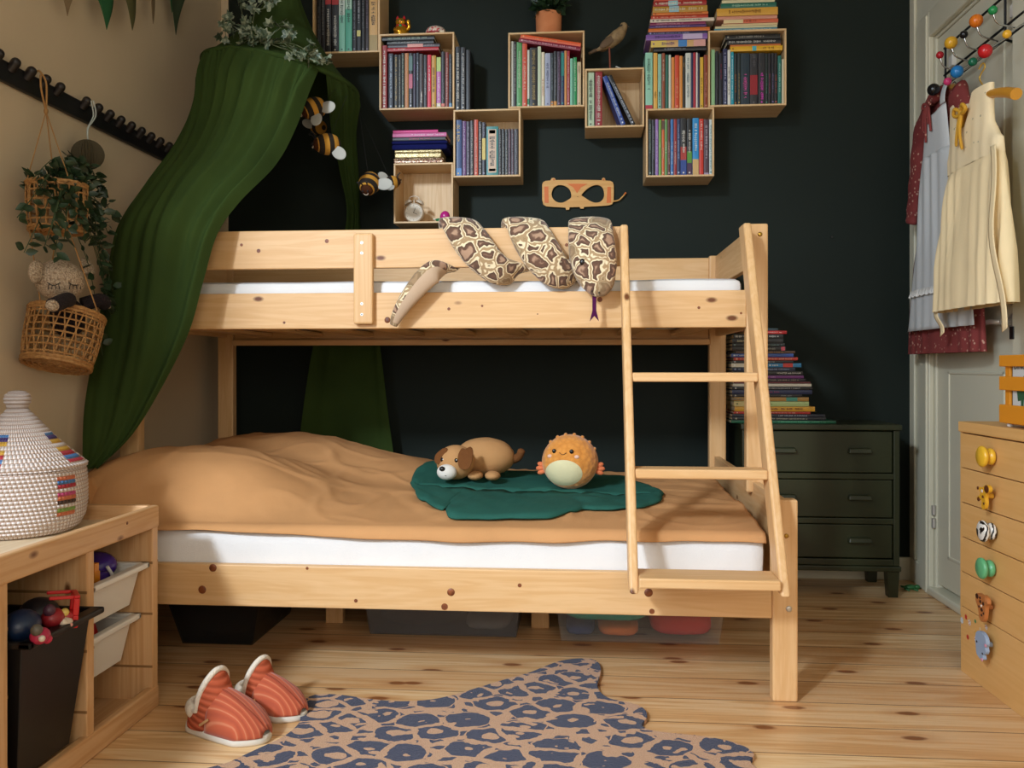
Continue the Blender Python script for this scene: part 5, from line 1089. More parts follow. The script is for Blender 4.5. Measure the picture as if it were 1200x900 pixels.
# ivy garland lying round the front of the hoop
M_ivy = NT('variegated_ivy'); s = M_ivy; co = s.coord(); nz = s.noise(co, 70, 2); s.base(s.ramp(nz, [(0.44, rgb('#3C4C36')), (0.62, rgb('#8C9278'))])); s.b.inputs['Roughness'].default_value = 0.5; M_ivym = s.m
iv = thing('ivy_garland', 'variegated ivy garland twined over the front of the canopy hoop', 'garland', hoop(-pi/2))
rng = random.Random(11); ql, qs = MB(), MB()
def ivy_leaf(q, p, d, size):
    R = align(V(d).normalized(), (rng.uniform(-1, 1), rng.uniform(-1, 1), rng.uniform(-.2, 1))) @ Rz(rng.uniform(0, 6.28))
    o = [(0, 0), (0.30, -0.12), (0.52, 0.10), (0.30, 0.36), (0.46, 0.62), (0.17, 0.62), (0, 1.05), (-0.17, 0.62), (-0.46, 0.62), (-0.30, 0.36), (-0.52, 0.10), (-0.30, -0.12)]
    vs = [V(p)+R @ V((x*size, -0.18*size*abs(x), y*size)) for x, y in o]+[V(p)+R @ V((0, 0.05*size, 0.35*size))]
    q.add(vs, [(i, (i+1) % 12, 12) for i in range(12)], 0, False)
strands = [[q_-V((0,0,-0.03)) for q_ in st] for st in [[P(262, 28, 3.0), P(268, 60, 2.98), P(292, 55, 2.95), P(300, 20, 2.97), P(318, 8, 3.0)], [P(268, 40, 2.96), P(285, 50, 2.95), P(310, 60, 2.94), P(345, 62, 2.95), P(372, 78, 2.98), P(388, 82, 3.02)],
           [P(280, 10, 3.0), P(290, 40, 2.96), P(316, 50, 2.95), P(336, 38, 2.96), P(340, 55, 2.95)], [P(318, 62, 2.94), P(340, 70, 2.94), P(362, 80, 2.96), P(380, 84, 2.99)], [P(288, -10, 3.0), P(282, 14, 2.99), P(296, 22, 2.97), P(318, 14, 2.98), P(312, -8, 3.0)], [P(330, 58, 2.94), P(352, 74, 2.95), P(376, 76, 2.98)], [P(264, 34, 2.97), P(280, 44, 2.95), P(300, 52, 2.94), P(318, 60, 2.94)]]]
for st in strands:
    c = spline(st, 9); qs.tube(c, 0.0014, 5)
    for p in c:
        for _ in range(rng.choice((0, 0, 1, 1))):
            d = V((rng.uniform(-1, 1), rng.uniform(-1, 0.3), rng.uniform(-0.8, 0.8))); ivy_leaf(ql, p+V((rng.uniform(-.02, .02), rng.uniform(-.02, .01), rng.uniform(-.015, .02))), d, rng.uniform(0.026, 0.042))
ql.build('ivy_leaves', M_ivym, iv, fix=False); qs.build('ivy_stem', plain('#5B6244', 0.7), iv)
# bees hanging from the hoop
M_bee = NT('striped_felt'); s = M_bee; tc = s.n('ShaderNodeTexCoord'); sp = s.n('ShaderNodeSeparateXYZ'); s.l(tc, 'Object', sp, 0)
st = s.math('SINE', s.math('MULTIPLY', (sp, 'X'), 172)); k = s.math('GREATER_THAN', st, 0.0); s.base(s.mix(k, rgb('#21160C'), rgb('#C48A2C'))); s.b.inputs['Roughness'].default_value = 0.9; s.bump(s.noise(s.coord(), 300, 2), 0.5, 0.004); M_beem = s.m
M_wing = fabric('#B9B6AC', 900, 0.8, 0.05, 0.2, 'wing_felt')
def bee(u, v, Y, head, wings, label, size=0.044, hang=None):
    """head: direction of the face; wings: list of (direction, reach)"""
    p = P(u, v, Y); t = thing('felt_bee', label, 'toy bee', p, 'felt bees of the hanging mobile')
    h = V(head).normalized(); up = V((0, 0, 1)); y = up.cross(h).normalized() if abs(h.z) < 0.95 else V((0, 1, 0)); z = h.cross(y); R = Matrix((h, y, z)).transposed(); t.rotation_euler = R.to_euler()
    q = MB(); q.ell((0, 0, 0), size*1.15, size*0.92, size*0.92); o = q.build('body', M_beem, None); o.parent = t
    q = MB(); q.ell((size*0.86, 0, 0), size*0.40, size*0.56, size*0.54); o = q.build('face', fabric('#4A2814', 500, 0.9, .1, .3), None); o.parent = t
    q = MB()
    for sg in (-1, 1): q.ell((size*1.30, sg*size*0.22, size*0.12), size*0.09, size*0.09, size*0.09, nu=10, nv=8)
    o = q.build('eyes', M_black, None); o.parent = t
    q = MB(); q.tube([V((size*1.30, size*0.20*cos(a), -size*0.10-size*0.16*sin(a))) for a in [pi*k/8 for k in range(9)]], size*0.035, 6); o = q.build('mouth', plain('#C9B49C', 0.8), None); o.parent = t
    Ri = R.inverted()
    for w in wings:
        d = Ri @ V(w).normalized(); Rw = align(d, Ri @ V((0, 1, 0)))
        q = MB(); q.ell(d*size*1.40, size*0.52, size*0.10, size*0.78, R=Rw); o = q.build('wing', M_wing, None); o.parent = t
    q = MB()
    for sg in (-1, 1): q.tube(spline([(size*0.95, sg*size*0.2, size*0.5), (size*1.1, sg*size*0.3, size*0.85), (size*1.3, sg*size*0.4, size*1.0)], 5), size*0.05, 6); q.ell((size*1.3, sg*size*0.4, size*1.0), size*.1, size*.1, size*.1, nu=8, nv=6)
    o = q.build('antenna', M_black, None); o.parent = t
    if hang is not None:
        q = MB(); q.tube([R.inverted() @ (V(hang)-p), V((0, 0, 0))], 0.0006, 4); o = q.build('thread', M_thread, None); o.parent = t
    return t
bee(368, 127, 3.12, (-0.75, -0.45, -0.45), [(1, -0.35, -0.05), (0.35, -0.6, -0.95)], 'felt bee peeping out by the left drape, uppermost of the bees', hang=hoop(-0.1*pi))
bee(384, 169, 3.14, (-0.85, -0.45, -0.15), [(0.95, -0.3, -0.75)], 'felt bee hanging in the middle, below the uppermost bee', hang=hoop(-0.05*pi))
bee(373, 149, 3.40, (-0.7, 0.5, 0.2), [(-0.7, -0.8, 0.1)], 'shaded felt bee behind the two bees by the left drape', 0.034, hang=hoop(0.3*pi))
bee(433, 215, 3.30, (-0.10, -0.75, -0.80), [(1.0, -0.25, -0.10)], 'felt bee hanging lowest, beside the alarm clock crate', 0.046, hang=hoop(0.08*pi))
bee(459, 214, 3.42, (0.9, 0.45, 0.25), [(-0.80, -0.55, 0.55), (0.10, -0.9, -0.75)], 'felt bee half hidden behind the alarm clock crate', 0.030, hang=hoop(0.16*pi))
# ================================================================== plush snake wound round the guard board
M_snake = NT('python_plush'); s = M_snake; co = s.coord()
wn = s.n('ShaderNodeTexNoise', Scale=26.0, Detail=2.0); s.l(co[0], co[1], wn, 'Vector'); sc_ = s.n('ShaderNodeVectorMath', operation='SCALE'); sc_.inputs['Scale'].default_value = 0.035; s.l(wn, 'Color', sc_, 0)
ad = s.n('ShaderNodeVectorMath', operation='ADD'); s.l(co[0], co[1], ad, 0); s.l(sc_, 0, ad, 1)
e = s.n('ShaderNodeTexVoronoi', feature='DISTANCE_TO_EDGE', Scale=21.0, Randomness=1.0); s.l(ad, 0, e, 'Vector')
f1 = s.n('ShaderNodeTexVoronoi', feature='F1', Scale=21.0, Randomness=1.0); s.l(ad, 0, f1, 'Vector'); rc_ = s.n('ShaderNodeSeparateColor'); s.l(f1, 'Color', rc_, 0)
ed = (e, 'Distance')
c = s.ramp(ed, [(0.0, rgb('#A88A64')), (0.045, rgb('#A88A64')), (0.065, rgb('#EAD6B0')), (0.115, rgb('#EAD6B0')), (0.14, rgb('#553A2A')), (0.27, rgb('#6C4C3A')), (0.33, rgb('#B08C70'))])
c = s.mix(s.math('MULTIPLY', s.math('GREATER_THAN', (rc_, 0), 0.80), 0.75), c, rgb('#977C58'))
s.base(c); s.b.inputs['Roughness'].default_value = 0.9; s.b.inputs['Sheen Weight'].default_value = 0.25; s.bump(s.noise(co, 260, 2), 0.5, 0.004); M_snakem = s.m
M_belly = fabric('#C3A78C', 400, 0.9, 0.06, 0.3, 'snake_belly')
sk = thing('toy_snake', 'patterned plush snake wound round the top guard board of the bunk bed', 'toy', P(600, 300, 2.6))
YA = YU+0.011       # middle plane of the guard board
path = [ # u, v, Y, half width, half thickness
 (461, 381, 2.612, .012, .010), (468, 366, 2.604, .021, .015), (480, 348, 2.600, .028, .019), (495, 330, 2.603, .034, .021), (508, 319, 2.612, .036, .018), (519, 318, 2.650, .034, .0105), (528, 309, 2.690, .036, .016), (532, 288, 2.702, .042, .022), (532, 270, 2.690, .048, .022), (534, 260.5, 2.661, .054, .016),
 (540, 266, 2.634, .056, .020), (552, 283, 2.618, .057, .029), (568, 303, 2.614, .054, .030), (586, 317, 2.620, .046, .024), (604, 318.5, 2.650, .038, .0105), (612, 308, 2.690, .044, .018), (612, 288, 2.702, .052, .024), (609, 271, 2.690, .058, .022), (611, 260.5, 2.661, .062, .016),
 (617, 266, 2.634, .062, .020), (626, 283, 2.616, .062, .030), (640, 305, 2.612, .060, .031), (656, 320, 2.620, .050, .024), (675, 318.5, 2.650, .042, .0105), (690, 309, 2.690, .048, .018), (694, 290, 2.702, .055, .024), (692, 272, 2.690, .062, .022), (691, 260.5, 2.661, .066, .017),
 (692, 267, 2.632, .068, .022), (693, 282, 2.610, .070, .034), (695, 300, 2.600, .072, .040), (698, 318, 2.592, .065, .040), (702, 333, 2.588, .050, .033), (704, 342, 2.590, .033, .022), (705, 346.5, 2.594, .014, .010)]
P3 = [P(a[0], a[1], a[2]) for a in path]
axis_c = lambda x: V((x, YA, zat(600, 290, YA)))
cp, cw, ct = [], [], []
N_ = 6
cp = spline(P3, N_)
for i in range(len(path)-1):
    for k in range(N_): cw.append(lerp(path[i][3], path[i+1][3], k/N_)); ct.append(lerp(path[i][4], path[i+1][4], k/N_))
cw.append(path[-1][3]); ct.append(path[-1][4])
q = MB(); n = 22; vs = []; fs = []; mm = []
frames = []
for i, p in enumerate(cp):
    t_ = (cp[min(i+1, len(cp)-1)]-cp[max(i-1, 0)]).normalized()
    rad = p-axis_c(p.x); rad.z *= (0.5 if p.z > axis_c(0).z-0.06 else 0.15); rad -= t_*rad.dot(t_); rad.normalize()
    if frames: rad = (rad*0.6+frames[-1][1]*0.4); rad -= t_*rad.dot(t_); rad.normalize()
    side = t_.cross(rad); frames.append((t_, rad, side))
    for j in range(n):
        a = 2*pi*j/n; vs.append(p+side*cw[i]*cos(a)+rad*ct[i]*(abs(sin(a))**0.85)*(1 if sin(a) >= 0 else -1))
for i in range(len(cp)-1):
    for j in range(n): fs.append((i*n+j, i*n+(j+1) % n, (i+1)*n+(j+1) % n, (i+1)*n+j))
fs += [tuple(range(n-1, -1, -1)), tuple((len(cp)-1)*n+j for j in range(n))]
q.add(vs, fs, 0, True); o = q.build('snake_body', [M_snakem, M_belly], sk, angle=80)
for k, p in enumerate(o.data.polygons):      # the belly side of the twisted tail shows a plain strip
    i, j = k//n, k % n
    if k < (len(cp)-1)*n and 2 <= i < 5*N_ and 1 <= j <= 6: p.material_index = 1
for u, v, Y in ((682.5, 307, 2.564), (719, 307, 2.585)):
    p = P(u, v, Y); ey = MB(); ey.ell(p, 0.0085, 0.006, 0.0105); e_ = ey.build('eye', plain('#0E0A08', 0.1), sk)
for u, v in ((694, 341), (702, 343)): 
    p = P(u, v, 2.566); ey = MB(); ey.ell(p, 0.003, 0.003, 0.002, nu=8, nv=6); ey.build('nostril', M_black, sk)
q = MB(); M_tng = fabric('#4A1240', 500, 0.8, .05, .2)
ton = [(-0.006, 0), (-0.006, -0.052), (-0.014, -0.084), (0.0, -0.068), (0.014, -0.084), (0.006, -0.052), (0.006, 0)]
b0 = P(696.5, 344, 2.592)
q.prism([ton], lambda a, b, t: V((b0.x+a, b0.y+t+0.004*sin(b*40), b0.z+b)), 0.003); q.build('tongue', M_tng, sk)
q = MB(); mc = P(700, 345, 2.575)
# ================================================================== plush animals on the mat
def rest(u, v): p = PF(u, v, 0.47); return V((p.x, p.y, cover_z(p.x, p.y)+0.026))
dg = rest(553, 570)
dog = thing('plush_dog', 'tan plush dog with brown ears and a white muzzle lying on the leaf mat', 'toy', dg)
M_dog = fabric('#B98A5A', 300, 0.95, 0.05, 0.4, 'tan_plush'); M_ear = fabric('#6E4424', 300, 0.95, 0.06, 0.4, 'brown_plush'); M_wp = fabric('#DCD6CC', 300, 0.95, 0.04, 0.4, 'white_plush')
S = dep(dg.x, dg.y)/1000      # metres per pixel there
q = MB(); q.ell(dg+V((14*S, 0.05, 23*S)), 36*S, 0.085, 23*S, R=Rz(0.0), nu=32, nv=18, fn=lambda d: 1+0.05*d.x*-0.4+0.02*mnoise.noise(d*3)); q.build('body', M_dog, dog)
hd = dg+V((-17*S, -0.045, 20*S))
q = MB(); q.ell(hd, 22*S, 0.062, 20*S, nu=28, nv=16); q.build('head', M_dog, dog)
mz = hd+V((-7*S, -0.058, -9*S))
q = MB(); q.ell(mz, 11.5*S, 0.028, 9*S); mzo = q.build('muzzle', M_wp, dog)
q = MB(); q.ell(mz+V((-4*S, -0.024, 4.5*S)), 3.4*S, 0.008, 2.8*S, nu=14, nv=10); q.build('nose', plain('#120E0E', 0.3), mzo)
q = MB(); b = mz+V((0, -0.0275, -1*S)); q.tube([b+V((-3*S+6*S*k/8, 0.002*abs(k-4), -2.6*S*sin(pi*k/8)*0.8)) for k in range(9)], 0.0009, 5); q.build('mouth', M_black, mzo)
for ux, wv in ((-12.5, 0), (3.5, 1)):
    e = hd+V((ux*S, -0.052+(0.012 if not wv else 0), 4*S)); q = MB(); q.ell(e, 3.4*S, 0.007, 4.2*S, nu=16, nv=10); eo = q.build('eye_patch', plain('#C9A94A' if wv else '#3A2A1E', 0.4), dog)
    q = MB(); q.ell(e+V((0, -0.005, 0)), 2.3*S, 0.005, 2.8*S, nu=14, nv=8); q.ell(e+V((0.7*S, -0.0095, 1*S)), 0.7*S, 0.002, 0.7*S, m=1, nu=8, nv=6); q.build('eye', [plain('#0B0A0A', 0.1), M_wp], eo)
for pts_, off in (([(0, 0), (6, 3), (9, -3), (7, -17), (2, -22), (-6, -20), (-8, -8), (-4, 1)], (14, 17)), ([(0, 0), (5, 0), (4, -8), (-4, -17), (-9, -15), (-8, -7)], (-13, 17))):
    base = hd+V((off[0]*S, -0.050 if off[0] > 0 else -0.02, off[1]*S)); q = MB(); oc = [tuple(p[:2]) for p in spline([(a*S, b*S, 0) for a, b in pts_]+[(pts_[0][0]*S, pts_[0][1]*S, 0)], 4)[:-1]]
    q.prism([oc], lambda a, b, t, base=base: base+V((a, -0.020+t+6*(a*a)*1.0-0.12*abs(b), b)), 0.010); q.build('ear', M_ear, dog, bevel=0.003)
for px in (6, 26):
    q = MB(); q.ell(dg+V((px*S, -0.045, 5*S)), 9*S, 0.035, 5.5*S); q.build('paw', M_dog, dog)
q = MB(); q.tube(spline([dg+V((48*S, 0.05, 20*S)), dg+V((55*S, 0.03, 25*S)), dg+V((58*S, 0.02, 33*S))], 5), [5*S]*5+[4.5*S]*5+[3*S], 10); q.build('tail', M_ear, dog)
fs_ = rest(668, 574)
fish = thing('plush_fish', 'round orange plush fish with a cream belly and pink fins on the leaf mat', 'toy', fs_)
M_orp = NT('orange_plush'); s = M_orp; co = s.coord(); vo = s.voro(co, 62); s.base(s.ramp((vo, 'Distance'), [(0.0, rgb('#DE9440')), (0.9, rgb('#C67C2C'))])); s.b.inputs['Roughness'].default_value = 0.9; s.b.inputs['Sheen Weight'].default_value = 0.3; s.bump(s.math('SUBTRACT', 1.0, (vo, 'Distance')), 0.35, 0.008); M_orp = s.m
S = dep(fs_.x, fs_.y)/1000; fc = fs_+V((0, 0, 31*S)); RX, RY, RZ = 33*S, 0.072, 33*S
egg = lambda d: 1-0.06*max(0, d.z)*(1 if True else 0)
q = MB(); q.ell(fc, RX, RY, RZ, nu=40, nv=26, fn=egg); q.build('body', M_orp, fish)
def onfish(a, b, out=0.0):
    x, z = a*S, b*S; k = max(0.02, 1-(x/RX)**2-(z/RZ)**2); return fc+V((x, -RY*sqrt(k)-out, z))
q = MB()
def belly(a, b):
    th_ = 2*pi*a; r = b; return onfish(-7+21.5*r*cos(th_), -13+16.5*r*sin(th_)*(1.0 if sin(th_) > 0 else 0.88), 0.004*(1-r**4)+0.0005)
q.grid(belly, 36, 8, wrap=True); q.build('belly', fabric('#D6CDA2', 300, 0.95, 0.04, 0.3, 'cream_plush'), fish)
for a in (-18, 2):
    q = MB(); q.ell(onfish(a, 13), 2.5*S, 0.004, 2.6*S, nu=14, nv=8); q.build('eye', plain('#14100E', 0.3), fish)
q = MB(); q.tube([onfish(-12+8*k/8, 11.8-2.4*sin(pi*k/8), 0.0008) for k in range(9)], 0.0009, 5); q.build('mouth', M_thread, fish)
for a in (-23, 8):
    q = MB(); q.ell(onfish(a, 7), 2.9*S, 0.003, 2.1*S, nu=14, nv=8); q.build('cheek', fabric('#DFB7A0', 300, 0.9, .04, .2), fish)
for sg, a in ((1, 34), (-1, -33)):
    b = fc+V((a*S*0.88, 0.0, -9*S)); q = MB()
    for k in range(3): q.ell(b+V((sg*(5-abs(k-1)*1.5)*S, 0, (k-1)*4*S)), 6*S, 0.010, 3.2*S, R=Ry(-0.35*(k-1)*sg))
    q.build('fin', fabric('#D6764C', 300, 0.9, .05, .3), fish)
q = MB()
for k in range(7):
    a = 0.25+0.16*k; q.ell(fc+V((RX*cos(pi*(0.15+0.10*k))*0.965, 0, RZ*sin(pi*(0.15+0.10*k))*0.935)), 2.2*S, 0.012, 2.2*S, nu=10, nv=8)
q.build('back_scallops', M_orp, fish)
# ================================================================== green chest of drawers
GX0, GX1, GY, GZ = 0.620, 1.205, 3.335, 0.657
M_gp = wall_paint('dark_green_furniture_paint', '#282C17', 0.04, 0.38, 0.5)
ch = thing('chest_of_drawers', 'dark green painted chest of three drawers behind the bed end', 'chest of drawers', ((GX0+GX1)/2, 3.47, 0))
q = MB(); yb = 3.612
q.box(GX0, GX0+0.022, GY, yb, 0.12, GZ-0.022).box(GX1-0.022, GX1, GY, yb, 0.12, GZ-0.022).box(GX0+0.022, GX1-0.022, yb-0.012, yb, 0.12, GZ-0.022).box(GX0+0.022, GX1-0.022, GY, yb-0.012, 0.12, 0.145)
for z in (0.289, 0.459): q.box(GX0+0.022, GX1-0.022, GY, GY+0.03, z-0.011, z+0.011)
q.build('carcass', M_gp, ch, bevel=0.003)
q = MB(); q.box(GX0-0.006, GX1+0.006, GY-0.012, yb, GZ-0.022, GZ); q.build('top', M_gp, ch, bevel=0.004)
q = MB(); q.box(GX0-0.004, GX1+0.004, GY-0.008, yb, 0.10, 0.12); q.build('base_moulding', M_gp, ch, bevel=0.004)
for x in (GX0, GX1-0.046):
    for y in (GY, yb-0.045):
        q = MB(); q.hexa([(x+0.006, y+0.004, 0), (x+0.042, y+0.004, 0), (x+0.042, y+0.04, 0), (x+0.006, y+0.04, 0), (x, y, 0.10), (x+0.046, y, 0.10), (x+0.046, y+0.045, 0.10), (x, y+0.045, 0.10)]); q.build('leg', M_gp, ch, bevel=0.003)
for z0, z1 in ((0.149, 0.275), (0.303, 0.445), (0.473, 0.630)):
    q = MB(); x0, x1 = GX0+0.026, GX1-0.026; q.box(x0, x1, GY+0.004, GY+0.022, z0, z1); d_ = q.build('drawer', M_gp, ch, bevel=0.003)
    for hx in (xat(919, GY), xat(1007, GY)):
        zc = (z0+z1)/2+0.006; q = MB(); w_ = 0.044
        q.hexa([(hx-w_, GY-0.020, zc-0.010), (hx+w_, GY-0.020, zc-0.010), (hx+w_, GY+0.004, zc-0.010), (hx-w_, GY+0.004, zc-0.010), (hx-w_*0.92, GY-0.014, zc+0.010), (hx+w_*0.92, GY-0.014, zc+0.010), (hx+w_*0.92, GY+0.004, zc+0.010), (hx-w_*0.92, GY+0.004, zc+0.010)]); q.build('handle', M_gp, d_, bevel=0.005, seg=3)
# ================================================================== light ochre chest on the right
OX, OY1, OZ = 1.094, 2.557, 0.718; YAW = radians(1.0); DXB = 1.352
oc_ = thing('drawer_cabinet', 'ochre wood effect cabinet of drawers with odd animal and round knobs', 'chest of drawers', (OX, OY1, 0))
M_och = wood('ochre_veneer', 1, '#E0B070', '#D6A25E', knots=False, grain=0.8, rough=0.5, seed=11); M_ocz = wood('ochre_veneer_z', 2, '#E0B070', '#D6A25E', knots=False, grain=0.8, rough=0.5, seed=12)
M_seam = plain('#4A2A12', 0.8)
OL = 0.92     # length towards the camera
def obx(q, x0, x1, s0, s1, z0, z1):     # s: distance from the far end towards the camera, x: depth behind the front plane
    d = V((sin(YAW), -cos(YAW), 0)); n_ = V((cos(YAW), sin(YAW), 0)); o_ = V((OX, OY1, 0))
    c = [o_+n_*x+d*s for x, s in ((x0, s0), (x0, s1), (x1, s1), (x1, s0))]
    return q.hexa([V((p.x, p.y, z0)) for p in c]+[V((p.x, p.y, z1)) for p in c])
DD = 0.235
q = MB(); obx(q, 0.004, DD, -0.013, 0.0, 0.160, OZ-0.03); obx(q, 0.004, DD, OL, OL+0.013, 0.160, OZ-0.03); obx(q, DD-0.008, DD, 0.0, OL, 0.0, OZ-0.03); obx(q, 0.016, DD-0.008, 0.0, 0.014, 0, 0.160); obx(q, 0.016, DD-0.008, OL-0.014, OL, 0, 0.160)
q.build('carcass', M_ocz, oc_, bevel=0.002)
q = MB(); obx(q, 0.022, DD-0.01, 0.003, OL-0.003, 0.165, OZ-0.032); q.build('drawer_gap', M_seam, oc_)
q = MB(); obx(q, -0.002, DD, -0.013, OL+0.013, OZ-0.030, OZ); q.build('top', M_och, oc_, bevel=0.003)
LINES = [0.686, 0.586, 0.4865, 0.3875, 0.2875, 0.1875]
ofront = lambda s_, z, out=0.0: V((OX+sin(YAW)*s_-cos(YAW)*out, OY1-cos(YAW)*s_-sin(YAW)*out, z))
def s_of(u): return OY1-OX/tan(atan((u-600)/1000)-TH)
drawers = []
for k in range(5):
    q = MB(); obx(q, 0.0, 0.018, 0.002, OL-0.002, LINES[k+1]+0.0012, LINES[k]-0.0016); drawers.append(q.build('drawer', M_och, oc_, bevel=0.0012))
q = MB(); obx(q, 0.0, 0.018, 0.0, OL, 0.0, LINES[5]-0.0012); plinth = q.build('plinth_panel', M_och, oc_, bevel=0.0012)
def knob_round(k, u, v, col, mat=None, lab=None):
    p = PX(u, v, OX-0.015); R = Ry(-pi/2)
    q = MB(); q.lathe([(0.008, 0.0), (0.020, 0.0005), (0.0225, 0.004), (0.022, 0.010), (0.018, 0.0135), (0.0165, 0.016), (0.0185, 0.0185), (0.0265, 0.0215), (0.0285, 0.026), (0.0275, 0.0305), (0.022, 0.034), (0.0, 0.0355)], (OX-0.0005, p.y, p.z), 28, 0, R)
    o = q.build('knob', mat or plain(col, 0.3), drawers[k]); o['label'] = lab
knob_round(0, 1156.5, 535, '#E2B02E', None, 'shiny yellow round knob')
kz = NT('zebra_stripes'); s = kz; co = s.coord(); wv = s.n('ShaderNodeTexWave', Scale=30.0, Distortion=9.0, Detail=2.0); s.l(co[0], co[1], wv, 'Vector'); s.base(s.mix(s.math('GREATER_THAN', (wv, 'Fac'), 0.62), rgb('#E2DED4'), rgb('#141414'))); s.b.inputs['Roughness'].default_value = 0.35
knob_round(2, 1157.5, 622.5, '#fff', kz.m, 'zebra striped round knob')
knob_round(3, 1156, 666, '#5FA874', None, 'light green round knob')
def flat_knob(parent, u, v, outl, thick, mats, extras=(), stem=True, lab=None, out=0.0):
    """outline given in picture-like units (a sideways, b up) on the cabinet front"""
    p = PX(u, v, OX-0.012); q = MB(); oc = [tuple(t[:2]) for t in spline([(a*1.8, b*1.22, 0) for a, b in outl]+[(outl[0][0]*1.8, outl[0][1]*1.22, 0)], 3)[:-1]]
    fn = lambda a, b, t: V((OX-0.018-out+0.0-t, p.y-a, p.z+b))
    q.prism([oc], fn, thick)
    for a, b, r, m in extras: q.ell(fn(a*1.8, b*1.22, thick*1.0), 0.0022, r*1.5, r*1.2, m=m, nu=10, nv=6)
    if stem: q.cyl(V((OX, p.y, p.z)), V((OX-0.018, p.y, p.z)), 0.007, n=12)
    o = q.build('knob', mats, parent, bevel=0.002); o['label'] = lab; return o
u_ = 0.001
gir = [(-14, 14), (-8, 17), (-2, 14), (4, 22), (12, 26), (19, 21), (18, 12), (12, 8), (8, -2), (9, -14), (6, -26), (0, -30), (-3, -24), (-2, -14), (-7, -8), (-14, -13), (-16, -8), (-10, -2), (-6, 4), (-8, 9)]
flat_knob(drawers[1], 1158, 581, [(a*u_*1.1, b*u_*1.0) for a, b in gir], 0.009, [plain('#D9A228', 0.4), plain('#5A2E12', 0.4), plain('#D8C6B8', .4)], [(0.013, 0.017, 0.009, 1), (-0.012, -0.010, 0.005, 1), (-0.014, 0.014, 0.004, 1), (0.002, -0.002, 0.0035, 1), (-0.001, 0.010, 0.004, 2), (0.005, -0.016, 0.003, 1)], lab='yellow giraffe head knob')
leo = [(-17, 22), (-10, 26), (0, 25), (8, 28), (17, 24), (20, 14), (14, 6), (12, -8), (9, -24), (3, -32), (-5, -30), (-8, -16), (-12, -4), (-18, 8)]
flat_knob(drawers[4], 1157, 711, [(a*u_, b*u_) for a, b in leo], 0.010, [plain('#B5703C', 0.4), plain('#3A1C0E', 0.4), plain('#E0D0BC', .4)], [(-0.013, 0.018, 0.006, 1), (0.013, 0.019, 0.006, 0), (-0.002, 0.010, 0.004, 1), (0.007, 0.009, 0.004, 1), (0.002, -0.006, 0.0045, 1), (-0.003, 0.018, 0.003, 1), (0.002, -0.018, 0.003, 1), (0.001, 0.002, 0.003, 2), (-0.006, -0.002, 0.0028, 1), (0.008, -0.012, 0.0028, 1)], lab='spotted leopard head knob')
ele = [(-16, 18), (-8, 26), (4, 27), (14, 20), (17, 8), (14, 0), (16, -8), (12, -17), (6, -20), (7, -30), (1, -34), (-6, -32), (-14, -26), (-16, -10), (-18, 4)]
flat_knob(plinth, 1156.5, 755, [(a*u_, b*u_) for a, b in ele], 0.010, [plain('#94A6BE', 0.45), plain('#C98A9C', 0.4), plain('#2A2A30', .4)], [(0.015, 0.004, 0.004, 1), (0.004, -0.032, 0.004, 1), (0.006, -0.018, 0.0025, 2), (-0.012, 0.0, 0.0025, 2)], lab='pale blue elephant head knob')
q = MB()
for u, v, r, m in ((1127.5, 727, .0075, 0), (1132, 723, .006, 1), (1136, 729.5, .007, 2), (1142.5, 728, .0045, 3), (1155, 735, .006, 2), (1143.5, 742, .0065, 4), (1134, 746.5, .006, 1), (1143, 749, .006, 2), (1148, 737, .004, 5), (1152, 760, .004, 3)):
    p = PX(u, v, OX); r *= 1.35
    vs = [V((OX+sin(YAW)*s_of(u)-0.0008, p.y+r*cos(2*pi*k/12)*(1.0 if k % 2 else 0.8), p.z+r*sin(2*pi*k/12)*(1.0 if k % 2 else 0.8))) for k in range(12)]; q.add(vs, [tuple(range(12))], m)
    if m in (0, 2):
        for k in range(3): a = k*2.1; q.add([V((OX+sin(YAW)*s_of(u)-0.0013, p.y+r*0.5*cos(a)+r*0.22*cos(2*pi*j/8), p.z+r*0.5*sin(a)+r*0.22*sin(2*pi*j/8))) for j in range(8)], [tuple(range(8))], 1 if m == 2 else 2)
st_ = q.build('stickers', [plain('#C9D2D8', .4), plain('#C23A2E', .4), plain('#DCD6CC', .4), plain('#3F8A5A', .4), plain('#D2A03A', .4), plain('#D9BE96', .4)], plinth, fix=False); st_['label'] = 'small colourful animal stickers'
# ================================================================== orange slatted crate with a dinosaur book
M_oc = plain('#DD8E22', 0.45, name='orange_painted_wood')
kc = thing('toy_crate', 'orange slatted wooden crate standing on the ochre cabinet', 'crate', (1.2, 2.2, OZ))
SX, SY, SL = 1.108, 2.362, 0.46
for z0, z1 in ((0.002, 0.050), (0.088, 0.124), (0.150, 0.180)):
    for x in (SX, SX+0.175):
        q = MB(); q.box(x, x+0.010, SY-SL, SY, OZ+0.008+z0, OZ+0.008+z1); q.build('slat', M_oc, kc, bevel=0.002)
    for y in (SY-0.010, SY-SL):
        q = MB(); q.box(SX+0.010, SX+0.175, y, y+0.010, OZ+0.008+z0, OZ+0.008+z1); q.build('slat', M_oc, kc, bevel=0.002)
for x in (SX+0.0105, SX+0.149):
    for y in (SY-0.036, SY-SL+0.011):
        q = MB(); q.box(x, x+0.025, y, y+0.025, OZ+0.008, OZ+0.188); q.build('corner_post', M_oc, kc, bevel=0.002)
q = MB(); q.box(SX+0.011, SX+0.174, SY-SL+0.011, SY-0.011, OZ+0.008, OZ+0.014); q.build('crate_floor', M_oc, kc)
for x in (SX+0.015, SX+0.16):
    for y in (SY-0.03, SY-SL+0.03):
        q = MB(); q.lathe([(0.006, 0), (0.008, 0.002), (0.008, 0.008)], (x, y, OZ+0.0005), 12); q.build('foot', M_white_plastic, kc)
bkx = SX+0.0135
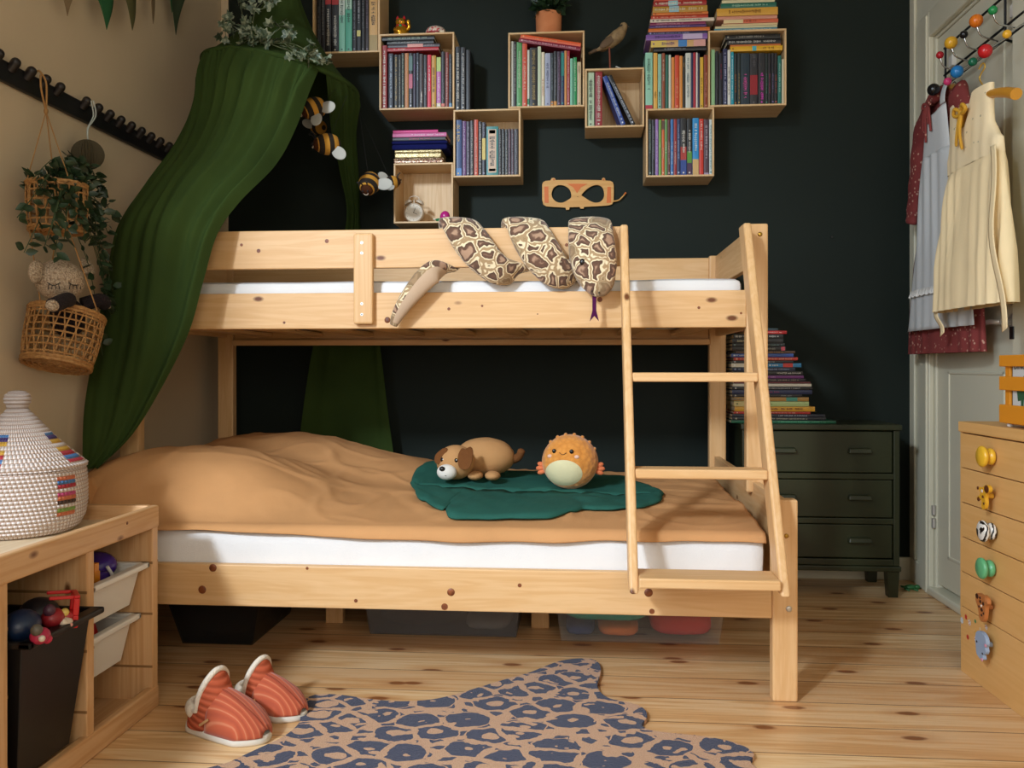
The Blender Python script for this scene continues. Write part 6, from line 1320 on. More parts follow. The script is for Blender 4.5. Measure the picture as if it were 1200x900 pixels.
t = thing('book', 'dinosaur book with a black and white cover behind the orange crate slats', 'book', (bkx, SY-0.05, OZ+0.015))
q = MB(); q.box(bkx, bkx+0.012, SY-0.23, SY-0.042, OZ+0.0155, OZ+0.188); q.build('cover', plain('#15171A', 0.4), t, bevel=0.001)
q = MB(); q.box(bkx-0.0012, bkx-0.0002, SY-0.226, SY-0.048, OZ+0.03, OZ+0.176); fc_ = q.build('cover_picture', plain('#C9CBC6', 0.5), t)
q = MB(); mt = lambda y, z: Matrix(((0, 0, -1, bkx-0.0018), (-1, 0, 0, y), (0, 1, 0, z), (0, 0, 0, 1)))
text_into(q, 'DINOSAURIER', 0.024, mt(SY-0.128, OZ+0.158), 0, 0.95); q.build('title', M_black, fc_)
q = MB()
dn = [(-30, -20), (-34, 0), (-26, 14), (-14, 20), (-8, 30), (4, 34), (14, 28), (8, 22), (10, 12), (22, 6), (34, -6), (46, -10), (30, -14), (18, -14), (16, -28), (8, -28), (6, -16), (-8, -16), (-10, -30), (-18, -30), (-18, -18)]
q.prism([[(a*0.0013, b*0.0013) for a, b in dn]], lambda a, b, t_: V((bkx-0.0014-t_, SY-0.115-a, OZ+0.095+b)), 0.0008); q.build('dinosaur_drawing', plain('#2F5A3C', .5), fc_)
t = thing('book', 'green edged book leaning beside the dinosaur book in the orange crate', 'book', (bkx, SY-0.04, OZ+0.015))
q = MB(); q.box(bkx+0.014, bkx+0.024, SY-0.22, SY-0.0375, OZ+0.0155, OZ+0.186); q.build('cover', plain('#8FB58A', 0.45), t, bevel=0.001)
q = MB(); q.box(bkx+0.0155, bkx+0.0225, SY-0.218, SY-0.0372, OZ+0.0165, OZ+0.1855); q.build('page_block', M_page, t)
# ================================================================== ball hook rack on the door
rk = thing('ball_hook_rack', 'black wire coat rack with bright coloured balls hung on the door', 'coat rack', (XR, 3.0, 2.0))
RX_ = 1.338
q = MB()
def seg(u0, v0, u1, v1, X0=RX_, X1=RX_, r=0.0042): q.tube([PX(u0, v0, X0), PX(u1, v1, X1)], r, 8)
A0, A1 = PX(1104, 58, RX_), PX(1190, -14, RX_)
def hline(z, y0, y1, X=RX_): q.tube([V((X, y0, z)), V((X, y1, z))], 0.0042, 8)
yl, yr = PX(1108, 70, RX_).y, PX(1196, 0, RX_).y
zt_, zm_, zb_ = PX(1109, 55, RX_).z, PX(1106, 89, RX_).z, PX(1103, 104, RX_).z
for z in (zt_, zm_, zb_): hline(z, yr-0.02, yl+0.01)
ym = PX(1178, 20, RX_).y
for y in (yl, ym): q.tube([V((RX_, y, zt_)), V((RX_, y, zb_))], 0.0042, 8)
for y in (yl, ym): q.tube([V((RX_, y, zt_)), V((XR+0.004, y, zt_+0.01))], 0.0042, 8); q.tube([V((RX_, y, zb_)), V((XR+0.004, y, zb_-0.01))], 0.0042, 8)
q.build('wire_frame', M_dark_metal, rk)
for y in (yl-0.015, ym-0.02):
    q = MB(); q.box(XR-0.012, XR+0.006, y-0.016, y+0.016, zt_-0.075, zt_-0.035); q.build('adhesive_pad', M_white_plastic, rk, bevel=0.003)
M_chrome = plain('#C2C4C4', 0.15, 1.0)
BALLS = [(1101.5, 64.5, 4.3, '#B5202A', 'small red ball', 0), (1114.5, 50, 7.2, '#E2A92C', 'yellow ball', 0), (1129.5, 40.5, 4.6, '#141416', 'small black ball', 0), (1144, 24.5, 7.6, '#E0751C', 'orange ball', 0), (1163.5, 12, 5.2, '#1F8A4A', 'green ball', 0),
         (1094, 105, 7, '#121214', 'large black ball', 1), (1110.5, 95.5, 4.6, '#D23A72', 'small pink ball', 1), (1121.5, 84, 7.2, '#2478B8', 'blue ball', 1), (1140, 72.5, 5, '#17694A', 'dark green ball', 1), (1154.5, 60, 8, '#C21E24', 'large red ball', 1), (1180, 40, 5, '#E2A92C', 'small yellow ball', 1)]
for u, v, r, col, lab, lower in BALLS:
    p = PX(u, v, 1.245 if lower else 1.265); rr = r*dep(p.x, p.y)/1000
    q = MB(); q.ell(p, rr, rr, rr); o = q.build('ball', plain(col, 0.22), rk); o['label'] = lab
    q = MB(); base = V((RX_, p.y+(0.03 if lower else 0.012), zb_ if lower else zb_+0.012)); q.tube(spline([base, lerp(base, p, 0.5)+V((-0.02, 0, -0.012)), p], 6), 0.0028, 8); q.build('wire_arm', M_chrome, o)
# ================================================================== clothes hanging from the rack
def hanger(name, label, X, yc, z, half, hook_y, hz, mat, r=0.013, tilt=0.0):
    t = thing(name, label, 'clothes hanger', (X, yc, z))
    q = MB(); pts = spline([(X, yc+half, z-0.045), (X, yc+half*0.55, z-0.014), (X, yc, z+0.006), (X, yc-half*0.55, z-0.014), (X, yc-half, z-0.045)], 6)
    q.tube(pts, [r*(0.75+0.6*abs(k/(len(pts)-1)-0.5)) for k in range(len(pts))], 12); q.build('shoulder_bar', mat, t)
    q = MB(); q.tube(spline([(X, yc, z), (X, yc, z+0.03), (X, hook_y+0.012, hz-0.03), (X+0.005, hook_y-0.012, hz-0.004), (X+0.004, hook_y, hz+0.012), (X, hook_y+0.016, hz)], 6), 0.0022, 8); q.build('hook', M_chrome if mat is not M_yhang else plain('#D2A53C', .3, .4), t)
    return t
M_yhang = plain('#CF8F2C', 0.4, name='orange_padded_hanger')
XC, XA = 1.222, 1.300
ysh0, ysh1 = PX(1165, 97, XC).y, PX(1114, 120, XC).y
yc = (ysh0+ysh1)/2; zsh = PX(1165, 99, XC).z; 
M_cream = NT('cream_printed_cotton'); s = M_cream; co = s.coord(); vo = s.voro(co, 27); sp_ = s.ramp((vo, 'Distance'), [(0.085, (1, 1, 1, 1)), (0.11, (0, 0, 0, 1))]); nz = s.noise(co, 5, 3); s.base(s.mix(s.math('MULTIPLY', sp_, 0.55), s.ramp(nz, [(0.3, rgb('#F5DEB0')), (0.7, rgb('#FAE6BE'))]), rgb('#5A5A44'))); s.b.inputs['Roughness'].default_value = 0.85; s.bump(s.math('ADD', s.noise(co, 700, 2), s.noise(co, 18, 4)), 0.2, 0.005); M_creamm = s.m
M_cream_plain = fabric('#F7E0B2', 700, 0.85, 0.04, 0.25, 'cream_cotton')
def garment(lv, X, nu=96, pleat=0.0, npl=16, seed=0, hem=None, nv=60, front=None):
    """lv: list of (z, y0, y1, half depth, pleat amplitude) from the bottom up"""
    zs = [l[0] for l in lv]
    def at(t):
        f = t*(len(lv)-1); i = min(int(f), len(lv)-2); k = f-i; k = k*k*(3-2*k) if False else k
        return [lerp(a, b, k) for a, b in zip(lv[i], lv[i+1])]
    def pt(a, t):
        z, y0, y1, hd, pl = at(t); th_ = 2*pi*a; c_, s_ = cos(th_), sin(th_)
        ex = 0.75; yy = (y0+y1)/2+(y1-y0)/2*(abs(c_)**ex)*(1 if c_ > 0 else -1); xx = hd*(abs(s_)**ex)*(1 if s_ > 0 else -1)
        fold = pl*(sin(yy*npl*2*pi/0.5+seed+1.5*mnoise.noise(V((yy*6, z*1.2, seed))))*(0.6+0.8*mnoise.noise(V((yy*5, z*2, seed+4)))))
        n = 0.004*mnoise.noise(V((yy*9, z*6, seed)))
        return V((X+xx+(fold+n)*(1 if s_ > 0 else -1)*min(1, abs(s_)*2), yy, z+(hem(yy) if hem and t < 0.02 else 0)))
    q = MB(); q.grid(pt, nu, nv, wrap=True); return q, pt
zw = PX(1130, 196, XC).z-0.01; z_arm = zsh-0.16; zh = 1.06
yH0, yH1 = PX(1187, 362, XC).y, PX(1098, 372, XC).y
cd = thing('dress', 'cream sleeveless dress with tiny printed flowers hanging in front on the door', 'dress', (XC, yc, zh))
q, _ = garment([(zh, yH0, yH1, 0.040, 0.011), (zh+0.15, yH0+0.01, yH1-0.01, 0.038, 0.011), (lerp(zh, zw, .6), lerp(yH0, ysh0-0.06, .55), lerp(yH1, ysh1+0.0, .5), 0.034, 0.009), (zw-0.03, ysh0-0.055, ysh1+0.005, 0.030, 0.006), (zw, ysh0-0.05, ysh1-0.002, 0.026, 0.001)], XC, npl=9, seed=3)
q.build('skirt', M_cream_plain, cd, fix=False, angle=80)
def bod(a, t):     # bodice: two faces, narrowing to the shoulders, neckline dips in the middle
    th_ = 2*pi*a; c_, s_ = cos(th_), sin(th_)
    zz = lerp(zw, zsh+0.012, t); k = max(0, (zz-z_arm)/(zsh+0.01-z_arm)); arm = 0.052*min(1, k*3)**0.6 if k > 0 else 0
    y0 = lerp(ysh0-0.05, ysh0-0.035, min(1, t*1.6))+arm*0.9; y1 = lerp(ysh1-0.002, ysh1+0.012, min(1, t*1.6))-arm*0.45
    yy = (y0+y1)/2+(y1-y0)/2*(abs(c_)**0.75)*(1 if c_ > 0 else -1); hd = lerp(0.027, 0.021, t)
    dip = 0.095*exp(-((yy-(yc+0.015))/0.048)**4)*max(0, (t-0.55)/0.45) if s_ < 0 else 0.025*exp(-((yy-yc)/0.055)**4)*max(0, (t-0.55)/0.45)
    return V((XC+hd*(abs(s_)**0.75)*(1 if s_ > 0 else -1)+0.002*sin(yy*120)*(1-t), yy, zz-dip))
q = MB(); q.grid(bod, 72, 30, wrap=True); q.build('bodice', M_creamm, cd, fix=False, angle=80)
for x_, ya_, yb_, z0, z1 in ((XC-0.030, ysh0-0.058, yH0-0.004, zw+0.015, 0.985), (XC-0.004, yH1-0.050, yH1-0.038, zh+0.06, 0.99)):     # sash ends
    q = MB(); q.grid(lambda a, t: V((x_-0.010*sin(t*3.1)+0.006*sin(t*9), lerp(ya_, yb_, t)+(a-0.5)*0.030+0.008*sin(t*5), lerp(z0, z1, t)-0.012*a*(t > 0.98))), 4, 20)
    q.build('sash_end', M_cream_plain, cd, solid=0.002, angle=80)
t_ = MB(); bwp = V((XC-0.034, yc-0.012, zsh-0.040)); M_gold = fabric('#CE9A34', 700, 0.5, 0.1, 0.3, 'gold_ribbon')
hg = hanger('clothes_hanger', 'orange padded hanger inside the cream dress', XC, yc-0.092, zsh-0.024, 0.186, PX(1150, 78, XC).y, PX(1151, 78, XC).z, M_yhang, 0.016)
rb = MB()
for sg in (-1, 1): rb.tube(spline([bwp, bwp+V((-0.01, sg*0.026, 0.016)), bwp+V((-0.006, sg*0.04, 0.0)), bwp+V((-0.004, sg*0.018, -0.008)), bwp], 5), 0.006, 8)
rb.ell(bwp, 0.011, 0.011, 0.011)
for sg, L_ in ((-0.2, 0.12), (0.5, 0.10)): rb.tube(spline([bwp, bwp+V((-0.008, sg*0.02, -L_*0.5)), bwp+V((-0.004, sg*0.06, -L_))], 5), [0.006]*5+[0.005]*5+[0.003], 8)
o = rb.build('ribbon_bow', M_gold, hg)
# red flowered dress with the apron over it
M_rfl = NT('red_flowered_cotton'); s = M_rfl; co = s.coord(); vo = s.voro(co, 66); nz = s.noise(co, 5, 3); rn = s.n('ShaderNodeSeparateColor'); s.l(vo, 'Color', rn, 0)
dots = s.math('MULTIPLY', s.ramp((vo, 'Distance'), [(0.20, (1, 1, 1, 1)), (0.30, (0, 0, 0, 1))]), s.math('GREATER_THAN', (rn, 0), 0.35)); s.base(s.mix(s.math('MULTIPLY', dots, 0.8), s.ramp(nz, [(0.3, rgb('#7A2E2C')), (0.7, rgb('#8A3A36'))]), rgb('#C9A08A'))); s.b.inputs['Roughness'].default_value = 0.85; s.bump(s.noise(co, 20, 4), 0.2, 0.005); M_rflm = s.m
M_apr = fabric('#D3D5D4', 700, 0.85, 0.03, 0.3, 'white_apron_cotton')
yr0, yr1 = PX(1158, 408, XA).y+0.02, PX(1066, 412, XA).y
ya0, ya1 = PX(1140, 388, XA-0.03).y-0.02, PX(1064, 386, XA-0.03).y
zr_sh = PX(1090, 122, XA).z; yn = PX(1103, 135, XA).y; zwr = PX(1090, 190, XA).z
rd = thing('dress', 'dark red flowered dress with long sleeves under the white apron', 'dress', (XA, (yr0+yr1)/2, 0.93))
zhr = 0.925
ysr0, ysr1 = yn-0.14, yn+0.10
q, _ = garment([(zhr, yr0, yr1, 0.024, 0.006), (zhr+0.2, yr0+0.02, yr1-0.02, 0.022, 0.005), (zwr, ysr0, ysr1+0.03, 0.018, 0.003), (zr_sh-0.06, ysr0, ysr1+0.03, 0.017, 0.001), (zr_sh, ysr0+0.05, ysr1-0.02, 0.012, 0), (zr_sh+0.02, yn-0.05, yn+0.05, 0.010, 0)], XA, npl=8, seed=9)
q.build('dress_body', M_rflm, rd, fix=False, angle=80)
for sg, y0 in ((1, ysr1), (-1, ysr0)):
    q = MB()
    if sg == 1: c_ = [V((XA, y0-0.01, zr_sh-0.03)), PX(1079, 160, XA), PX(1074, 205, XA), PX(1070, 245, XA), PX(1068, 262, XA)]
    else: c_ = [V((XA, y0+0.01, zr_sh-0.03)), V((XA+0.005, y0-0.05, zr_sh-0.14)), V((XA+0.008, y0-0.07, zr_sh-0.30)), V((XA+0.01, y0-0.08, zr_sh-0.44))]
    cc_ = spline(c_, 8); n_ = len(cc_); q.tube(cc_, [lerp(0.056, 0.038, k/(n_-1))*(1+0.07*sin(k*1.1)) for k in range(n_)], 14); 
    b_ = len(q.v); q.v = [(XA+(p[0]-XA)*0.45, p[1], p[2]) for p in q.v]; q.build('sleeve', M_rflm, rd, fix=False, angle=80)
q = MB(); col_ = [V((XA-0.014-0.014*max(0, -cos(2*pi*k/30)), yn+0.055*sin(2*pi*k/30), zr_sh+0.012-0.028*(1-cos(2*pi*k/30))*0.5)) for k in range(30)]; q.tube(col_, 0.016, 10, closed=True); q.build('collar', M_rflm, rd, angle=80)
kn = V((XA-0.046, yn, zr_sh-0.035)); q = MB(); q.ell(kn, 0.008, 0.010, 0.009)
for sg, L_ in ((-1, 0.10), (1, 0.085), (0.3, 0.13), (-0.4, 0.07)): q.tube(spline([kn, kn+V((-0.006, sg*0.022, -0.02)), kn+V((-0.004, sg*0.034, -L_))], 5), 0.0042, 7)
for sg in (-1, 1): q.tube(spline([kn, kn+V((-0.008, sg*0.02, 0.012)), kn+V((-0.006, sg*0.034, -0.004)), kn], 5), 0.0042, 7)
q.build('neck_bow', M_rflm, rd)
hanger('clothes_hanger', 'wooden hanger inside the red flowered dress', XA, yn-0.02, zr_sh+0.010, 0.16, PX(1117, 100, XA).y, PX(1117, 100, XA).z, plain('#B9823A', 0.4), 0.012)
ap = thing('apron', 'white pinafore apron with a lace band hanging over the red dress', 'apron', (XA-0.03, (ya0+ya1)/2, 1.0))
zah = PX(1075, 388, XA-0.03).z; zl = PX(1075, 343, XA-0.03).z
XP = XA-0.040
def apr(a, t):
    zz = lerp(zah, zwr, t); y0 = lerp(ya0, ysr0-0.005, t**1.3); y1 = lerp(ya1, ysr1-0.012, t**0.8); yy = lerp(y0, y1, a)
    f = (0.007*(1-0.5*t))*sin(yy*85+1.5*mnoise.noise(V((yy*5, zz, 2))))*(0.5+0.9*mnoise.noise(V((yy*6, zz*1.5, 6))))
    side = 0.012*(abs(2*a-1)**6)
    return V((XP-0.004+f+side, yy, zz))
q = MB(); q.grid(apr, 60, 40); q.build('apron_skirt', M_apr, ap, solid=0.0015, angle=80, fix=False)
def bib(a, t):
    zz = lerp(zwr-0.004, zr_sh-0.055, t); w_ = lerp(0.0, 0.035, t); yy = lerp(ysr0-0.004+w_, ysr1-0.012-w_, a); return V((XP-0.002+0.014*(abs(2*a-1)**6), yy, zz-0.02*t*(1-abs(2*a-1)**2)))
q = MB(); q.grid(bib, 30, 12); q.build('apron_bib', M_apr, ap, solid=0.0015, angle=80, fix=False)
for sg in (0, 1):
    q = MB(); b0_ = bib(0.04 if not sg else 0.96, 1.0)
    q.grid(lambda a, t, b0_=b0_: V((XP+0.018*t*t+0.002, b0_.y+(a-0.5)*0.040+(0.012 if b0_.y < yn else -0.012)*t, b0_.z+lerp(0, 0.075, t))), 6, 10); q.build('apron_strap', M_apr, ap, solid=0.002, angle=80, fix=False)
q = MB()
def lace(a, t):
    p = apr(a, (zl-zah)/(zwr-zah)); return p+V((-0.004-0.006*t-0.003*sin(a*150)*t, 0, 0.008-0.026*t+0.002*sin(a*220)*t))
q.grid(lace, 160, 5); q.build('lace_band', fabric('#E2DFD8', 300, 0.9, .12, .8, 'lace'), ap, fix=False, angle=80)
# ================================================================== toy on the floor by the door
fp = PF(1067, 691); t = thing('toy_frog', 'small green toy lying on the floor by the green chest', 'toy', fp)
M_tg = plain('#2F6A38', 0.4); q = MB(); q.ell(fp+V((0, 0, 0.010)), 0.024, 0.014, 0.010); q.build('body', M_tg, t)
q = MB(); q.ell(fp+V((0.024, -0.004, 0.012)), 0.011, 0.010, 0.009); q.build('head', M_tg, t)
for a in (-0.02, 0.012):
    for sg in (-1, 1): q = MB(); q.tube(spline([fp+V((a, 0, 0.008)), fp+V((a-0.008, sg*0.020, 0.008)), fp+V((a+0.006, sg*0.030, 0.004))], 4), 0.0035, 7); q.build('leg', M_tg, t)
# ================================================================== things on and around the crates
ZC = lambda k: crates[k][3]
# gold lucky cat
gp = V((xat(470.5, YC+0.05), YC+0.05, ZC('C2'))); M_gold2 = plain('#C98F22', 0.22, 0.75, name='gold_glaze'); M_rd = plain('#B5202A', 0.3)
cat = thing('cat_figurine', 'gold beckoning cat figurine with red ears on top of a wall crate', 'figurine', gp)
k = 0.0035
q = MB(); q.lathe([(0.0, 0.0), (9.0*k, 0.0), (9.5*k, 1.5*k), (9*k, 6*k), (7.4*k, 11*k), (5*k, 15*k), (0, 16*k)], gp, 28); q.build('body', M_gold2, cat)
hd_ = gp+V((-0.5*k, -0.004, 18.2*k)); q = MB(); q.ell(hd_, 6.2*k, 5.4*k, 5.4*k); q.build('head', M_gold2, cat)
for sg in (-1, 1):
    q = MB(); q.lathe([(2.2*k, 0), (1.3*k, 2.6*k), (0.2*k, 4.6*k)], hd_+V((sg*3.9*k, 0, 3.4*k)), 12); q.build('ear', M_rd, cat)
    q = MB(); q.ell(hd_+V((sg*2.1*k, -5.0*k, 0.9*k)), 0.9*k, 0.5*k, 1.0*k, nu=10, nv=6); q.build('eye', M_black, cat)
q = MB(); q.ell(hd_+V((0, -5.3*k, -1.2*k)), 1.3*k, 0.5*k, 0.8*k, nu=10, nv=6); q.build('nose', M_rd, cat)
q = MB(); q.tube(spline([gp+V((6.5*k, -1*k, 9*k)), gp+V((9.6*k, -2*k, 12*k)), gp+V((8.7*k, -2.5*k, 17.5*k))], 6), [2.3*k]*9+[2.1*k]*4, 10); q.ell(gp+V((8.6*k, -2.5*k, 18.6*k)), 2.3*k, 2.1*k, 2.3*k); q.build('raised_paw', M_gold2, cat)
q = MB(); q.tube(spline([gp+V((-6.5*k, -3*k, 10*k)), gp+V((-6*k, -7*k, 7*k)), gp+V((-2.5*k, -8.5*k, 5.5*k))], 6), 2.2*k, 10); q.ell(gp+V((-1*k, -9*k, 5.5*k)), 3*k, 1.2*k, 3.2*k); q.build('paw_with_coin', M_gold2, cat)
q = MB(); q.tube([gp+V((6*k*cos(2*pi*j/24), 6*k*sin(2*pi*j/24), 13.6*k)) for j in range(24)], 0.9*k, 8, closed=True); q.build('collar', M_rd, cat)
q = MB(); q.ell(gp+V((0, -6.6*k, 12.4*k)), 1.9*k, 1.3*k, 1.9*k); q.build('bib', plain('#1F7A4A', .3), cat)
# little red and white shell
sp0 = V((xat(511, YC+0.05), YC+0.05, ZC('C2'))); M_sh = NT('red_white_lacquer'); s = M_sh; nz = s.noise(s.coord(), 62, 2); s.base(s.ramp(nz, [(0.42, rgb('#B3303A')), (0.50, rgb('#D8C8B4')), (0.62, rgb('#A9988A'))])); s.b.inputs['Roughness'].default_value = 0.35
tr_ = thing('trinket_box', 'small domed red and white trinket next to the gold cat', 'ornament', sp0)
q = MB(); q.lathe([(0.0, 0), (11.2*k, 0), (12.6*k, 2*k), (12.2*k, 6*k), (10*k, 9.4*k), (6*k, 11.4*k), (0, 12*k)], sp0, 32); q.build('dome', s.m, tr_)
q = MB(); q.tube([sp0+V((12.4*k*cos(2*pi*j/32), 12.4*k*sin(2*pi*j/32), 2.2*k)) for j in range(32)], 0.9*k, 8, closed=True); q.build('rim', plain('#8E1F2A', .4), tr_)
q = MB(); q.box(sp0.x+6*k, sp0.x+12*k, sp0.y-13*k, sp0.y-9*k, sp0.z+0.0005, sp0.z+3.4*k); q.build('clasp', plain('#C9B89A', .4), tr_, bevel=0.003)
# terracotta pot with a plant
pp = V((xat(643, YC+0.075), YC+0.075, ZC('C4'))); k = 0.00345
pt_ = thing('plant_pot', 'terracotta pot with a leafy plant on a wall crate', 'plant pot', pp)
M_ter = NT('terracotta'); s = M_ter; nz = s.noise(s.coord(), 18, 4); s.base(s.ramp(nz, [(0.3, rgb('#BC7042')), (0.7, rgb('#CC8354'))])); s.b.inputs['Roughness'].default_value = 0.85
q = MB(); q.lathe([(0, 0), (14.3*k, 0), (14.8*k, 3*k), (15.6*k, 24*k), (15.6*k, 28.5*k), (14.4*k, 28.8*k), (13.8*k, 24*k), (0, 23.5*k)], pp, 40); q.build('pot', s.m, pt_)
q = MB(); q.lathe([(0, 24*k), (14*k, 24.2*k)], pp, 24, closed=False); q.build('soil', plain('#2A1E16', .95), pt_)
rng = random.Random(21); ql, qs = MB(), MB()
for j in range(9):
    a = rng.uniform(0, 6.28); e = pp+V((rng.uniform(-20, 20)*k, rng.uniform(-18, 12)*k, rng.uniform(36, 62)*k)); st = spline([pp+V((3*k*cos(a), 3*k*sin(a), 24*k)), lerp(pp, e, 0.5)+V((0, 0, 14*k)), e], 6); qs.tube(st, 0.0016, 6)
    for i in range(4, len(st)):
        for _ in range(2): leaf(ql, st[i], (rng.uniform(-1, 1), rng.uniform(-1, .4), rng.uniform(-.6, .8)), rng.uniform(0.035, 0.06), rng, wid=0.6)
for j in range(5):
    leaf(ql, pp+V((rng.uniform(-14, 14)*k, rng.uniform(-14, 0)*k, 28*k)), (rng.uniform(-1, 1), -0.6, rng.uniform(-.3, .4)), 0.04, rng, wid=0.6)
ql.build('foliage', M_leafd, pt_, fix=False, angle=80); qs.build('stems', M_stem, pt_)
# bird figurine
bp_ = V((xat(716, YC+0.06), YC+0.06, ZC('C5'))); k = 0.0035
bird = thing('bird_figurine', 'brown bird figurine on thin legs on top of a wall crate', 'figurine', bp_)
M_br = NT('bird_brown'); s = M_br; tc = s.n('ShaderNodeTexCoord'); sp = s.n('ShaderNodeSeparateXYZ'); s.l(tc, 'Object', sp, 0); nz = s.noise(s.coord((1, 1, 1)), 60, 3); s.base(s.ramp(nz, [(0.3, rgb('#6E563A')), (0.7, rgb('#9A8058'))])); s.b.inputs['Roughness'].default_value = 0.7; s.bump(nz, 0.3, .004); M_brm = s.m
def bpx(u, v): return V((bp_.x+(u-716)*k, bp_.y, bp_.z+(79.6-v)*k))
q = MB(); c_ = spline([bpx(697, 53), bpx(705, 50), bpx(714, 44), bpx(724, 36), bpx(730, 28), bpx(731, 22.5)], 6); n_ = len(c_)
rad = [0.6, 3.0, 7.2, 7.6, 4.9, 3.6]; rr = []
for i in range(5):
    for j in range(6): rr.append(lerp(rad[i], rad[i+1], j/6)*k)
rr.append(rad[-1]*k); q.tube(c_, rr, 20); q.build('body', M_brm, bird, angle=80)
q = MB(); q.ell(bpx(730.5, 24.5), 4.2*k, 3.9*k, 3.9*k); hd2 = q.build('head', plain('#8C7450', .7), bird)
q = MB(); q.ell(bpx(729, 26.2)+V((0, -2.2*k, 0)), 3.0*k, 2.2*k, 2.4*k); q.build('dark_mask', plain('#1E1812', .7), hd2)
q = MB(); q.tube([bpx(733.5, 25), bpx(738, 26.5)], [1.3*k, 0.2*k], 8); q.build('beak', plain('#3A2E20', .5), hd2)
q = MB(); q.ell(bpx(712, 45)+V((0, -6.0*k, 0)), 11*k, 1.6*k, 4.6*k, R=Ry(-0.62)); q.ell(bpx(712, 45)+V((0, 6.0*k, 0)), 11*k, 1.6*k, 4.6*k, R=Ry(-0.62)); q.build('wing', plain('#5E4830', .75), bird)
q = MB(); q.tube([bpx(699, 52), bpx(690, 56)], [2.2*k, 1.6*k], 8); q.build('tail', plain('#55402A', .75), bird)
for sg in (-1, 1):
    q = MB(); q.tube(spline([bpx(714, 50)+V((0, sg*2.5*k, 0)), bpx(714.5, 62)+V((0, sg*2.5*k, 0)), bpx(715, 78.3)+V((0, sg*2.6*k, 0))], 4), 1.0*k, 8)
    for a in (-0.5, 0, 0.5): q.tube([bpx(715, 78.6)+V((0, sg*2.6*k, 0)), bpx(715+4.5*cos(a), 79.0)+V((0, sg*2.6*k+3*k*sin(a), 0))], 0.6*k, 6)
    q.build('leg', plain('#7A3A22', .6), bird)
q = MB(); q.obox(bpx(724, 76.4)+V((0, -0.03, 0)), Ry(0.35), 3.2*k, 1.2*k, 0.4*k); q.cyl(bpx(719, 74), bpx(722, 76), 0.3*k, n=6); q.build('paper_tag', plain('#D2CFC6', .6), bird)
# alarm clock
cc = V((xat(485, YC+0.06), YC+0.06, crates['C8'][2]+TK)); k = 0.0035
ck = thing('alarm_clock', 'round cream twin bell alarm clock standing in an empty wall crate', 'clock', cc); M_ckw = plain('#CBBBA6', 0.35); ctr = cc+V((0, 0, 13.2*k)); RF = Rx(pi/2)
q = MB(); q.lathe([(0, -8*k), (10*k, -8*k), (11.6*k, -6*k), (11.8*k, 0), (11.2*k, 1.6*k), (10.4*k, 2.0*k), (10.2*k, 1.0*k), (0, 1.0*k)], ctr, 48, 0, RF); q.build('case', M_ckw, ck)
q = MB(); q.lathe([(0, 1.1*k), (10.1*k, 1.1*k)], ctr, 48, 0, RF, closed=False); dial = q.build('dial', plain('#D8CCB9', .5), ck)
q = MB()
for j in range(12):
    a = j*pi/6; q.obox(ctr+V((8.6*k*sin(a), -1.25*k, 8.6*k*cos(a))), Ry(a), 0.22*k, 0.05*k, 0.9*k if j % 3 == 0 else 0.5*k)
q.build('hour_marks', plain('#8C7C6A', .5), dial)
q = MB()
for a, L_, w_ in ((2.05, 4.6, .35), (0.35, 6.2, .25)): q.obox(ctr+V((L_/2*k*sin(a), -1.4*k, L_/2*k*cos(a))), Ry(a), w_*k, 0.06*k, L_/2*k)
q.ell(ctr+V((0, -1.4*k, 0)), .7*k, .3*k, .7*k, nu=10, nv=6); q.build('hands', plain('#5A4C3E', .5), dial)
for sg in (-1, 1):
    b_ = ctr+V((sg*6.6*k, 4*k*0.3, 11.4*k)); d_ = V((sg*0.5, 0, 1)).normalized(); q = MB(); q.lathe([(5.2*k, 0), (5.0*k, 1.4*k), (3.4*k, 3.4*k), (0.2*k, 4.3*k)], b_, 24, 0, align(d_, (0, 1, 0))); q.build('bell', M_ckw, ck)
    q = MB(); q.tube([ctr+V((sg*6*k, 1.5*k, -9.5*k)), cc+V((sg*7.6*k, 1.5*k, 0.4*k))], [1.0*k, 0.8*k], 8); q.build('foot', M_ckw, ck)
q = MB(); q.tube(spline([ctr+V((-6.6*k, 1.2*k, 15*k)), ctr+V((-5*k, 1.2*k, 18.6*k)), ctr+V((0, 1.2*k, 20*k)), ctr+V((5*k, 1.2*k, 18.6*k)), ctr+V((6.6*k, 1.2*k, 15*k))], 6), 0.55*k, 8); q.cyl(ctr+V((0, 1.2*k, 11.5*k)), ctr+V((0, 1.2*k, 15.5*k)), 0.7*k, n=8); q.build('handle', M_ckw, ck)
# pink and green toy
tp = V((xat(519.5, YC+0.06), YC+0.06, crates['C8'][2]+TK)); ty_ = thing('toy_boat', 'green toy dish with a pink dome beside the alarm clock', 'toy', tp); k = 0.0034
q = MB(); q.lathe([(0, 0), (5.5*k, 0), (8.5*k, 2.6*k), (9.8*k, 4.8*k), (9.0*k, 4.8*k), (0, 3.6*k)], tp, 32); q.build('dish', plain('#1C8A5A', .35), ty_)
q = MB(); q.ell(tp+V((2*k, 0, 8.6*k)), 6.2*k, 5.5*k, 6.8*k, fn=lambda d: 1-0.12*max(0, -d.x)*max(0, d.z)); q.build('dome', plain('#B3217A', .25), ty_)
q = MB(); q.tube(spline([tp+V((-8*k, 0, 4.4*k)), tp+V((-11*k, -0.002, 5.2*k)), tp+V((-12.5*k, -0.002, 4.9*k))], 4), [1.1*k]*5+[0.9*k]*3+[0.5*k], 8); q.build('spout', plain('#CFCBB8', .4), ty_)
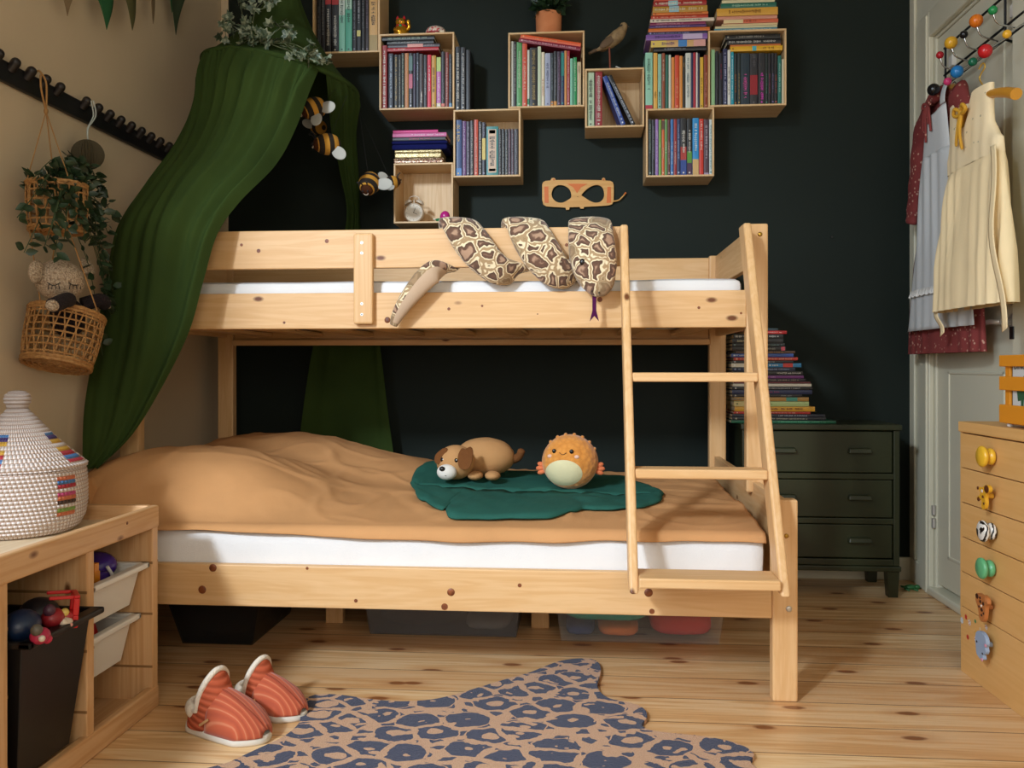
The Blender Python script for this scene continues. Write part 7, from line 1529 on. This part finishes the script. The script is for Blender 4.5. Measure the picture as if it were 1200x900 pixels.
# pile of boxes on the clock crate
z = ZC('C8')+0.0006; Yp = YC+0.006
def gift(u0, u1, v0, v1, d, mat, label, name, cat, rnd=0.004, lift=0):
    global z
    x0, x1 = xat(u0, Yp), xat(u1, Yp); h = zat((u0+u1)/2, v0, Yp)-zat((u0+u1)/2, v1, Yp)
    t = thing(name, label, cat, ((x0+x1)/2, Yp, z)); q = MB(); q.box(x0, x1, Yp, Yp+d, z, z+h*0.62); q.build('box_base', mat, t, bevel=rnd, seg=3)
    q = MB(); q.box(x0-0.001, x1+0.001, Yp-0.001, Yp+d+0.001, z+h*0.63, z+h); q.build('box_lid', mat, t, bevel=rnd, seg=3); z += h+0.0012
def glitter(name, a, b, c, sc_):
    s = NT(name); co = s.coord(); vo = s.voro(co, sc_); rn = s.n('ShaderNodeSeparateColor'); s.l(vo, 'Color', rn, 0); s.base(s.ramp((rn, 0), [(0.15, rgb(a)), (0.5, rgb(b)), (0.9, rgb(c))])); s.b.inputs['Roughness'].default_value = 0.35; s.b.inputs['Metallic'].default_value = 0.35; s.bump((rn, 1), 0.6, 0.004); return s.m
gift(461.5, 519.5, 184.6, 190.6, 0.13, glitter('sequin_red', '#4A1A16', '#8A5A3A', '#E0C8A8', 260), 'flat sequinned dark red box at the bottom of the pile above the clock', 'sequin_box', 'box')
gift(462.5, 517, 174.6, 184.0, 0.125, glitter('glitter_gold', '#6E5A30', '#A98F56', '#E2D2A0', 420), 'gold glitter box under the navy velvet box', 'glitter_box', 'box')
gift(459, 524, 163.6, 174.0, 0.135, fabric('#14184E', 400, 0.95, 0.08, 0.3, 'navy_velvet'), 'navy velvet box in the pile above the clock', 'velvet_box', 'box', 0.008)
R_ = Matrix(((0, 0, 1, 0), (0, 1, 0, 0), (-1, 0, 0, 0), (0, 0, 0, 1)))
for (u0, u1, v0, v1, c, wd, tt) in ((460, 522, 159.4, 163.2, '#1E1A1E', 'black', dict(title=('#A82A4A', .3, .7))), (460, 523, 154, 158.6, '#C25A8E', 'light pink', dict(title=('#E2B6CC', .35, .95))), (460.5, 513, 150.4, 153.4, '#C41F74', 'hot pink', dict(title=None))):
    th = zat(490, v0, Yp)-zat(490, v1, Yp); x0, x1 = xat(u0, Yp), xat(u1, Yp)
    book(Matrix.Translation((x0, Yp+0.002, z+th)) @ R_, th, x1-x0, 0.125, c, f'{wd} book lying on the navy velvet box above the clock', 'books on the velvet box', **tt); z += th+0.0012
# carved wooden mask on the wall
M_mask = wood('mask_plywood', 0, '#D9A862', '#C68E48', knots=False, seed=15); M_mo = plain('#CC6410', .5)
YM = YW-0.014
mk = thing('wall_mask', 'flat wooden goggle shaped mask with two eye holes on the green wall', 'wall decoration', P(680, 227, YM))
def m2(u, v): p = P(u, v, YM); return (p.x, p.z)
def cs(pts, n=5): c = spline([V((a, b, 0)) for a, b in [m2(*p) for p in pts]]+[V((*m2(*pts[0]), 0))], n)[:-1]; return [(p.x, p.y) for p in c]
ou = [m2(*p) for p in ((635.4, 216), (636.5, 213.5), (639, 212), (645, 211.5), (646.5, 208.7), (648.6, 208.3), (650.5, 209), (651.3, 211), (680, 210.7), (705, 211.2), (705.7, 208.8), (707.5, 208.2), (709, 209.2), (709.6, 211.6), (715, 211.9), (718, 213.4), (719.2, 216.5), (719.3, 228), (719, 236), (717.3, 239.2), (713, 240.6), (700, 241.6), (684.3, 242.4), (684, 244.4), (680, 244.4), (679.4, 242.5), (667.5, 242.8), (667, 245.6), (663.4, 245.8), (662.6, 243.2), (650, 242.6), (640, 241.8), (636.6, 239.5), (635.4, 234))]
e1 = cs([(646.2, 227), (648.5, 220.5), (654, 217), (661, 217.6), (667, 221.5), (669.3, 227), (669, 231.5), (665, 234.6), (659, 237.4), (652.5, 236.6), (647.8, 232.5)])
e2 = cs([(681, 228.8), (684, 225), (690, 220), (696, 217.2), (701.5, 217), (706, 220), (708, 226.5), (707, 232.5), (703, 236.6), (697, 237.4), (691, 235.2), (685.5, 231.6)])
q = MB(); q.prism([ou, e1[::-1], e2[::-1]], lambda a, b, t: V((a, YM+t, b)), 0.008); q.build('mask_plate', M_mask, mk, bevel=0.0)
for pl_ in ([(637.8, 218.6), (642.6, 218.6), (643, 238), (638.2, 237.6)], [(711.8, 219), (715.9, 219), (716.2, 237.6), (710.8, 238)], [(664.5, 215.4), (688.5, 215.4), (681, 219.5), (676.2, 226.4), (671.6, 219.5)]):
    q = MB(); q.prism([[m2(*p) for p in pl_]], lambda a, b, t: V((a, YM-0.0012+t, b)), 0.001); q.build('orange_inlay', M_mo, mk)
q = MB(); q.tube(spline([P(719, 235.8, YM), P(725, 234.6, YM), P(730, 230, YM), P(733.2, 226.2, YM)], 5), 0.0032, 8); tl = q.build('string_tail', M_mask, mk)
q = MB(); q.tube([P(731.2, 228.4, YM), P(733.6, 225.6, YM)], 0.0036, 8); q.build('tail_tip', M_mo, tl)
for u in (649, 707.4):
    q = MB(); p = P(u, 210.5, YM); q.cyl((p.x, p.y-0.004, p.z), (p.x, YW, p.z), 0.0035, n=10); q.build('nail', M_mo, mk)
q = MB(); q.ell(P(677, 230.4, YM-0.0005), 0.0025, 0.001, 0.0012, nu=8, nv=6); q.build('screw_hole', M_black, mk)
# small dark nail in the wall on the right
p = P(974.5, 278, YW-0.002); q = MB(); q.cyl((p.x, YW-0.006, p.z), (p.x, YW, p.z), 0.003, n=10); q.lathe([(0.0, 0), (0.005, 0), (0.004, 0.002)], (p.x, YW-0.006, p.z), 12, 0, Rx(pi/2)); tag(q.build('wall_nail', M_black), 'small dark nail in the green wall', 'nail')
